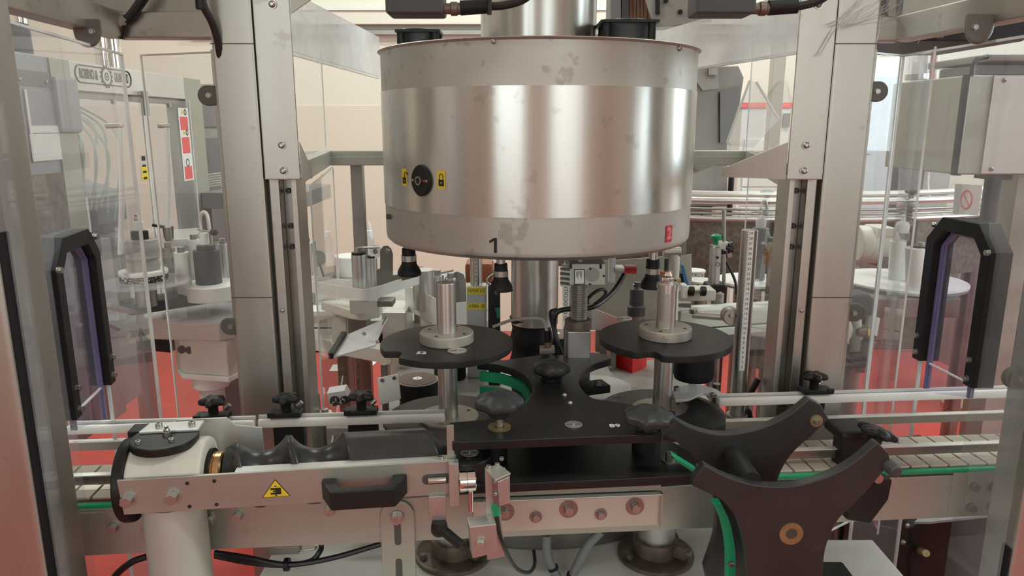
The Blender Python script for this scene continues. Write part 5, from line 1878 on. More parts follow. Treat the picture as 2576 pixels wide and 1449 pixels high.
# grey cabinet behind the capping machine
gcab = thing('tall_cabinet', 'grey-green metal cabinet with wire handle behind the capping machine', 'cabinet', PY(530, 560, 2.75))
a, b = PY(478, 210, 2.75), PY(600, 210, 2.75)
B().span((a.x, 2.75, 1.0), (b.x, 3.2, a.z), bev=.004).build('body', 'gear_grey', gcab)
B().span((a.x + .02, 2.742, PY(500, 320, 2.75).z), (b.x - .06, 2.75, a.z - .06), bev=.003).build('upper_door', 'box_grey', gcab)
B().span((a.x + .02, 2.742, 1.08), (b.x - .06, 2.75, PY(500, 345, 2.75).z), bev=.003).build('lower_door', 'box_grey', gcab)
c = PY(515, 410, 2.735)
B().tube([c + V((0, .01, .04)), c + V((0, -.02, .035)), c + V((0, -.02, -.035)), c + V((0, .01, -.04))], .004, seg=8, n=3).build('wire_handle', 'zinc', gcab)
B().span((a.x, 2.78, 0), (b.x, 3.18, 1.0)).build('plinth', 'dark_grey', gcab)
tb2 = thing('side_table', 'dark work table with tangled wire trays beside the grey cabinet', 'table', PY(540, 520, 2.3))
a, b = PY(505, 485, 2.3), PY(600, 485, 2.3)
B().span((a.x, 2.3, a.z - .05), (b.x + .2, 2.66, a.z), bev=.003).build('top', 'mid_grey', tb2)
for x in (b.x + .08, b.x + .16):
    B().span((x, 2.34, 0), (x + .03, 2.37, a.z - .05)).build('leg', 'dark_grey', tb2)
for k in range(6):
    y = 440 + k * 6
    B().tube([PY(506, y + 4, 2.42), PY(535, y - 2, 2.42), PY(572, y - 6, 2.42)], .003, seg=6).build('wire', 'white', tb2)
for k in range(2):
    B().tube([PY(508 + k * 50, 470, 2.42), PY(506 + k * 50, 440, 2.42)], .003, seg=6).build('wire', 'white', tb2)
B().span((a.x + .02, 2.6, .75), (b.x + .1, 2.65, a.z - .05)).build('back_panel', 'black', tb2)

# ================================================================== label station beyond the gearbox: cream box, reels, rollers
YL = 1.72
ls = thing('label_station', 'cream label unit with reels and rollers on an angular box', 'machine', PY(520, 930, YL))
top = [(340, 768), (440, 742), (600, 745), (640, 772), (560, 792), (440, 800)]
zt2 = 1.075
sl = [PZ(x, y, zt2) for x, y in ((338, 766), (430, 752), (612, 762), (632, 788), (548, 806), (365, 800))]
B().prism(sl, -UP * .050, bev=.003).build('top_slab', 'slab_beige', ls)
sl2 = [PZ(x, y, zt2 - .051) for x, y in ((436, 838), (470, 815), (610, 812), (625, 834), (568, 858), (450, 850))]
B().prism(sl2, -UP * .085, bev=.004).build('motor_box', 'cream', ls)
sl3 = [p - UP * .085 for p in [PZ(x, y, zt2 - .051) for x, y in ((434, 838), (470, 813), (612, 810), (628, 834), (568, 860), (448, 852))]]
B().prism(sl3, -UP * .012, bev=.002).build('box_rim', 'white', ls)
for px, py in ((456, 880), (476, 881), (498, 883)):
    r = .009 if px < 490 else .004
    p = PY(px, py, PZ(450, 850, zt2 - .051).y - .006)
    B().cyl(p, p + V((0, .012, 0)), r, seg=20).build('socket', 'black', ls)
cfp = PZ(520, 838, zt2 - .05)
B().cyl(V((cfp.x, cfp.y, .86)), V((cfp.x, cfp.y, .96)), .028, seg=28).build('column', 'cream', ls)
B().bar(V((cfp.x + .06, cfp.y + .02, zt2 - .04)), V((-.24, 1.47, 1.03)), .04, .03, bev=.003).build('support_arm', 'cream', ls)
B().bar(V((-.25, 1.47, .96)), V((-.21, 1.46, .96)), .03, .14, bev=.003).build('arm_bracket', 'cream', ls)
z9 = PY(512, 940, cfp.y).z
B().cyl(V((cfp.x, cfp.y, z9 - .03)), V((cfp.x, cfp.y, z9 + .008)), .042, seg=32, bev=.004).build('column_collar', 'white', ls)
for px, py in ((452, 806), (604, 806)):
    button(ls, PY(px, py, PZ(452, 800, zt2).y - .004), (0, -1, 0), .006)
# black side foot
B().prism([PY(x, y, YL - .05) for x, y in ((350, 826), (428, 824), (430, 888), (345, 880))], V((0, .03, 0)), bev=.002).build('drive_cover', 'black', ls)


def spool(cx, py_base, Y, r, h, zb=None):
    p = PY(cx, py_base, Y)
    return V((p.x, Y, p.z))


# dark core reel on a white disc
k1 = YL - .06
q = spool(534, 748, k1, 0, 0)
B().lathe(q, [(.062, 0), (.063, .002), (.063, .032), (.060, .034), (.026, .034)], seg=44).build('white_reel', 'white', ls)
u_ = S(1, k1)
cr = B().cyl(q + V((-.004, 0, .030)), q + V((-.004, 0, .030 + u_ * 88)), u_ * 31, seg=32, bev=.001).build('dark_core', 'dark_grey', ls)
B().cyl(q + V((-.004, 0, .03 + u_ * 88)), q + V((-.004, 0, .03 + u_ * 100)), u_ * 22, seg=28, bev=.001).build('core_cap', 'dark_grey', ls)
B().cyl(q + V((-.006, 0, .03 + u_ * 100)), q + V((-.006, 0, .03 + u_ * 130)), u_ * 11, seg=24, bev=.002).build('core_nut', 'white', ls)
w0 = q + V((-.006, 0, .03 + u_ * 128))
B().tube([w0 + V((-u_ * 6, 0, 0)), w0 + V((-u_ * 7, 0, u_ * 34)), w0 + V((u_ * 2, 0, u_ * 52)), w0 + V((u_ * 12, 0, u_ * 44)), w0 + V((u_ * 15, 0, u_ * 6))], u_ * 4.5, seg=10).build('hook_tube', 'pale_metal', ls)
B().bar(w0 + V((-u_ * 14, -.002, u_ * 10)), w0 + V((u_ * 26, -.002, u_ * 4)), .004, .003).build('cross_pin', 'zinc', ls)
B().lathe(w0 + V((u_ * 27, -.004, u_ * 4)), [(0, -.008), (.007, -.006), (.0095, 0), (.007, .006), (0, .008)], seg=20).build('ball_knob', 'black', ls)
B().cyl(w0 + V((u_ * 20, -.004, -u_ * 34)), w0 + V((u_ * 20, -.004, u_ * 2)), .003, seg=10).build('pin_rod', 'zinc', ls)
# rollers
for x0, x1, y0, y1, m_, nm, dY in ((420, 450, 622, 742, 'zinc', 'knurled_roller', .02), (449, 484, 634, 742, 'white', 'white_roller', -.02), (484, 512, 602, 715, 'white', 'white_roller', .07), (554, 580, 612, 700, 'alu', 'metal_roller', .08)):
    Y = YL - .06 + dY
    p0, p1 = PY((x0 + x1) / 2, y1, Y), PY((x0 + x1) / 2, y0, Y)
    r = S((x1 - x0) / 2, Y)
    rb = B().cyl(V((p0.x, Y, max(p0.z, zt2 - .02))), V((p0.x, Y, p1.z)), r, seg=28, bev=.001).build(nm, m_, ls)
    hexbolt(rb, V((p0.x, Y, p1.z + .001)), UP, .014)
    if nm == 'knurled_roller':
        for k in range(4):
            B().ring(V((p0.x, Y, p0.z + .012 + k * .026)), r - .001, r + .0015, .012, seg=28).build('knurl_band', 'alu_hub', rb)
B().prism([PZ(x, y, 1.196) for x, y in ((414, 606), (430, 596), (500, 590), (512, 596), (482, 618), (424, 622))], UP * .02, bev=.003).build('roller_arm', 'pale_metal', ls)
q = PY(424, 590, YL - .04)
B().cyl(q - UP * .01, q + UP * .018, .010, .012, seg=16).build('lever_hub', 'black', ls)
B().bar(q + UP * .016, PY(383, 566, YL - .04), .006, .007, bev=.002).build('lever', 'black', ls)
# clear disc under the white reel
q = spool(545, 775, k1, 0, 0)
B().cyl(V((q.x, k1, zt2 + .001)), V((q.x, k1, zt2 + .004)), .118, seg=56).build('clear_disc', 'disc_clear', ls)

# grooved grey bobbin reel
br = thing('bobbin_reel', 'grooved grey bobbin on a white reel of gold-flecked black labels', 'reel', PY(362, 720, 1.55))
Y = 1.55
u_ = S(1, Y)
q = PY(362, 690, Y)
B().cyl(V((q.x, Y, q.z - u_ * 22)), V((q.x, Y, q.z - u_ * 18)), u_ * 105, seg=56).build('clear_disc', 'disc_clear', br)
B().cyl(V((q.x, Y, q.z - u_ * 14)), V((q.x, Y, q.z)), u_ * 56, seg=48).build('label_roll', 'label_pattern', br)
B().cyl(V((q.x, Y, q.z)), V((q.x, Y, q.z + u_ * 12)), u_ * 56, seg=48, bev=.003).build('white_flange', 'white', br)
B().cyl(V((q.x, Y, q.z - u_ * 18)), V((q.x, Y, q.z - u_ * 14)), u_ * 57, seg=48).build('lower_flange', 'warm_grey', br)
bo = [(38, 12), (40, 24), (36, 34), (36, 38), (43, 44), (40, 52), (42, 60), (42, 72), (38, 80), (38, 86), (26, 88)]
B().lathe(V((q.x, Y, q.z)), [(r * u_, h * u_) for r, h in bo], seg=44).build('bobbin', 'warm_grey', br)
B().cyl(V((q.x, Y, q.z + u_ * 88)), V((q.x, Y, q.z + u_ * 108)), u_ * 20, seg=28).build('black_collar', 'black', br)
B().cyl(V((q.x, Y, q.z + u_ * 108)), V((q.x, Y, q.z + u_ * 132)), u_ * 12, seg=24, bev=.003).build('white_cap', 'white', br)
B().lathe(V((q.x - .003, Y, q.z + u_ * 132)), [(u_ * 5, 0), (u_ * 5, u_ * 8), (u_ * 3, u_ * 11), (u_ * 4, u_ * 15), (0, u_ * 19)], seg=14).build('nipple', 'zinc', br)
zz = q.z - u_ * 22
B().cyl(V((q.x, Y, zz - .05)), V((q.x, Y, zz)), .022, seg=20).build('stand', 'steel_dark', br)
B().bar(V((q.x - .05, Y, zz - .055)), V((q.x + .10, Y + .14, zz - .055)), .07, .025, bev=.003).build('support_arm', 'dark_grey', br)
# two white hoses with metal heads
for px, x2, yb2, lab in ((302, 303, 640, 'white air hose rising from the bobbin reel to a bent metal head'), (419, 422, 572, 'white air hose rising above the roller arm to a slim metal head')):
    Y = 1.50 if px < 400 else 1.62
    p = PY(px, 318, Y)
    q = PY(x2, yb2, Y)
    t = thing('air_hose', lab, 'hose', q)
    B().tube([q, (p + q) / 2 + V((.003, 0, 0)), p], .0055, seg=10).build('hose', 'hose_white', t)
    B().bar(p + V((.006, 0, .002)), p + V((-.028 if px < 400 else -.018, 0, .001)), .012, .010, bev=.003).build('head', 'zinc', t)
    B().cyl(q - UP * .03, q, .008, seg=12).build('fitting', 'steel_dark', t)
# little sensor on a bent bracket
sb_ = thing('bracket_sensor', 'small sensor on a bent aluminium bracket seen through the bottle arch', 'sensor', PY(225, 765, 1.25))
Y = 1.30
B().prism([PY(x, y, Y) for x, y in ((205, 692), (232, 690), (236, 762), (213, 760))], V((0, .004, 0)), bev=.0006).build('upright', 'alu', sb_)
B().prism([PY(x, y, Y - .008) for x, y in ((199, 694), (211, 690), (211, 725), (201, 726))], V((0, .016, 0)), bev=.001).build('sensor', 'dark_grey', sb_)
B().prism([PZ(x, y, PY(213, 760, Y).z) for x, y in ((213, 762), (262, 755), (270, 768), (232, 776))], UP * .003).build('shelf', 'alu', sb_)
B().bar(PY(262, 768, Y), PY(352, 790, 1.60), .02, .006).build('arm', 'alu', sb_)
B().tube([PY(222, 765, Y), PY(235, 790, Y), PY(262, 812, Y), PY(300, 830, Y)], .003, seg=8).build('cable', 'cable_black', sb_)

# ================================================================== label arm behind the infeed star
la = thing('label_applicator', 'label applicator arm with white label web round steel rollers', 'machine', PY(900, 850, 1.5))
zw1, zw0 = 1.180, 1.156
path = [PZ(740, 703, zw1), PZ(765, 705, zw1), PZ(850, 718, zw1), PZ(888, 724, zw1), PZ(915, 727, zw1), PZ(945, 722, zw1), PZ(1000, 704, zw1), PZ(1054, 688, zw1)]
path = smooth_path(path, 5)
B().ribbon([(p.x, p.y) for p in path], zw0, zw1, .002).build('label_web', 'label_web', la)
b2 = smooth_path([PZ(770, 692, zw1), PZ(850, 702, zw1), PZ(890, 706, zw1)], 4)
B().ribbon([(p.x, p.y) for p in b2], zw0 + .004, zw1, .002).build('return_web', 'label_web', la)
Y = 1.495
for x0, x1, y0, y1, dY in ((888, 924, 640, 728, 0), (926, 952, 648, 722, .05)):
    p0, p1 = PY((x0 + x1) / 2, y1, Y + dY), PY((x0 + x1) / 2, y0, Y + dY)
    r = S((x1 - x0) / 2, Y)
    rr = B().cyl(p0, V((p0.x, p0.y, p1.z)), r, seg=32, bev=.001).build('roller', 'alu', la)
    B().cyl(V((p0.x, p0.y, p1.z)), V((p0.x, p0.y, p1.z + .004)), r * .95, seg=28).build('roller_cap', 'black', rr)
    B().cyl(V((p0.x, p0.y, p1.z + .004)), V((p0.x, p0.y, p1.z + .014)), .007, seg=6).build('axle_nut', 'zinc', rr)
B().bar(PY(905, 623, Y), PY(948, 622, Y + .05), .012, .004, bev=.001).build('link_bar', 'zinc', la)
dk = [(936, 722), (936, 680), (956, 676), (957, 640), (962, 622), (972, 618), (982, 622), (986, 634), (987, 688), (1042, 690), (1056, 700), (1056, 690), (1000, 706)]
dk = [(936, 722), (936, 680), (956, 676), (956, 630), (964, 619), (976, 618), (984, 626), (988, 640), (988, 692), (1030, 690), (1052, 686), (1052, 696), (990, 712)]
B().prism([PY(x, y, 1.54) for x, y in dk], V((0, .004, 0)), bev=.0006).build('bracket_plate', 'steel_dark', la)
button(la, PY(975, 630, 1.5395), (0, -1, 0), .009)
button(la, PY(944, 633, 1.5395), (0, -1, 0), .009)
B().cyl(PY(944, 633, 1.54), PY(944, 633, 1.58), .014, seg=18).build('pivot', 'zinc', la)
sl = [PZ(x, y, 1.135) for x, y in ((808, 756), (890, 750), (968, 762), (966, 772), (930, 782), (880, 778))]
sl = [PZ(x, y, 1.128) for x, y in ((806, 758), (872, 752), (935, 760), (962, 766), (955, 776), (912, 784), (880, 780))]
B().prism(sl, -UP * .020, bev=.003).build('arm_slab', 'cream', la)
p = PY(915, 752, 1.46)
B().span((p.x - .025, 1.44, 1.128), (p.x + .03, 1.50, zw0), bev=.001).build('roller_block', 'pale_metal', la)
B().span((p.x + .03, 1.45, 1.140), (p.x + .06, 1.49, zw0 - .004), bev=.001).build('hinge_block', 'steel_dark', la)
p = PY(900, 800, 1.50)
zq_ = PY(900, 866, 1.5).z
B().span((p.x - .019, 1.49, zq_), (p.x + .019, 1.53, 1.11), bev=.001).build('arm_post', 'steel_dark', la)
B().span((p.x - .062, 1.52, zq_), (p.x - .030, 1.60, 1.108), bev=.001).build('arm_pillar', 'cream', la)
for k, (y0, y1) in enumerate(((788, 818), (822, 838))):
    a, b = PY(762, y0, 1.6), PY(872, y1, 1.6)
    B().span((a.x, 1.58, b.z), (b.x, 1.62, a.z), bev=.002).build('cross_beam', 'cream', la)
a, b = PY(762, 776, 1.6), PY(812, 788, 1.6)
B().span((a.x, 1.57, b.z), (b.x + .02, 1.63, b.z + .012), bev=.002).build('beam_cap', 'white', la)
# tilted clear peel plate with black edge
pp = [PY(872, 842, 1.40), PY(972, 800, 1.45), PY(944, 868, 1.36), PY(838, 898, 1.30)]
B().prism(pp, (pp[1] - pp[0]).cross(pp[3] - pp[0]).normalized() * .003).build('peel_plate', 'frosted', la)
B().bar(PY(866, 840, 1.40), PY(832, 896, 1.30), .010, .012, bev=.001).build('peel_edge', 'black', la)
capscrew(la, PY(917, 840, 1.365), (0, -1, .5), .008)
capscrew(la, PY(950, 860, 1.355), (0, -1, .5), .007)
B().tube([PY(972, 800, 1.45), PY(955, 835, 1.41), PY(942, 868, 1.37)], .003, seg=8).build('plate_rod', 'zinc', la)
B().span((PY(960, 800, 1.6).x, 1.6, .93), (PY(1020, 800, 1.6).x, 1.72, PY(990, 786, 1.6).z), bev=.003).build('rear_box', 'pale_metal', la)
q = PY(985, 776, 1.72)
B().cyl(V((q.x, 1.74, q.z)), V((q.x, 1.74, q.z + .004)), .055, seg=40).build('clear_disc', 'disc_clear', la)
for lx, ly in ((PY(862, 900, 1.58).x, 1.58), (PY(905, 900, 1.75).x, 1.75)):
    B().span((lx - .010, ly - .010, 0), (lx + .010, ly + .010, 1.09), bev=.001).build('floor_leg', 'rust_ring', la)

# far reel and parts behind the label arm
fr_ = thing('paper_reel', 'white paper reel on a dark table behind the label arm', 'reel', PY(880, 690, 2.32))
q = PY(884, 690, 2.32)
B().lathe(q, [(.035, 0), (.052, .0), (.052, .06), (.05, .062), (.012, .062)], seg=36).build('reel', 'white', fr_)
B().cyl(q - UP * .012, q - UP * .001, .085, seg=40).build('table_disc', 'warm_grey', fr_)
B().cyl(V((q.x, 2.32, 1.02)), q - UP * .012, .02, seg=16).build('stand', 'steel_dark', fr_)
q = PY(933, 640, 2.1)
gp = thing('grease_bottle', 'small clear bottle with white cap and nozzle behind the drum', 'bottle', PY(932, 660, 2.1))
u_ = S(1, 2.1)
B().lathe(PY(932, 665, 2.1), [(u_ * 11, 0), (u_ * 12, u_ * 4), (u_ * 12, u_ * 30)], seg=24).build('label_band', 'white', gp)
B().lathe(PY(932, 665, 2.1) + UP * u_ * 30, [(u_ * 12, 0), (u_ * 12, u_ * 34), (u_ * 8, u_ * 42)], seg=24).build('bottle', 'disc_clear', gp)
B().lathe(PY(932, 665, 2.1) + UP * u_ * 62, [(u_ * 8, 0), (u_ * 8, u_ * 22), (u_ * 5, u_ * 24), (u_ * 5, u_ * 34), (u_ * 3, u_ * 42)], seg=20).build('cap', 'white', gp)
B().cyl(V((PY(932, 665, 2.1).x, 2.1, 1.02)), PY(932, 665, 2.1), .018, seg=14).build('stand', 'steel_dark', gp)
wd = thing('wooden_disc', 'pale wooden disc on a thin bent arm before the cream wall', 'disc', PY(815, 690, 2.2))
c = PY(800, 650, 2.2)
B().cyl(c, c + V((-.004, .012, 0)), S(20, 2.2), seg=32).build('disc', 'nickel_pale', wd)
B().tube([PY(806, 665, 2.2), PY(812, 685, 2.2), PY(818, 705, 2.2)], .004, seg=8).build('arm', 'zinc', wd)
B().span((PY(812, 702, 2.2).x, 2.18, PY(812, 712, 2.2).z), (PY(832, 702, 2.2).x, 2.24, PY(812, 700, 2.2).z), bev=.002).build('clamp', 'zinc', wd)
B().cyl(V((PY(820, 708, 2.2).x, 2.21, 1.02)), V((PY(820, 708, 2.2).x, 2.21, PY(812, 711, 2.2).z)), .015, seg=14).build('stand', 'steel_dark', wd)
ph_ = thing('print_unit', 'upright grey print unit with green cap behind the cage panel', 'machine', PY(770, 710, 1.9))
a, b = PY(752, 712, 1.9), PY(782, 612, 1.9)
B().span((a.x, 1.9, a.z), (b.x, 1.95, b.z), bev=.002).build('body', 'alu', ph_)
B().lathe(PY(762, 604, 1.9), [(.016, -.008), (.018, 0), (.012, .016), (0, .02)], seg=20).build('green_cap', 'green_dark', ph_)
B().cyl(V(((a.x + b.x) / 2, 1.925, 1.02)), V(((a.x + b.x) / 2, 1.925, a.z)), .015, seg=14).build('stand', 'steel_dark', ph_)

# second applicator seen between star shaft and column
la2 = thing('label_applicator', 'second label applicator with white web beside the height scale box', 'machine', PY(1120, 820, 1.62))
Y = 1.66
for x0, x1, y0, y1 in ((1086, 1118, 692, 776), (1122, 1148, 700, 770)):
    p0, p1 = PY((x0 + x1) / 2, y1, Y), PY((x0 + x1) / 2, y0, Y)
    rr = B().cyl(p0, V((p0.x, Y, p1.z)), S((x1 - x0) / 2, Y), seg=28, bev=.001).build('roller', 'alu', la2)
    B().cyl(V((p0.x, Y, p1.z)), V((p0.x, Y, p1.z + .012)), .009, seg=6).build('axle_nut', 'zinc', rr)
B().prism([PY(x, y, Y + .03) for x, y in ((1118, 776), (1118, 700), (1130, 690), (1150, 683), (1166, 690), (1172, 710), (1174, 776))], V((0, .004, 0)), bev=.0006).build('bracket_plate', 'steel_dark', la2)
B().ribbon([(p.x, p.y) for p in smooth_path([PZ(1020, 755, 1.10), PZ(1060, 770, 1.10), PZ(1120, 800, 1.10), PZ(1180, 800, 1.10)], 5)], 1.075, 1.135, .002).build('label_web', 'label_web', la2)
B().bar(PY(1102, 688, Y), PY(1140, 680, Y), .010, .004).build('link_bar', 'zinc', la2)
p0 = PY(1066, 776, Y - .04)
B().cyl(p0, p0 + UP * .09, .024, seg=28).build('roller', 'alu', la2)
B().span((PY(1060, 800, Y).x, Y - .02, .93), (PY(1170, 800, Y).x, Y + .06, 1.075), bev=.003).build('body', 'cream', la2)
B().span((PY(1060, 800, Y).x + .02, Y, 0), (PY(1170, 800, Y).x - .02, Y + .04, .93)).build('leg', 'steel_dark', la2)
# orange covers
oc = thing('orange_cover', 'rust-orange plastic cover behind the height scale tube', 'cover', PY(1200, 720, 1.85))
a, b = PY(1170, 716, 1.85), PY(1240, 662, 1.85)
B().span((a.x, 1.85, a.z), (b.x, 1.93, b.z), bev=.010).build('cover', 'rust_red', oc)
B().cyl(V(((a.x + b.x) / 2, 1.89, 1.02)), V(((a.x + b.x) / 2, 1.89, a.z)), .02, seg=14).build('stand', 'steel_dark', oc)
oc = thing('orange_cover', 'small rust-orange cover beside the grey label plate', 'cover', PY(1045, 700, 1.75))
a, b = PY(1032, 704, 1.75), PY(1062, 678, 1.75)
B().span((a.x, 1.75, a.z), (b.x, 1.80, b.z), bev=.006).build('cover', 'rust_red', oc)
B().cyl(V(((a.x + b.x) / 2, 1.775, 1.02)), V(((a.x + b.x) / 2, 1.775, a.z)), .012, seg=14).build('stand', 'steel_dark', oc)

# height scale column with yellow limits
hs_ = thing('height_scale', 'grey height scale box with yellow H.MAX 215 and H.MIN 30 tapes', 'scale', PY(1200, 830, 1.38))
Y = 1.38
a, b = PY(1175, 830, Y), PY(1223, 720, Y)
B().span((a.x, Y, 1.012), (b.x, Y + .035, b.z), bev=.002).build('box', 'alu', hs_)
p = PY(1198, 690, Y + .018)
B().cyl(V((p.x, Y + .018, b.z)), V((p.x, Y + .018, 1.33)), S(15, Y), seg=28).build('tube', 'steel_polish', hs_)
for y0, y1, tx in ((723, 740, 'H.MAX 215'), (763, 778, 'H.MIN  30')):
    q0, q1 = PY(1176, y1, Y - .0005), PY(1222, y0, Y - .0005)
    tp = B().span((q0.x, Y - .0012, q0.z), (q1.x, Y - .0002, q1.z)).build('yellow_tape', 'yellow', hs_)
    text(tp, tx, V(((q0.x + q1.x) / 2, Y - .0014, (q0.z + q1.z) / 2)), (1, 0, 0), UP, .0105, 'ink', 'lettering', fit=(q1.x - q0.x) * .86)
zz0 = PY(1198, 715, Y).z
sc_ = B()
for k in range(9):
    sc_.box((p.x, Y + .018 - S(15, Y) - .0006, zz0 + .006 + k * .008), (.003, .0006, .0012))
sc_.build('scale_marks', 'ink', hs_)['kind'] = 'stuff'
B().cyl(V((p.x - .002, Y - .0, 1.10)), V((p.x + .03, Y - .0, 1.10)), .004, seg=10).build('lock_stud', 'zinc', hs_)
gl = thing('green_lever', 'small green lever on a black pivot beside the height scale box', 'lever', PY(1250, 800, 1.3))
B().prism([PY(x, y, 1.32) for x, y in ((1244, 776), (1257, 776), (1257, 798), (1250, 802), (1248, 786))], V((0, .008, 0)), bev=.001).build('lever', 'green_dark', gl)
B().span((PY(1228, 800, 1.34).x, 1.34, 1.012), (PY(1258, 800, 1.34).x, 1.37, PY(1258, 720, 1.34).z), bev=.002).build('black_post', 'black', gl)

# black shapes seen beyond the central column
rb_ = thing('red_cover', 'bright red plastic cover bolted to a grey bracket behind the outfeed star', 'cover', PY(1585, 950, 1.5))
Y = 1.45
rp = [PY(1548, 865, Y), PY(1592, 875, Y - .03), PY(1624, 868, Y), PY(1624, 948, Y), PY(1590, 948, Y - .03), PY(1548, 938, Y)]
B().prism([PY(1548, 938, Y), PY(1590, 946, Y - .04), PY(1625, 946, Y), PY(1625, 946, Y + .03), PY(1548, 938, Y + .03)], UP * .08, bev=.002).build('cover', 'red', rb_)
a, b = PY(1530, 935, Y), PY(1548, 860, Y)
B().span((a.x, Y - .02, 1.012), (b.x, Y + .03, b.z), bev=.001).build('bracket', 'steel_dark', rb_)
hexbolt(rb_, PY(1538, 925, Y - .021), (0, -1, 0), .008, 'steel_dark')
B().cyl(PY(1570, 965, Y - .03) , PY(1570, 945, Y - .03), .03, seg=24).build('rubber_foot', 'black_rubber', rb_)

bk = thing('black_nozzle', 'stepped black rubber nozzle behind the keyed star shaft', 'nozzle', PY(1600, 800, 1.5))
u_ = S(1, 1.5)
B().lathe(PY(1600, 792, 1.5), [(u_ * 22, 0), (u_ * 22, u_ * 22), (u_ * 18, u_ * 26), (u_ * 17, u_ * 66), (u_ * 9, u_ * 72), (u_ * 9, u_ * 84), (0, u_ * 86)], seg=32).build('nozzle', 'dark_grey', bk)
B().lathe(PY(1600, 716, 1.5), [(u_ * 8, 0), (u_ * 6, u_ * 5), (0, u_ * 7)], seg=16).build('tip', 'chrome', bk)
q = PY(1600, 792, 1.5)
B().cyl(V((q.x, 1.5, 1.012)), q, .016, seg=16).build('stand', 'steel_dark', bk)
sp_ = thing('steel_partition', 'upright stainless partition with printed edge behind the threaded spindle', 'panel', PY(1560, 830, 1.75))
B().prism([PY(x, y, 1.85) for x, y in ((1415, 665), (1740, 640), (1740, 830), (1415, 830))], V((0, .004, 0))).build('sheet', 'steel', sp_)
B().span((PY(1420, 800, 1.85).x, 1.86, 0), (PY(1440, 800, 1.85).x, 1.89, 1.3)).build('leg', 'steel_dark', sp_)
B().span((PY(1700, 800, 1.85).x, 1.86, 0), (PY(1720, 800, 1.85).x, 1.89, 1.3)).build('leg', 'steel_dark', sp_)
vt = PY(1424, 760, 1.842)
B().span((PY(1415, 760, 1.845).x, 1.845, PY(1415, 828, 1.845).z), (PY(1432, 760, 1.845).x, 1.848, PY(1415, 690, 1.845).z)).build('print_strip', 'paper', sp_)
text(sp_, 'O GIROCOLLO', vt, UP, (-1, 0, 0), .014, 'ink', 'lettering')
wf = thing('white_wedge', 'white folded guide sheet between the spindle and the outfeed star', 'sheet', PY(1520, 830, 1.55))
B().prism([PY(x, y, 1.55) for x, y in ((1490, 775), (1555, 800), (1560, 830), (1490, 830))], V((0, .003, 0))).build('sheet', 'pale_metal', wf)
B().span((PY(1500, 830, 1.55).x, 1.553, 1.012), (PY(1520, 830, 1.55).x, 1.57, PY(1500, 826, 1.55).z)).build('foot', 'steel_dark', wf)
rl_ = thing('red_sensor', 'clear red sensor block hanging under the drum', 'sensor', PY(1585, 690, 1.36))
B().span((PY(1570, 695, 1.36).x, 1.36, PY(1570, 690, 1.36).z), (PY(1602, 695, 1.36).x, 1.38, PY(1570, 670, 1.36).z), bev=.002).build('block', 'red_clear', rl_)
B().span((PY(1545, 690, 1.36).x, 1.355, PY(1545, 684, 1.36).z), (PY(1570, 690, 1.36).x, 1.385, PY(1545, 672, 1.36).z), bev=.001).build('clamp', 'zinc', rl_)
B().span((PY(1532, 690, 1.36).x, 1.36, PY(1532, 712, 1.36).z), (PY(1548, 690, 1.36).x, 1.375, ZB_D), bev=.001).build('hanger', 'alu', rl_)
of = thing('orange_fitting', 'orange threaded fitting with black pin beside the centring head', 'fitting', PY(1675, 710, 1.35))
u_ = S(1, 1.3)
q = PY(1675, 712, 1.3)
B().lathe(q, [(u_ * 14, 0), (u_ * 15, u_ * 4), (u_ * 15, u_ * 30), (u_ * 11, u_ * 32)], seg=24).build('body', 'orange', of)
B().cyl(q + UP * u_ * 32, q + UP * u_ * 62, u_ * 6, seg=16).build('pin', 'dark_grey', of)
B().cyl(V((q.x, 1.3, 1.012)), q, .007, seg=12).build('rod', 'zinc', of)
wv = thing('valve_post', 'cream valve post with steel cross head beside the orange fitting', 'post', PY(1698, 760, 1.4))
u_ = S(1, 1.4)
q = PY(1696, 720, 1.4)
B().cyl(V((q.x, 1.4, 1.012)), PY(1696, 640, 1.4), u_ * 14, seg=24).build('post', 'cream', wv)
B().cyl(PY(1668, 634, 1.4), PY(1712, 634, 1.4), u_ * 13, seg=24, bev=.002).build('cross_head', 'nickel_pale', wv)
B().cyl(PY(1697, 712, 1.4), PY(1697, 700, 1.4), u_ * 16, seg=6).build('hex_collar', 'brass', wv)

lb2 = thing('corner_bracket', 'pale L-shaped corner bracket with round nuts at the foot of the post', 'bracket', PY(800, 1050, 1.08))
B().prism([PY(x, y, 1.10) for x, y in ((778, 968), (802, 990), (806, 1032), (836, 1040), (836, 1048), (776, 1052))], V((0, .006, 0)), bev=.001).build('upright', 'alu', lb2)
zb3 = PY(800, 1050, 1.08).z
B().prism([PZ(x, y, zb3) for x, y in ((772, 1058), (836, 1050), (834, 1036), (776, 1036))], UP * .004, bev=.001).build('foot', 'pale_metal', lb2)
for px, py in ((788, 1034), (818, 1040)):
    hexbolt(lb2, PZ(px, py, zb3 + .004), UP, .010)
B().cyl(V((PY(800, 1050, 1.09).x, 1.09, .9)), V((PY(800, 1050, 1.09).x, 1.09, zb3)), .012, seg=14).build('stud', 'steel_dark', lb2)
wb3 = thing('waste_labels', 'crumpled white label backing with a speckled roll lying by the post', 'paper', PY(860, 1040, 1.15))
zq = .965
B().prism([PZ(x, y, zq) for x, y in ((800, 1060), (880, 1036), (960, 1040), (985, 1062), (900, 1075))], UP * .003).build('sheet', 'paper', wb3)
B().prism([PY(x, y, 1.16) for x, y in ((822, 990), (866, 983), (876, 1000), (868, 1010), (830, 1022))], V((0, .02, .004))).build('folded_sheet', 'paper', wb3)
B().cyl(PY(842, 1009, 1.155), PY(842, 1009, 1.175), .0085, seg=24).build('roll_end', 'label_pattern', wb3)
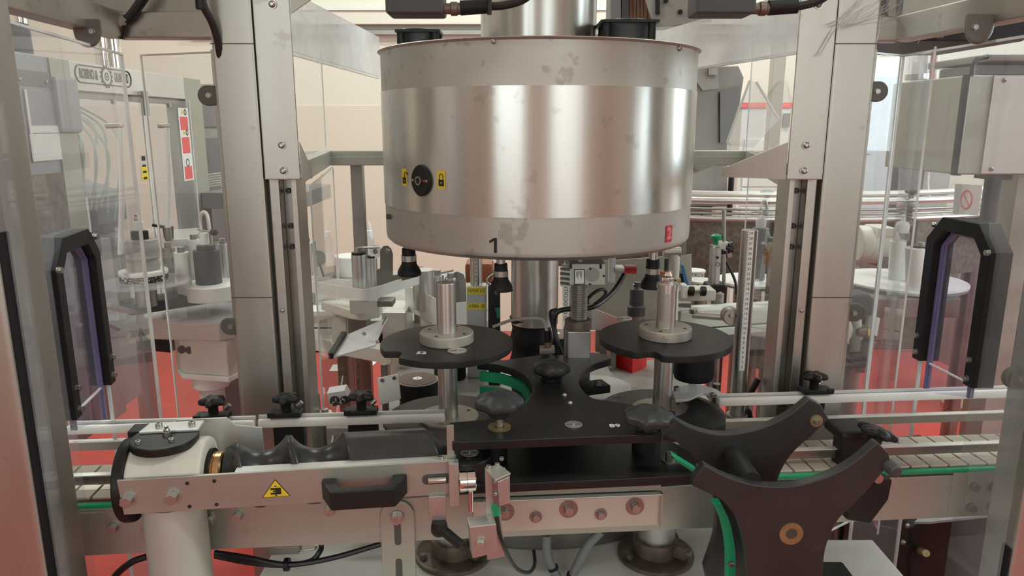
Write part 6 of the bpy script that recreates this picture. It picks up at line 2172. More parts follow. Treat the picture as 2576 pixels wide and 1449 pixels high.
B().bar(PY(846, 1010, 1.158), PY(882, 1002, 1.158), .004, .012).build('speckled_strip', 'label_pattern', wb3)
B().span((PZ(830, 1060, zq).x, PZ(880, 1050, zq).y - .05, ZB), (PZ(960, 1040, zq).x, PZ(880, 1050, zq).y + .02, zq), bev=.002).build('tray', 'warm_grey', wb3)

rbn = thing('rear_bench', 'pale steel bench behind the label applicator carrying reels and small parts', 'bench', V((-.41, 2.2, 0)))
B().span((-.585, 1.79, .985), (-.06, 2.44, 1.02), bev=.003).build('top', 'warm_grey', rbn)
B().span((-.575, 1.81, .93), (-.08, 2.42, .985)).build('apron', 'black', rbn)
for lx, ly in ((-.553, 1.835), (-.12, 1.835), (-.12, 2.38), (-.55, 2.38)):
    B().span((lx - .02, ly - .02, 0), (lx + .02, ly + .02, .93), bev=.002).build('leg', 'steel_dark', rbn)

# ================================================================== ruler column at the outfeed
YR_ = 1.08
rp = thing('ruler_column', 'polished steel column with inset centimetre scale near the outfeed rail', 'column', PY(1862, 1060, YR_))
p0, p1 = PY(1862, 1062, YR_), PY(1876, 578, YR_)
xr = (p0.x + p1.x) / 2
rr_ = S(20, YR_)
B().cyl(V((xr, YR_, .99)), V((xr, YR_, p1.z)), rr_, seg=40, bev=.001).build('tube', 'steel_polish', rp)
B().cyl(V((xr, YR_, .99)), V((xr, YR_, 1.06)), rr_ * 1.35, seg=32, bev=.001).build('base_collar', 'alu_hub', rp)
B().cyl(V((xr, YR_, ZB)), V((xr, YR_, .99)), rr_ * .9, seg=24).build('lower_shaft', 'steel_dark', rp)
zs0, zs1 = PY(1852, 932, YR_ - rr_).z, PY(1877, 580, YR_ - rr_).z
an = -PI / 2 - .12
nrm = V((math.cos(an), math.sin(an), 0))
un = UP.cross(nrm)
cx_ = V((xr, YR_, 0)) + nrm * (rr_ + .0002)
w = .0042
sc_ = B().prism([cx_ - un * w + UP * zs0, cx_ + un * w + UP * zs0, cx_ + un * w + UP * zs1, cx_ - un * w + UP * zs1], nrm * .0006).build('scale_strip', 'paper', rp)
for k in range(28):
    z = zs0 + .006 + (zs1 - zs0 - .010) * k / 27.0
    text(sc_, str(k + 2), cx_ + nrm * .0008 + UP * z, un, UP, .0052, 'ink', 'scale_number')
mk = B()
for k in range(28 * 2):
    z = zs0 + .003 + (zs1 - zs0 - .006) * k / 55.0
    mk.prism([cx_ + nrm * .0008 - un * w + UP * z, cx_ + nrm * .0008 - un * (w - .0014) + UP * z, cx_ + nrm * .0008 - un * (w - .0014) + UP * (z + .0004), cx_ + nrm * .0008 - un * w + UP * (z + .0004)], nrm * .0001)
mk.build('scale_marks', 'ink', sc_)['kind'] = 'stuff'
B().prism([PY(1838 + 10, y, YR_ + .004) for y in (950, 952)] + [PY(1846, 1050, YR_ + .004)], V((0, .002, 0))).bm.free()
# clamp rod and joint on the ruler column
cr_ = thing('clamp_rod', 'bright steel rod clamped to the ruler column by a round joint', 'rod', PY(1800, 795, 1.10))
a, b = PY(1742, 792, 1.13), PY(1850, 800, 1.10)
B().cyl(a, b, S(9, 1.12), seg=20, bev=.001).build('rod', 'pale_metal', cr_)
B().lathe(PY(1842, 798, 1.085), [(.012, 0), (.0135, .003), (.0135, .018), (.012, .021)], axis=(0, 1, 0), seg=24).build('joint', 'alu_hub', cr_)
hexbolt(cr_, PY(1840, 793, 1.085), (0, -1, 0), .007)
B().cyl(PY(1745, 788, 1.13), PY(1745, 776, 1.13), .007, seg=20, bev=.001).build('knurled_nut', 'zinc', cr_)
for pl, lab in ((((1884, 996), (1908, 952)), 'black lever beside the ruler column pointing up'), (((1890, 1062), (1882, 1030)), 'short black lever at the foot of the ruler column')):
    a, b = PY(*pl[0], 1.08), PY(*pl[1], 1.08)
    t = thing('clamp_lever', lab, 'lever', a)
    B().bar(a, b, .008, .009, up=(0, 1, 0), bev=.002).build('arm', 'black', t)
    B().cyl(a - V((.016, 0, .004)), a + V((.004, 0, -.004)), .009, seg=16).build('hub', 'black', t)
    B().cyl(V((a.x, 1.085, ZB)), V((a.x, 1.085, a.z - .004)), .004, seg=10).build('stud', 'zinc', t)

# ================================================================== outfeed label station (aluminium beam, print head)
os_ = thing('label_station', 'cream label unit with aluminium beam behind the ruler column', 'machine', PY(1850, 800, 1.62))
Y = 1.52


def slabp(px0, py0, px1, py1, Y, dep, m, name, bev=.003, parent=os_):
    a, b = PY(px0, py1, Y), PY(px1, py0, Y)
    return B().span((a.x, Y, a.z), (b.x, Y + dep, b.z), bev=bev).build(name, m, parent)


# beam rising gently to the far side
a, b = PY(1690, 800, 1.50), PY(2020, 778, 1.72)
B().bar(a, b, .05, .040, bev=.003).build('beam', 'gear_grey', os_)
B().bar(a + UP * .0225 - V((0, .012, 0)), b + UP * .0225 - V((0, .012, 0)), .018, .006).build('beam_rail', 'white', os_)
B().bar(a - UP * .032, b - UP * .032, .05, .018, bev=.002).build('lower_beam', 'gear_grey', os_)
slabp(1696, 730, 1802, 758, 1.46, .05, 'cream', 'carriage')
slabp(1714, 718, 1732, 752, 1.445, .03, 'white', 'carriage_lug')
for px in (1738, 1768):
    B().cyl(PY(px - 5, 732, 1.45), PY(px + 7, 733, 1.45), .010, seg=20, bev=.001).build('knurled_knob', 'black', os_)
B().cyl(PY(1735, 732, 1.452), PY(1770, 733, 1.452), .003, seg=10).build('spindle', 'zinc', os_)
slabp(1700, 762, 1740, 830, 1.50, .05, 'steel_dark', 'upright')
B().cyl(V((PY(1750, 820, 1.55).x, 1.55, 0)), V((PY(1750, 820, 1.55).x, 1.55, PY(1750, 815, 1.55).z)), .025, seg=20).build('column', 'cream', os_)
slabp(1780, 832, 1960, 880, 1.70, .10, 'box_grey', 'drive_box')
slabp(1895, 792, 1960, 846, 1.66, .06, 'white', 'motor_cover')
# grated tray under
gt = thing('drip_tray', 'wire grate drip tray below the outfeed label station', 'tray', PY(1930, 875, 1.95))
for k in range(9):
    B().bar(PY(1880, 850 + k * 3.5, 1.98 - k * .03), PY(2010, 850 + k * 3.5, 1.98 - k * .03), .003, .003).build('wire', 'zinc', gt)
for k in range(10):
    B().bar(PY(1884 + k * 13, 850, 1.98), PY(1880 + k * 13, 878, 1.74), .003, .003).build('cross_wire', 'zinc', gt)
a, b = PY(1875, 866, 1.72), PY(2020, 884, 1.72)
B().span((a.x, 1.70, PY(1950, 922, 1.72).z), (b.x, 1.97, b.z - .005), bev=.003).build('tray', 'rust_ring', gt)
B().cyl((b.x - .02, 1.90, 0), (b.x - .02, 1.90, PY(1950, 922, 1.72).z), .02, seg=14).build('leg', 'steel_dark', gt)

# print head with green cap
ph2 = thing('printing_unit', 'upright aluminium print head with green cap and black foot', 'machine', PY(1812, 735, 1.6))
Y = 1.58
slabp(1789, 622, 1816, 720, Y, .03, 'alu', 'left_profile', .002, ph2)
slabp(1799, 620, 1814, 716, Y - .003, .01, 'pale_metal', 'face_strip', .001, ph2)
B().prism([PY(x, y, Y - .01) for x, y in ((1780, 732), (1785, 718), (1826, 716), (1827, 731), (1800, 738))], V((0, .05, 0)), bev=.003).build('foot', 'black', ph2)
B().cyl(PY(1821, 728, Y + .01), PY(1821, 528, Y + .01), S(4.5, Y), seg=14).build('rod', 'zinc', ph2)
slabp(1806, 610, 1836, 628, Y, .03, 'cream', 'clamp', .002, ph2)
star_grip(ph2, PY(1830, 622, Y - .006), .012, .014, 'black', lobes=6, axis=(.5, -1, 0))
slabp(1813, 632, 1828, 640, Y, .03, 'black', 'stop_ring', .002, ph2)
B().lathe(PY(1800, 616, Y + .01), [(.004, 0), (.005, .008), (.011, .014), (.012, .020), (.006, .024)], seg=20).build('green_cap', 'green', ph2)
B().tube([PY(1822, 650, Y + .02), PY(1838, 680, Y + .02), PY(1850, 710, Y + .02), PY(1852, 740, Y + .02)], .003, seg=8).build('cable', 'cable_black', ph2)
for px, py in ((1791, 618), (1806, 621)):
    button(ph2, PY(px, py, Y - .004), (0, -1, 0), .006)
hole(ph2, PY(1805, 648, Y - .0035), (0, -1, 0), .006)
B().ring(PY(1806, 665, Y - .0035), .0035, .0045, .0004, axis=(0, -1, 0), seg=24).build('round_mark', 'ink', ph2)
p = PY(1806, 738, Y + .02)
B().cyl(V((p.x, Y + .02, 0)), V((p.x, Y + .02, p.z)), .014, seg=14).build('stand', 'steel_dark', ph2)

# blue lever sheet and reels behind the star shaft
bl_ = thing('blue_blade', 'blue plastic blade leaning between the star shaft and speckled label rolls', 'blade', PY(1725, 720, 1.6))
B().prism([PY(x, y, 1.6) for x, y in ((1712, 665), (1720, 668), (1734, 722), (1724, 722))], V((0, .006, 0))).build('blade', 'blue', bl_)
B().prism([PY(x, y, 1.605) for x, y in ((1712, 690), (1722, 680), (1728, 722), (1712, 722))], V((0, .02, 0))).build('black_base', 'black', bl_)
q = PY(1720, 722, 1.61)
B().cyl(V((q.x, 1.61, 0)), V((q.x, 1.61, q.z)), .01, seg=12).build('stand', 'steel_dark', bl_)
for px, py, r, h, lab in ((1745, 722, 24, 38, 'small white reel of speckled labels with round top'), (1762, 735, 30, 26, 'wider white reel of speckled labels below the print head')):
    Y = 2.16 if px == 1745 else 1.88
    q = PY(px, py, Y)
    u_ = S(1, Y)
    t = thing('label_reel', lab, 'reel', q)
    B().cyl(q, q + UP * u_ * h, u_ * r, seg=36).build('label_roll', 'paper_speckle', t)
    B().cyl(q + UP * u_ * h, q + UP * u_ * (h + 6), u_ * (r + 3), seg=36, bev=.002).build('top_flange', 'white', t)
    B().cyl(q - UP * u_ * 5, q, u_ * (r + 2), seg=36).build('bottom_flange', 'white', t)
    B().cyl(V((q.x, Y, 0)), q - UP * u_ * 5, .018, seg=14).build('stand', 'steel_dark', t)

# big white disc with roller stack
rd = thing('reel_disc', 'large white reel disc with grey roller stack behind the ruler column', 'reel', PY(1900, 710, 2.0))
Y = 2.02
u_ = S(1, Y)
q = PY(1895, 703, Y)
B().cyl(q - UP * .006, q, u_ * 88, seg=56).build('disc', 'white', rd)
B().cyl(q - UP * .012, q - UP * .006, u_ * 86, seg=56).build('disc_under', 'mid_grey', rd)
B().lathe(q + V((.01, 0, 0)), [(u_ * 18, 0), (u_ * 18, u_ * 60), (u_ * 24, u_ * 62), (u_ * 24, u_ * 112), (u_ * 20, u_ * 120), (u_ * 20, u_ * 128), (u_ * 14, u_ * 130)], seg=32).build('roller_stack', 'mid_grey', rd)
B().lathe(q + V((.01, 0, u_ * 130)), [(u_ * 12, 0), (u_ * 13, u_ * 16), (u_ * 9, u_ * 26), (u_ * 5, u_ * 30)], seg=24).build('white_cap', 'white', rd)
B().tube([q + V((.01 - u_ * 2, 0, u_ * 158)), q + V((.01 - u_ * 2, 0, u_ * 186)), q + V((.01 + u_ * 6, 0, u_ * 194)), q + V((.01 + u_ * 11, 0, u_ * 182)), q + V((.01 + u_ * 12, 0, u_ * 170))], u_ * 3.5, seg=10).build('hook_tube', 'pale_metal', rd)
B().bar(q + V((.01 - u_ * 14, 0, u_ * 160)), q + V((.01 + u_ * 16, 0, u_ * 166)), .005, .005).build('cross_pin', 'zinc', rd)
B().cyl(V((q.x, Y, 0)), q - UP * .012, .025, seg=18).build('stand', 'steel_dark', rd)
ak = thing('amber_roller', 'amber plastic roller pair hanging beside the roller stack', 'roller', PY(1935, 650, 1.9))
q = PY(1936, 664, 1.9)
B().cyl(q, q + UP * .045, .016, seg=20).build('roller', 'amber_clear', ak)
B().cyl(q + UP * .045, q + UP * .07, .010, seg=16).build('neck', 'rust_ring', ak)
B().cyl(V((q.x, 1.9, 0)), q, .006, seg=10).build('rod', 'steel_dark', ak)

# ================================================================== curved feed conveyor in the background
Yc = 3.6
cc0 = V((1.05, 4.1, 0))
fc = thing('curved_conveyor', 'curved brown steel feed conveyor with pale guide rails in the background', 'conveyor', V((1.1, 2.9, 0)))
RC = 1.55
a0, a1 = 205, 318
zr = PY(1850, 560, cc0.y - RC).z
zb0 = PY(1850, 690, cc0.y - RC).z
B().arc_wall(cc0, RC, .006, zb0 - .02, zr, a0, a1, 64).build('side_panel', 'rust_ring', fc)
B().arc_wall(cc0, RC - .14, .006, zb0 - .02, zr, a0, a1, 64).build('side_panel', 'rust_ring', fc)
B().arc_wall(cc0, RC - .13, .12, zr - .01, zr + .001, a0, a1, 64).build('chain_bed', 'slat', fc)
for k in range(30):
    a = math.radians(226 + k * 2.6)
    d = V((math.cos(a), math.sin(a), 0))
    B().bar(cc0 + d * (RC - .13) + UP * (zr + .003), cc0 + d * (RC - .005) + UP * (zr + .003), .055, .004).build('slat', 'slat', fc)
for dz, r, dr_, m_ in ((.075, .012, .02, 'pale_metal'), (.045, .005, .015, 'zinc'), (.030, .005, .015, 'zinc'), (.012, .009, .02, 'pale_metal')):
    B().tube([cc0 + V((math.cos(math.radians(a)), math.sin(math.radians(a)), 0)) * (RC + dr_) + UP * (zr + dz) for a in range(a0, a1 + 1, 4)], r, seg=8, smooth=False).build('guide_rail', m_, fc)
B().tube([cc0 + V((math.cos(math.radians(a)), math.sin(math.radians(a)), 0)) * (RC - .13) + UP * (zr + .085) for a in range(a0, a1 + 1, 4)], .011, seg=8, smooth=False).build('guide_rail', 'pale_metal', fc)
for adeg in (236, 250, 266, 282, 296):
    a = math.radians(adeg)
    d = V((math.cos(a), math.sin(a), 0))
    c = cc0 + d * (RC + .035)
    cl_ = B().box(c + UP * (zr - .03), (.05, .05, .09), rz=adeg, bev=.008).build('rail_clamp', 'dark_grey', fc)
    B().cyl(c + UP * (zr + .01), c + UP * (zr + .075), .010, seg=12).build('clamp_post', 'dark_grey', cl_)
    star_grip(cl_, c + UP * (zr + .085), .022, .03, 'black', lobes=5)
for adeg in (228, 262, 300):
    a = math.radians(adeg)
    d = V((math.cos(a), math.sin(a), 0))
    c = cc0 + d * (RC - .07)
    B().cyl(V((c.x, c.y, 0)), V((c.x, c.y, zb0)), .03, seg=16).build('leg', 'steel_dark', fc)
for px, py in ((1837, 612), (1834, 641)):
    p = PY(px, py, cc0.y - RC - .008)
    B().cyl(p, p - V((0, .01, 0)), .009, seg=14).build('rivet', 'zinc', fc)

# gear motor
gm = thing('gear_motor', 'white gear motor with round fan housing beside the outfeed post', 'motor', PY(2220, 670, 2.2))
Y = 2.35
u_ = S(1, Y)
B().cyl(PY(2160, 612, Y) - V((.01, 0, 0)), PY(2160, 612, Y) + V((.03, .0, 0)), u_ * 44, seg=40, bev=.008).build('fan_housing', 'cream', gm)
B().ring(PY(2160, 612, Y) + V((.03, 0, 0)), u_ * 20, u_ * 40, .004, axis=(1, 0, 0)).build('fan_grille', 'warm_grey', gm)
B().cyl(PY(2176, 615, Y), PY(2244, 622, Y), u_ * 44, seg=36, bev=.010).build('motor_body', 'cream', gm)
B().span((PY(2190, 575, Y).x, Y - .05, PY(2190, 592, Y).z), (PY(2236, 575, Y).x, Y + .05, PY(2190, 568, Y).z), bev=.006).build('terminal_box', 'cream', gm)
B().span((PY(2195, 670, Y).x, Y - .06, PY(2195, 668, Y).z), (PY(2236, 670, Y).x, Y + .06, PY(2195, 640, Y).z), bev=.006).build('foot', 'rust_ring', gm)
q = PY(2215, 668, Y)
B().cyl((q.x - .1, Y, 0), (q.x - .1, Y, q.z), .03, seg=16).build('pedestal', 'steel', gm)

# outfeed reels
r2 = thing('reel_disc', 'large white reel disc with two white rollers beside the outfeed arch', 'reel', PY(2280, 740, 1.9))
Y = 1.85
u_ = S(1, Y)
q = PY(2268, 703, Y)
B().cyl(q - UP * .005, q, u_ * 146, seg=64).build('disc', 'white', r2)
B().cyl(q - UP * .012, q - UP * .005, u_ * 145, seg=64).build('disc_edge', 'mid_grey', r2)
p = PY(2256, 694, Y)
B().cyl(V((p.x, Y, q.z)), PY(2259, 605, Y), u_ * 19, seg=32, bev=.001).build('paper_roller', 'white', r2)
z6 = PY(2259, 605, Y).z
B().cyl(V((p.x, Y, z6)), V((p.x, Y, z6 + u_ * 20)), u_ * 19, seg=32).build('glass_ring', 'disc_clear', r2)
B().lathe(V((p.x, Y, z6 + u_ * 20)), [(u_ * 16, 0), (u_ * 16, u_ * 18), (u_ * 12, u_ * 26), (u_ * 5, u_ * 28)], seg=28).build('white_cap', 'white', r2)
B().lathe(V((p.x, Y, z6 + u_ * 48)), [(u_ * 6, 0), (u_ * 5, u_ * 8), (u_ * 4, u_ * 9), (u_ * 5, u_ * 13), (0, u_ * 18)], seg=16).build('nipple', 'white', r2)
p = PY(2304, 732, Y - .12)
B().cyl(p - UP * .006, p, u_ * 36, seg=40).build('lower_flange', 'cream', r2)
B().cyl(p, PY(2304, 622, Y - .12), u_ * 22, seg=32, bev=.001).build('white_roller', 'white', r2)
zz = PY(2304, 622, Y - .12).z
B().cyl(V((p.x, p.y, zz)), V((p.x, p.y, zz + .004)), u_ * 21, seg=32).build('roller_cap', 'black', r2)
B().cyl(V((p.x, p.y, zz + .004)), V((p.x, p.y, zz + .012)), u_ * 7, seg=16).build('axle_nut', 'zinc', r2)
B().span((q.x - .14, Y - .16, q.z - .06), (q.x + .06, Y + .20, q.z - .012), bev=.004).build('support_arm', 'steel_dark', r2)
# brown base below the reels
bb_ = thing('steel_plinth', 'brown-tinged steel plinth below the outfeed reels', 'plinth', PZ(2200, 860, 0))
zpl = PY(2200, 880, 2.05).z
B().span((PY(2130, 800, 2.05).x, 2.05, zpl), (PY(2310, 800, 2.05).x, 2.28, PY(2200, 745, 2.05).z), bev=.005).build('plinth', 'rust_ring', bb_)
for lx in (PY(2150, 800, 2.05).x,):
    B().cyl((lx, 2.2, 0), (lx, 2.2, zpl), .03, seg=16).build('leg', 'rust_ring', bb_)
B().span((PY(2130, 800, 2.05).x + .05, 2.04, zpl + .03), (PY(2310, 800, 2.05).x - .05, 2.05, PY(2200, 775, 2.05).z), bev=.005).build('plinth_door', 'steel_dark', bb_)

# linkage with dark clamps below the clip
lk_ = thing('linkage_arm', 'dark jointed linkage with grey clamps and yellow tag beside the outfeed post', 'linkage', PY(2160, 940, 1.3))
Y = 1.32
B().prism([PY(x, y, Y) for x, y in ((2128, 745), (2190, 740), (2212, 760), (2206, 800), (2160, 812), (2128, 790))], V((0, .05, 0)), bev=.006).build('motor_block', 'dark_grey', lk_)
B().prism([PY(x, y, Y - .02) for x, y in ((2112, 800), (2138, 798), (2152, 830), (2140, 858), (2108, 866))], V((0, .03, 0)), bev=.005).build('round_bracket', 'cream', lk_)
B().cyl(PY(2188, 845, Y - .015), PY(2196, 800, Y), .012, seg=16).build('link', 'warm_grey', lk_)
B().cyl(PY(2148, 790, Y - .01), PY(2156, 880, Y - .01), .012, seg=16).build('link', 'warm_grey', lk_)
B().cyl(PY(2184, 856, Y - .02), PY(2160, 930, Y - .01), .013, seg=16).build('link', 'steel_dark', lk_)
B().prism([PY(x, y, Y - .03) for x, y in ((2160, 828), (2190, 824), (2196, 838), (2186, 850), (2158, 846))], V((0, .03, 0)), bev=.004).build('tag_clamp', 'rust_ring', lk_)
B().prism([PY(x, y, Y - .032) for x, y in ((2184, 828), (2196, 828), (2196, 845), (2184, 845))], V((0, .001, 0))).build('yellow_tag', 'yellow', lk_)
for px, py in ((2160, 900), (2156, 918)):
    B().prism([PY(px + x, py + y, Y - .03) for x, y in ((-28, 4), (-10, -8), (36, -12), (36, 4), (-20, 14))], V((0, .035, 0)), bev=.004).build('clamp', 'dark_grey', lk_)
B().bar(PY(2120, 855, Y - .03), PY(2132, 882, Y - .03), .01, .01, bev=.002).build('handle', 'black', lk_)
B().cyl(V((PY(2145, 935, Y).x, Y, 0)), PY(2145, 860, Y), .018, seg=16).build('post', 'steel_dark', lk_)

# ================================================================== tall steel equipment on the outfeed side
hb_ = thing('hanging_box', 'big speckled stainless box with bracket hanging at the outfeed side', 'machine', PY(2490, 480, 1.75))
Y = 1.75
a, b = PY(2408, 440, Y), PY(2860, 190, Y)
B().span((a.x, Y, PY(2480, 440, Y).z), (b.x, Y + .35, PY(2480, 188, Y).z), bev=.005).build('box', 'steel', hb_)
B().span((a.x - .006, Y + .002, PY(2480, 442, Y).z), (a.x + .012, Y + .02, PY(2480, 186, Y).z), bev=.002).build('black_edge', 'black', hb_)
B().span((PY(2484, 300, Y).x, Y - .004, PY(2480, 436, Y).z), (b.x, Y + .002, PY(2480, 190, Y).z)).build('door', 'pale_metal', hb_)
B().span((a.x + .04, Y + .03, PY(2480, 186, Y).z), (b.x, Y + .2, PY(2480, 160, Y).z), bev=.003).build('top_bracket', 'mid_grey', hb_)
B().span((a.x + .035, Y + .0, PY(2480, 155, Y).z), (b.x, Y + .25, PY(2480, 135, Y).z), bev=.004).build('top_cover', 'steel_dark', hb_)
B().tube([PY(2445, 190, Y), PY(2448, 165, Y), PY(2462, 148, Y), PY(2485, 142, Y)], .006, seg=8).build('cable', 'cable_black', hb_)
for px, py in ((2528, 201), (2495, 425)):
    button(hb_, PY(px, py, Y - .005), (0, -1, 0), .009)
p = PY(2500, 450, Y + .1)
B().cyl(p, V((p.x, p.y, p.z - .12)), .02, seg=16).build('shaft', 'dark_grey', hb_)
B().span((PY(2515, 455, Y).x, Y + .02, PY(2500, 455, Y).z), (PY(2560, 455, Y).x, Y + .1, PY(2500, 440, Y).z)).build('shaft_plate', 'dark_grey', hb_)
B().span((b.x - .10, Y + .2, 0), (b.x, Y + .30, PY(2480, 440, Y).z), bev=.004).build('stand', 'steel', hb_)

so = thing('steel_cabinet', 'speckled stainless cabinet on a cream levelling foot beyond the outfeed arch', 'cabinet', PZ(2430, 1030, 0))
Y = 3.55
B().prism([PY(x, y, Y) for x, y in ((2412, 612), (2640, 600), (2640, 985), (2470, 945), (2392, 925), (2404, 800))], V((0, .40, 0)), bev=.006).build('body', 'steel', so)
p = PZ(2415, 1020, .0)
p.y += .03
B().cyl(V((p.x, p.y, .10)), V((p.x, p.y, PY(2410, 930, p.y).z + .05)), .018, seg=14).build('foot_rod', 'steel_dark', so)
B().lathe(V((p.x, p.y, 0)), [(.074, 0), (.078, .015), (.074, .055), (.06, .065)], seg=32).build('foot_pad', 'cream', so)
B().lathe(V((p.x, p.y, .065)), [(.06, 0), (.058, .02), (.02, .04)], seg=28).build('foot_cap', 'black', so)
B().cyl((p.x + .45, p.y + .1, 0), (p.x + .45, p.y + .1, .4), .03, seg=14).build('rear_leg', 'steel_dark', so)

# black motor box under the conveyor on the outfeed side
mb = thing('motor_box', 'black box with grey lid under the outfeed end of the conveyor', 'box', PY(2380, 1449, 1.1))
Y = 1.12
B().prism([PY(x, y, Y) for x, y in ((2290, 1330), (2330, 1300), (2560, 1275), (2560, 1560), (2290, 1560), (2282, 1420))], V((0, .30, 0)), bev=.006).build('body', 'black', mb)
B().prism([PZ(x, y, PY(2330, 1300, Y).z + .002) for x, y in ((2300, 1318), (2330, 1290), (2540, 1278), (2540, 1296), (2340, 1318))], UP * .004).build('lid', 'mid_grey', mb)
B().cyl(PY(2312, 1385, Y - .001), PY(2330, 1392, Y - .03), .006, seg=12).build('wing_screw', 'brass', mb)
for px, py in ((2283, 1322), (2272, 1364)):
    button(mb, PY(px, py, Y - .001), (0, -1, 0), .007)
B().span((PY(2300, 1500, Y).x, Y + .05, 0), (PY(2560, 1500, Y).x, Y + .28, PY(2300, 1556, Y).z)).build('stand', 'dark_grey', mb)

# ================================================================== far wall: lockers, cabinets, bottles, conduits
Yw = 4.7
lk2 = thing('locker_cabinet', 'pale drawer cabinet with red top against the cream wall', 'cabinet', PY(1900, 560, Yw))
a, b = PY(1838, 700, Yw), PY(1990, 268, Yw)
B().span((a.x, Yw, 0), (b.x, Yw + .45, PY(1900, 272, Yw).z), bev=.006).build('body', 'locker', lk2)
B().span((a.x - .01, Yw - .01, PY(1900, 272, Yw).z), (b.x + .01, Yw + .46, PY(1900, 258, Yw).z), bev=.003).build('red_top', 'sticker_red', lk2)
for k in range(5):
    z0, z1 = PY(1900, 425 + k * 48 + 44, Yw).z, PY(1900, 425 + k * 48, Yw).z
    d_ = B().span((a.x + .03, Yw - .012, z0), (a.x + .30, Yw, z1), bev=.003).build('drawer', 'locker', lk2)
    B().span((a.x + .10, Yw - .016, z0 + .06), (a.x + .20, Yw - .012, z0 + .085)).build('handle_slot', 'ink', d_)
for k in range(2):
    B().span((a.x + .03, Yw - .012, PY(1900, 350 + k * 34 + 30, Yw).z), (b.x - .06, Yw, PY(1900, 350 + k * 34, Yw).z), bev=.003).build('shelf_door', 'locker', lk2)
B().span((PY(1968, 300, Yw).x, Yw - .02, PY(1968, 320, Yw).z), (PY(1985, 300, Yw).x, Yw - .01, PY(1968, 285, Yw).z)).build('notice', 'mid_grey', lk2)
wb_ = thing('wood_board', 'brown wooden board standing by the wall beyond the drum', 'board', PY(1740, 600, 4.4))
a, b = PY(1718, 640, 4.4), PY(1760, 410, 4.4)
B().span((a.x, 4.4, 0), (b.x, 4.44, b.z), bev=.003).build('board', 'wood', wb_)
B().span((a.x - .02, 4.38, 0), (b.x + .04, 4.46, .05)).build('foot', 'wood', wb_)
pn_ = thing('steel_upright', 'upright bright steel frame rail beside the wooden board', 'frame', PY(1780, 620, 3.9))
a, b = PY(1764, 640, 3.9), PY(1800, 405, 3.9)
B().span((a.x, 3.9, 0), (a.x + .022, 3.94, b.z), bev=.002).build('rail', 'pale_metal', pn_)
B().span((a.x + .022, 3.91, 0), (b.x, 3.93, b.z), bev=.002).build('rail_web', 'warm_grey', pn_)
bp_ = thing('black_pole', 'thin black pole in front of the drawer cabinet', 'pole', PY(1838, 600, 3.5))
p = PY(1838, 480, 3.5)
B().cyl(V((p.x, 3.5, 0)), V((p.x, 3.5, PY(1838, 400, 3.5).z)), .014, seg=12).build('pole', 'black', bp_)
B().cyl(V((p.x, 3.5, 0)), V((p.x, 3.5, .02)), .10, seg=20).build('base', 'black', bp_)

# dark hopper with bracket seen over the mid beam
hp_ = thing('hopper', 'dark stainless bottle hopper with angled bracket behind the frosted fascia', 'hopper', PY(1790, 360, 2.9))
Y = 2.9
B().prism([PY(x, y, Y) for x, y in ((1722, 170), (1858, 165), (1872, 195), (1862, 260), (1830, 360), (1830, 520), (1722, 520))], V((0, .25, 0)), bev=.004).build('body', 'steel_dark', hp_)
B().prism([PY(x, y, Y - .01) for x, y in ((1728, 172), (1806, 165), (1808, 222), (1768, 228))], V((0, .008, 0))).build('bracket', 'warm_grey', hp_)
B().span((PY(1778, 180, Y).x, Y - .03, PY(1778, 190, Y).z), (PY(1800, 180, Y).x, Y - .01, PY(1778, 172, Y).z)).build('latch', 'zinc', hp_)
B().span((PY(1740, 520, Y).x, Y + .05, 0), (PY(1800, 520, Y).x, Y + .2, PY(1740, 515, Y).z)).build('stand', 'steel_dark', hp_)
B().prism([PY(x, y, Y - .02) for x, y in ((1812, 230), (1862, 215), (1858, 260), (1826, 360), (1812, 360))], V((0, .004, 0))).build('side_sheet', 'mid_grey', hp_)

# bellows frame at the top behind the drum
bf = thing('bellows_frame', 'grey frame with brown pleated bellows rising behind the drum', 'frame', PY(1600, 90, 1.9))
Y = 1.95
B().prism([PY(x, y, Y) for x, y in ((1536, 120), (1536, -60), (1562, -60), (1564, 120))], V((0, .06, 0)), bev=.003).build('side_profile', 'mid_grey', bf)
B().prism([PY(x, y, Y) for x, y in ((1564, 120), (1564, -60), (1580, -60), (1584, 120))], V((0, .05, 0))).build('dark_profile', 'dark_grey', bf)
for k in range(7):
    x = 1584 + k * 9
    B().prism([PY(x, 110, Y + .01), PY(x, -60, Y + .01), PY(x + 7, -60, Y + .01), PY(x + 8, 110, Y + .01)], V((0, .03, 0))).build('pleat', 'brown', bf)
B().prism([PY(x, y, Y - .02) for x, y in ((1604, -60), (1760, -60), (1790, 55), (1645, 68))], V((0, .006, 0))).build('cover_plate', 'warm_grey', bf)
for px, py in ((1711, 30), (1675, 2), (1649, 55)):
    B().cyl(PY(px, py, Y - .021), PY(px, py, Y - .03), .006, seg=12).build('bolt', 'black', bf)
B().prism([PY(x, y, Y - .03) for x, y in ((1650, -60), (1661, -60), (1660, 36), (1650, 36))], V((0, .008, 0))).build('slot', 'black', bf)
B().span((PY(1540, 0, Y).x, Y + .06, 0), (PY(1580, 0, Y).x, Y + .12, 2.2)).build('stand', 'mid_grey', bf)

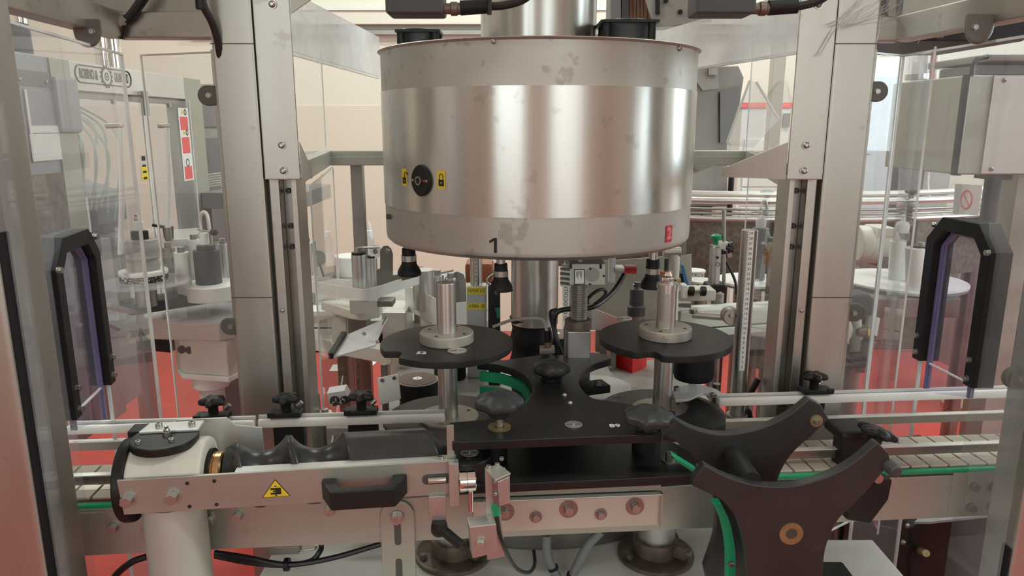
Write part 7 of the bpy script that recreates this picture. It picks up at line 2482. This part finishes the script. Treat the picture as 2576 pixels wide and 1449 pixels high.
# white cabinet, conduit, hoses, bottles on the outfeed side
wc = thing('white_cabinet', 'tall pale blue-white cabinet against the wall beyond the outfeed post', 'cabinet', PY(2215, 560, 4.8))
a, b = PY(2140, 560, 4.8), PY(2264, 192, 4.8)
B().span((a.x, 4.8, 0), (b.x, 5.25, b.z), bev=.006).build('body', 'cabinet_white', wc)
B().span((a.x + .02, 4.79, .1), (b.x - .10, 4.8, b.z - .03), bev=.003).build('door', 'cabinet_white', wc)
B().span((PY(2180, 380, 4.79).x, 4.785, PY(2180, 388, 4.79).z), (PY(2190, 380, 4.79).x, 4.79, PY(2180, 376, 4.79).z), bev=.001).build('lock', 'zinc', wc)
cd = thing('clear_duct', 'ribbed transparent duct rising past the white cabinet', 'duct', PY(2285, 640, 3.0))
q = [PY(2276, 660, 3.0), PY(2284, 520, 3.0), PY(2292, 380, 3.0), PY(2306, 200, 3.0), PY(2318, 60, 3.0), PY(2325, -40, 3.0), V((PY(2325, -40, 3.0).x + .03, 3.0, 3.55))]
B().tube(q, .040, seg=16).build('duct', 'disc_clear', cd)
B().tube([p + V((.022, -.02, 0)) for p in q], .008, seg=8).build('inner_rod', 'alu_hub', cd)
for k in range(1, 5):
    B().ring(q[k], .040, .043, .02, axis=(q[k] - q[k - 1])).build('band', 'alu', cd)
hs2 = thing('wall_hose', 'dark red and violet hose with grey couplings running down the wall', 'hose', PY(2338, 420, 4.7))
q = [PY(2362, 60, 4.7), PY(2352, 110, 4.7), PY(2344, 200, 4.7), PY(2342, 290, 4.7), PY(2336, 350, 4.7), PY(2336, 410, 4.7)]
B().tube(q, .015, seg=12).build('hose', 'hose_red', hs2)
B().tube([p + V((.022, -.01, 0)) for p in q], .008, seg=8).build('white_line', 'hose_white', hs2)
B().cyl(PY(2336, 272, 4.69), PY(2335, 290, 4.69), .021, seg=14).build('coupling', 'box_grey', hs2)
B().cyl(PY(2331, 352, 4.69), PY(2329, 374, 4.69), .022, seg=14).build('coupling', 'box_grey', hs2)
B().span((PY(2328, 426, 4.7).x, 4.65, PY(2328, 428, 4.7).z), (PY(2352, 426, 4.7).x, 4.73, PY(2328, 408, 4.7).z), bev=.004).build('red_socket', 'sticker_red', hs2)
B().tube([PY(2338, 428, 4.68), PY(2335, 460, 4.68), PY(2338, 490, 4.68), PY(2344, 505, 4.68), PY(2352, 500, 4.68)], .006, seg=8).build('power_cord', 'hose_white', hs2)
B().tube([PY(2330, 340, 4.66), PY(2322, 370, 4.66), PY(2310, 400, 4.66)], .008, seg=8).build('red_branch', 'hose_red', hs2)
gb = thing('grey_cabinet', 'low grey metal cabinet with white top carrying wine bottles', 'cabinet', PY(2350, 600, 4.8))
a, b = PY(2292, 600, 4.8), PY(2402, 412, 4.8)
B().span((a.x, 4.8, 0), (b.x - .03, 5.2, b.z), bev=.005).build('body', 'box_grey', gb)
B().span((a.x - .02, 4.78, b.z), (b.x - .02, 5.22, PY(2340, 404, 4.8).z), bev=.003).build('top', 'white', gb)
B().span((a.x + .03, 4.79, .1), (a.x + .20, 4.8, b.z - .04), bev=.003).build('door', 'warm_grey', gb)
for px, h, m_, lab in ((2316, 62, 'bottle_red', 'dark red wine bottle on the grey cabinet'), (2362, 66, 'glass_dark', 'dark green wine bottle without capsule on the grey cabinet'), (2383, 66, 'glass_dark', 'dark green wine bottle with white neck band on the grey cabinet')):
    zt4 = PY(2340, 404, 4.8).z
    Y = 4.92 if px != 2362 else 5.06
    p = PY(px, 402, Y)
    u_ = S(1, Y)
    t = thing('wine_bottle', lab, 'bottle', V((p.x, Y, zt4)))
    k = h / 66.0
    B().lathe(V((p.x, Y, zt4)), [(u_ * 13, 0), (u_ * 15, u_ * 2), (u_ * 15, u_ * 30 * k), (u_ * 11, u_ * 40 * k), (u_ * 5.5, u_ * 47 * k), (u_ * 4.5, u_ * 64 * k), (u_ * 5.5, u_ * 65 * k), (u_ * 5.5, u_ * 68 * k), (0, u_ * 68 * k)], seg=28).build('glass', m_, t)
    if px == 2383:
        B().lathe(V((p.x, Y, zt4 + u_ * 46)), [(u_ * 7.5, 0), (u_ * 6.5, u_ * 4)], seg=20).build('neck_band', 'white', t)
        B().lathe(V((p.x, Y, zt4 + u_ * 50)), [(u_ * 5.6, 0), (u_ * 5.6, u_ * 17)], seg=20).build('capsule', 'black', t)
    if px == 2362:
        B().ring(V((p.x, Y, zt4 + u_ * 62)), u_ * 4.6, u_ * 5.6, u_ * 6).build('lip', 'glass_dark', t)
# green and white crates seen under the hanging box
cg2 = thing('green_crate', 'pale green plastic sheet hanging under the steel box', 'sheet', PY(2515, 580, 2.4))
B().ribbon([(p.x, p.y) for p in smooth_path([PY(2496, 520, 2.4), PY(2512, 520, 2.44), PY(2528, 520, 2.4), PY(2542, 520, 2.44)], 5)], PY(2515, 575, 2.4).z, PY(2515, 455, 2.4).z, .003).build('sheet', 'acrylic_violet', cg2)
B().cyl(V((PY(2515, 575, 2.4).x, 2.42, 0)), PY(2515, 575, 2.42), .02, seg=12).build('stand', 'steel_dark', cg2)

# label scraps on the floor
for pl, lab in ((((828, 934), (838, 918), (870, 918), (868, 934)), 'torn white label scrap lying flat on the red floor'), (((908, 925), (916, 912), (952, 908), (938, 920), (914, 938)), 'folded white label scrap with pointed end on the red floor'), (((874, 952), (882, 948), (884, 953), (876, 957)), 'tiny white label shred on the red floor')):
    pts = [PZ(x, y, .002) for x, y in pl]
    tag(B().prism(pts, UP * .003).build('label_scrap', 'paper'), lab, 'paper scrap')
# white disc edge and bottle track plate behind the guide
wp = thing('white_cam', 'white curved cam plate beside the black rear block', 'plate', PY(1530, 975, 1.2))
B().lathe(V((PZ(1500, 985, 1.07).x, PZ(1500, 985, 1.07).y + .02, 1.062)), [(.058, 0), (.060, .001), (.060, .009), (.058, .010), (.01, .010)], seg=48).build('disc', 'white', wp)
B().cyl(V((PZ(1500, 985, 1.07).x, PZ(1500, 985, 1.07).y + .02, 1.012)), V((PZ(1500, 985, 1.07).x, PZ(1500, 985, 1.07).y + .02, 1.062)), .012, seg=14).build('axle', 'steel_dark', wp)
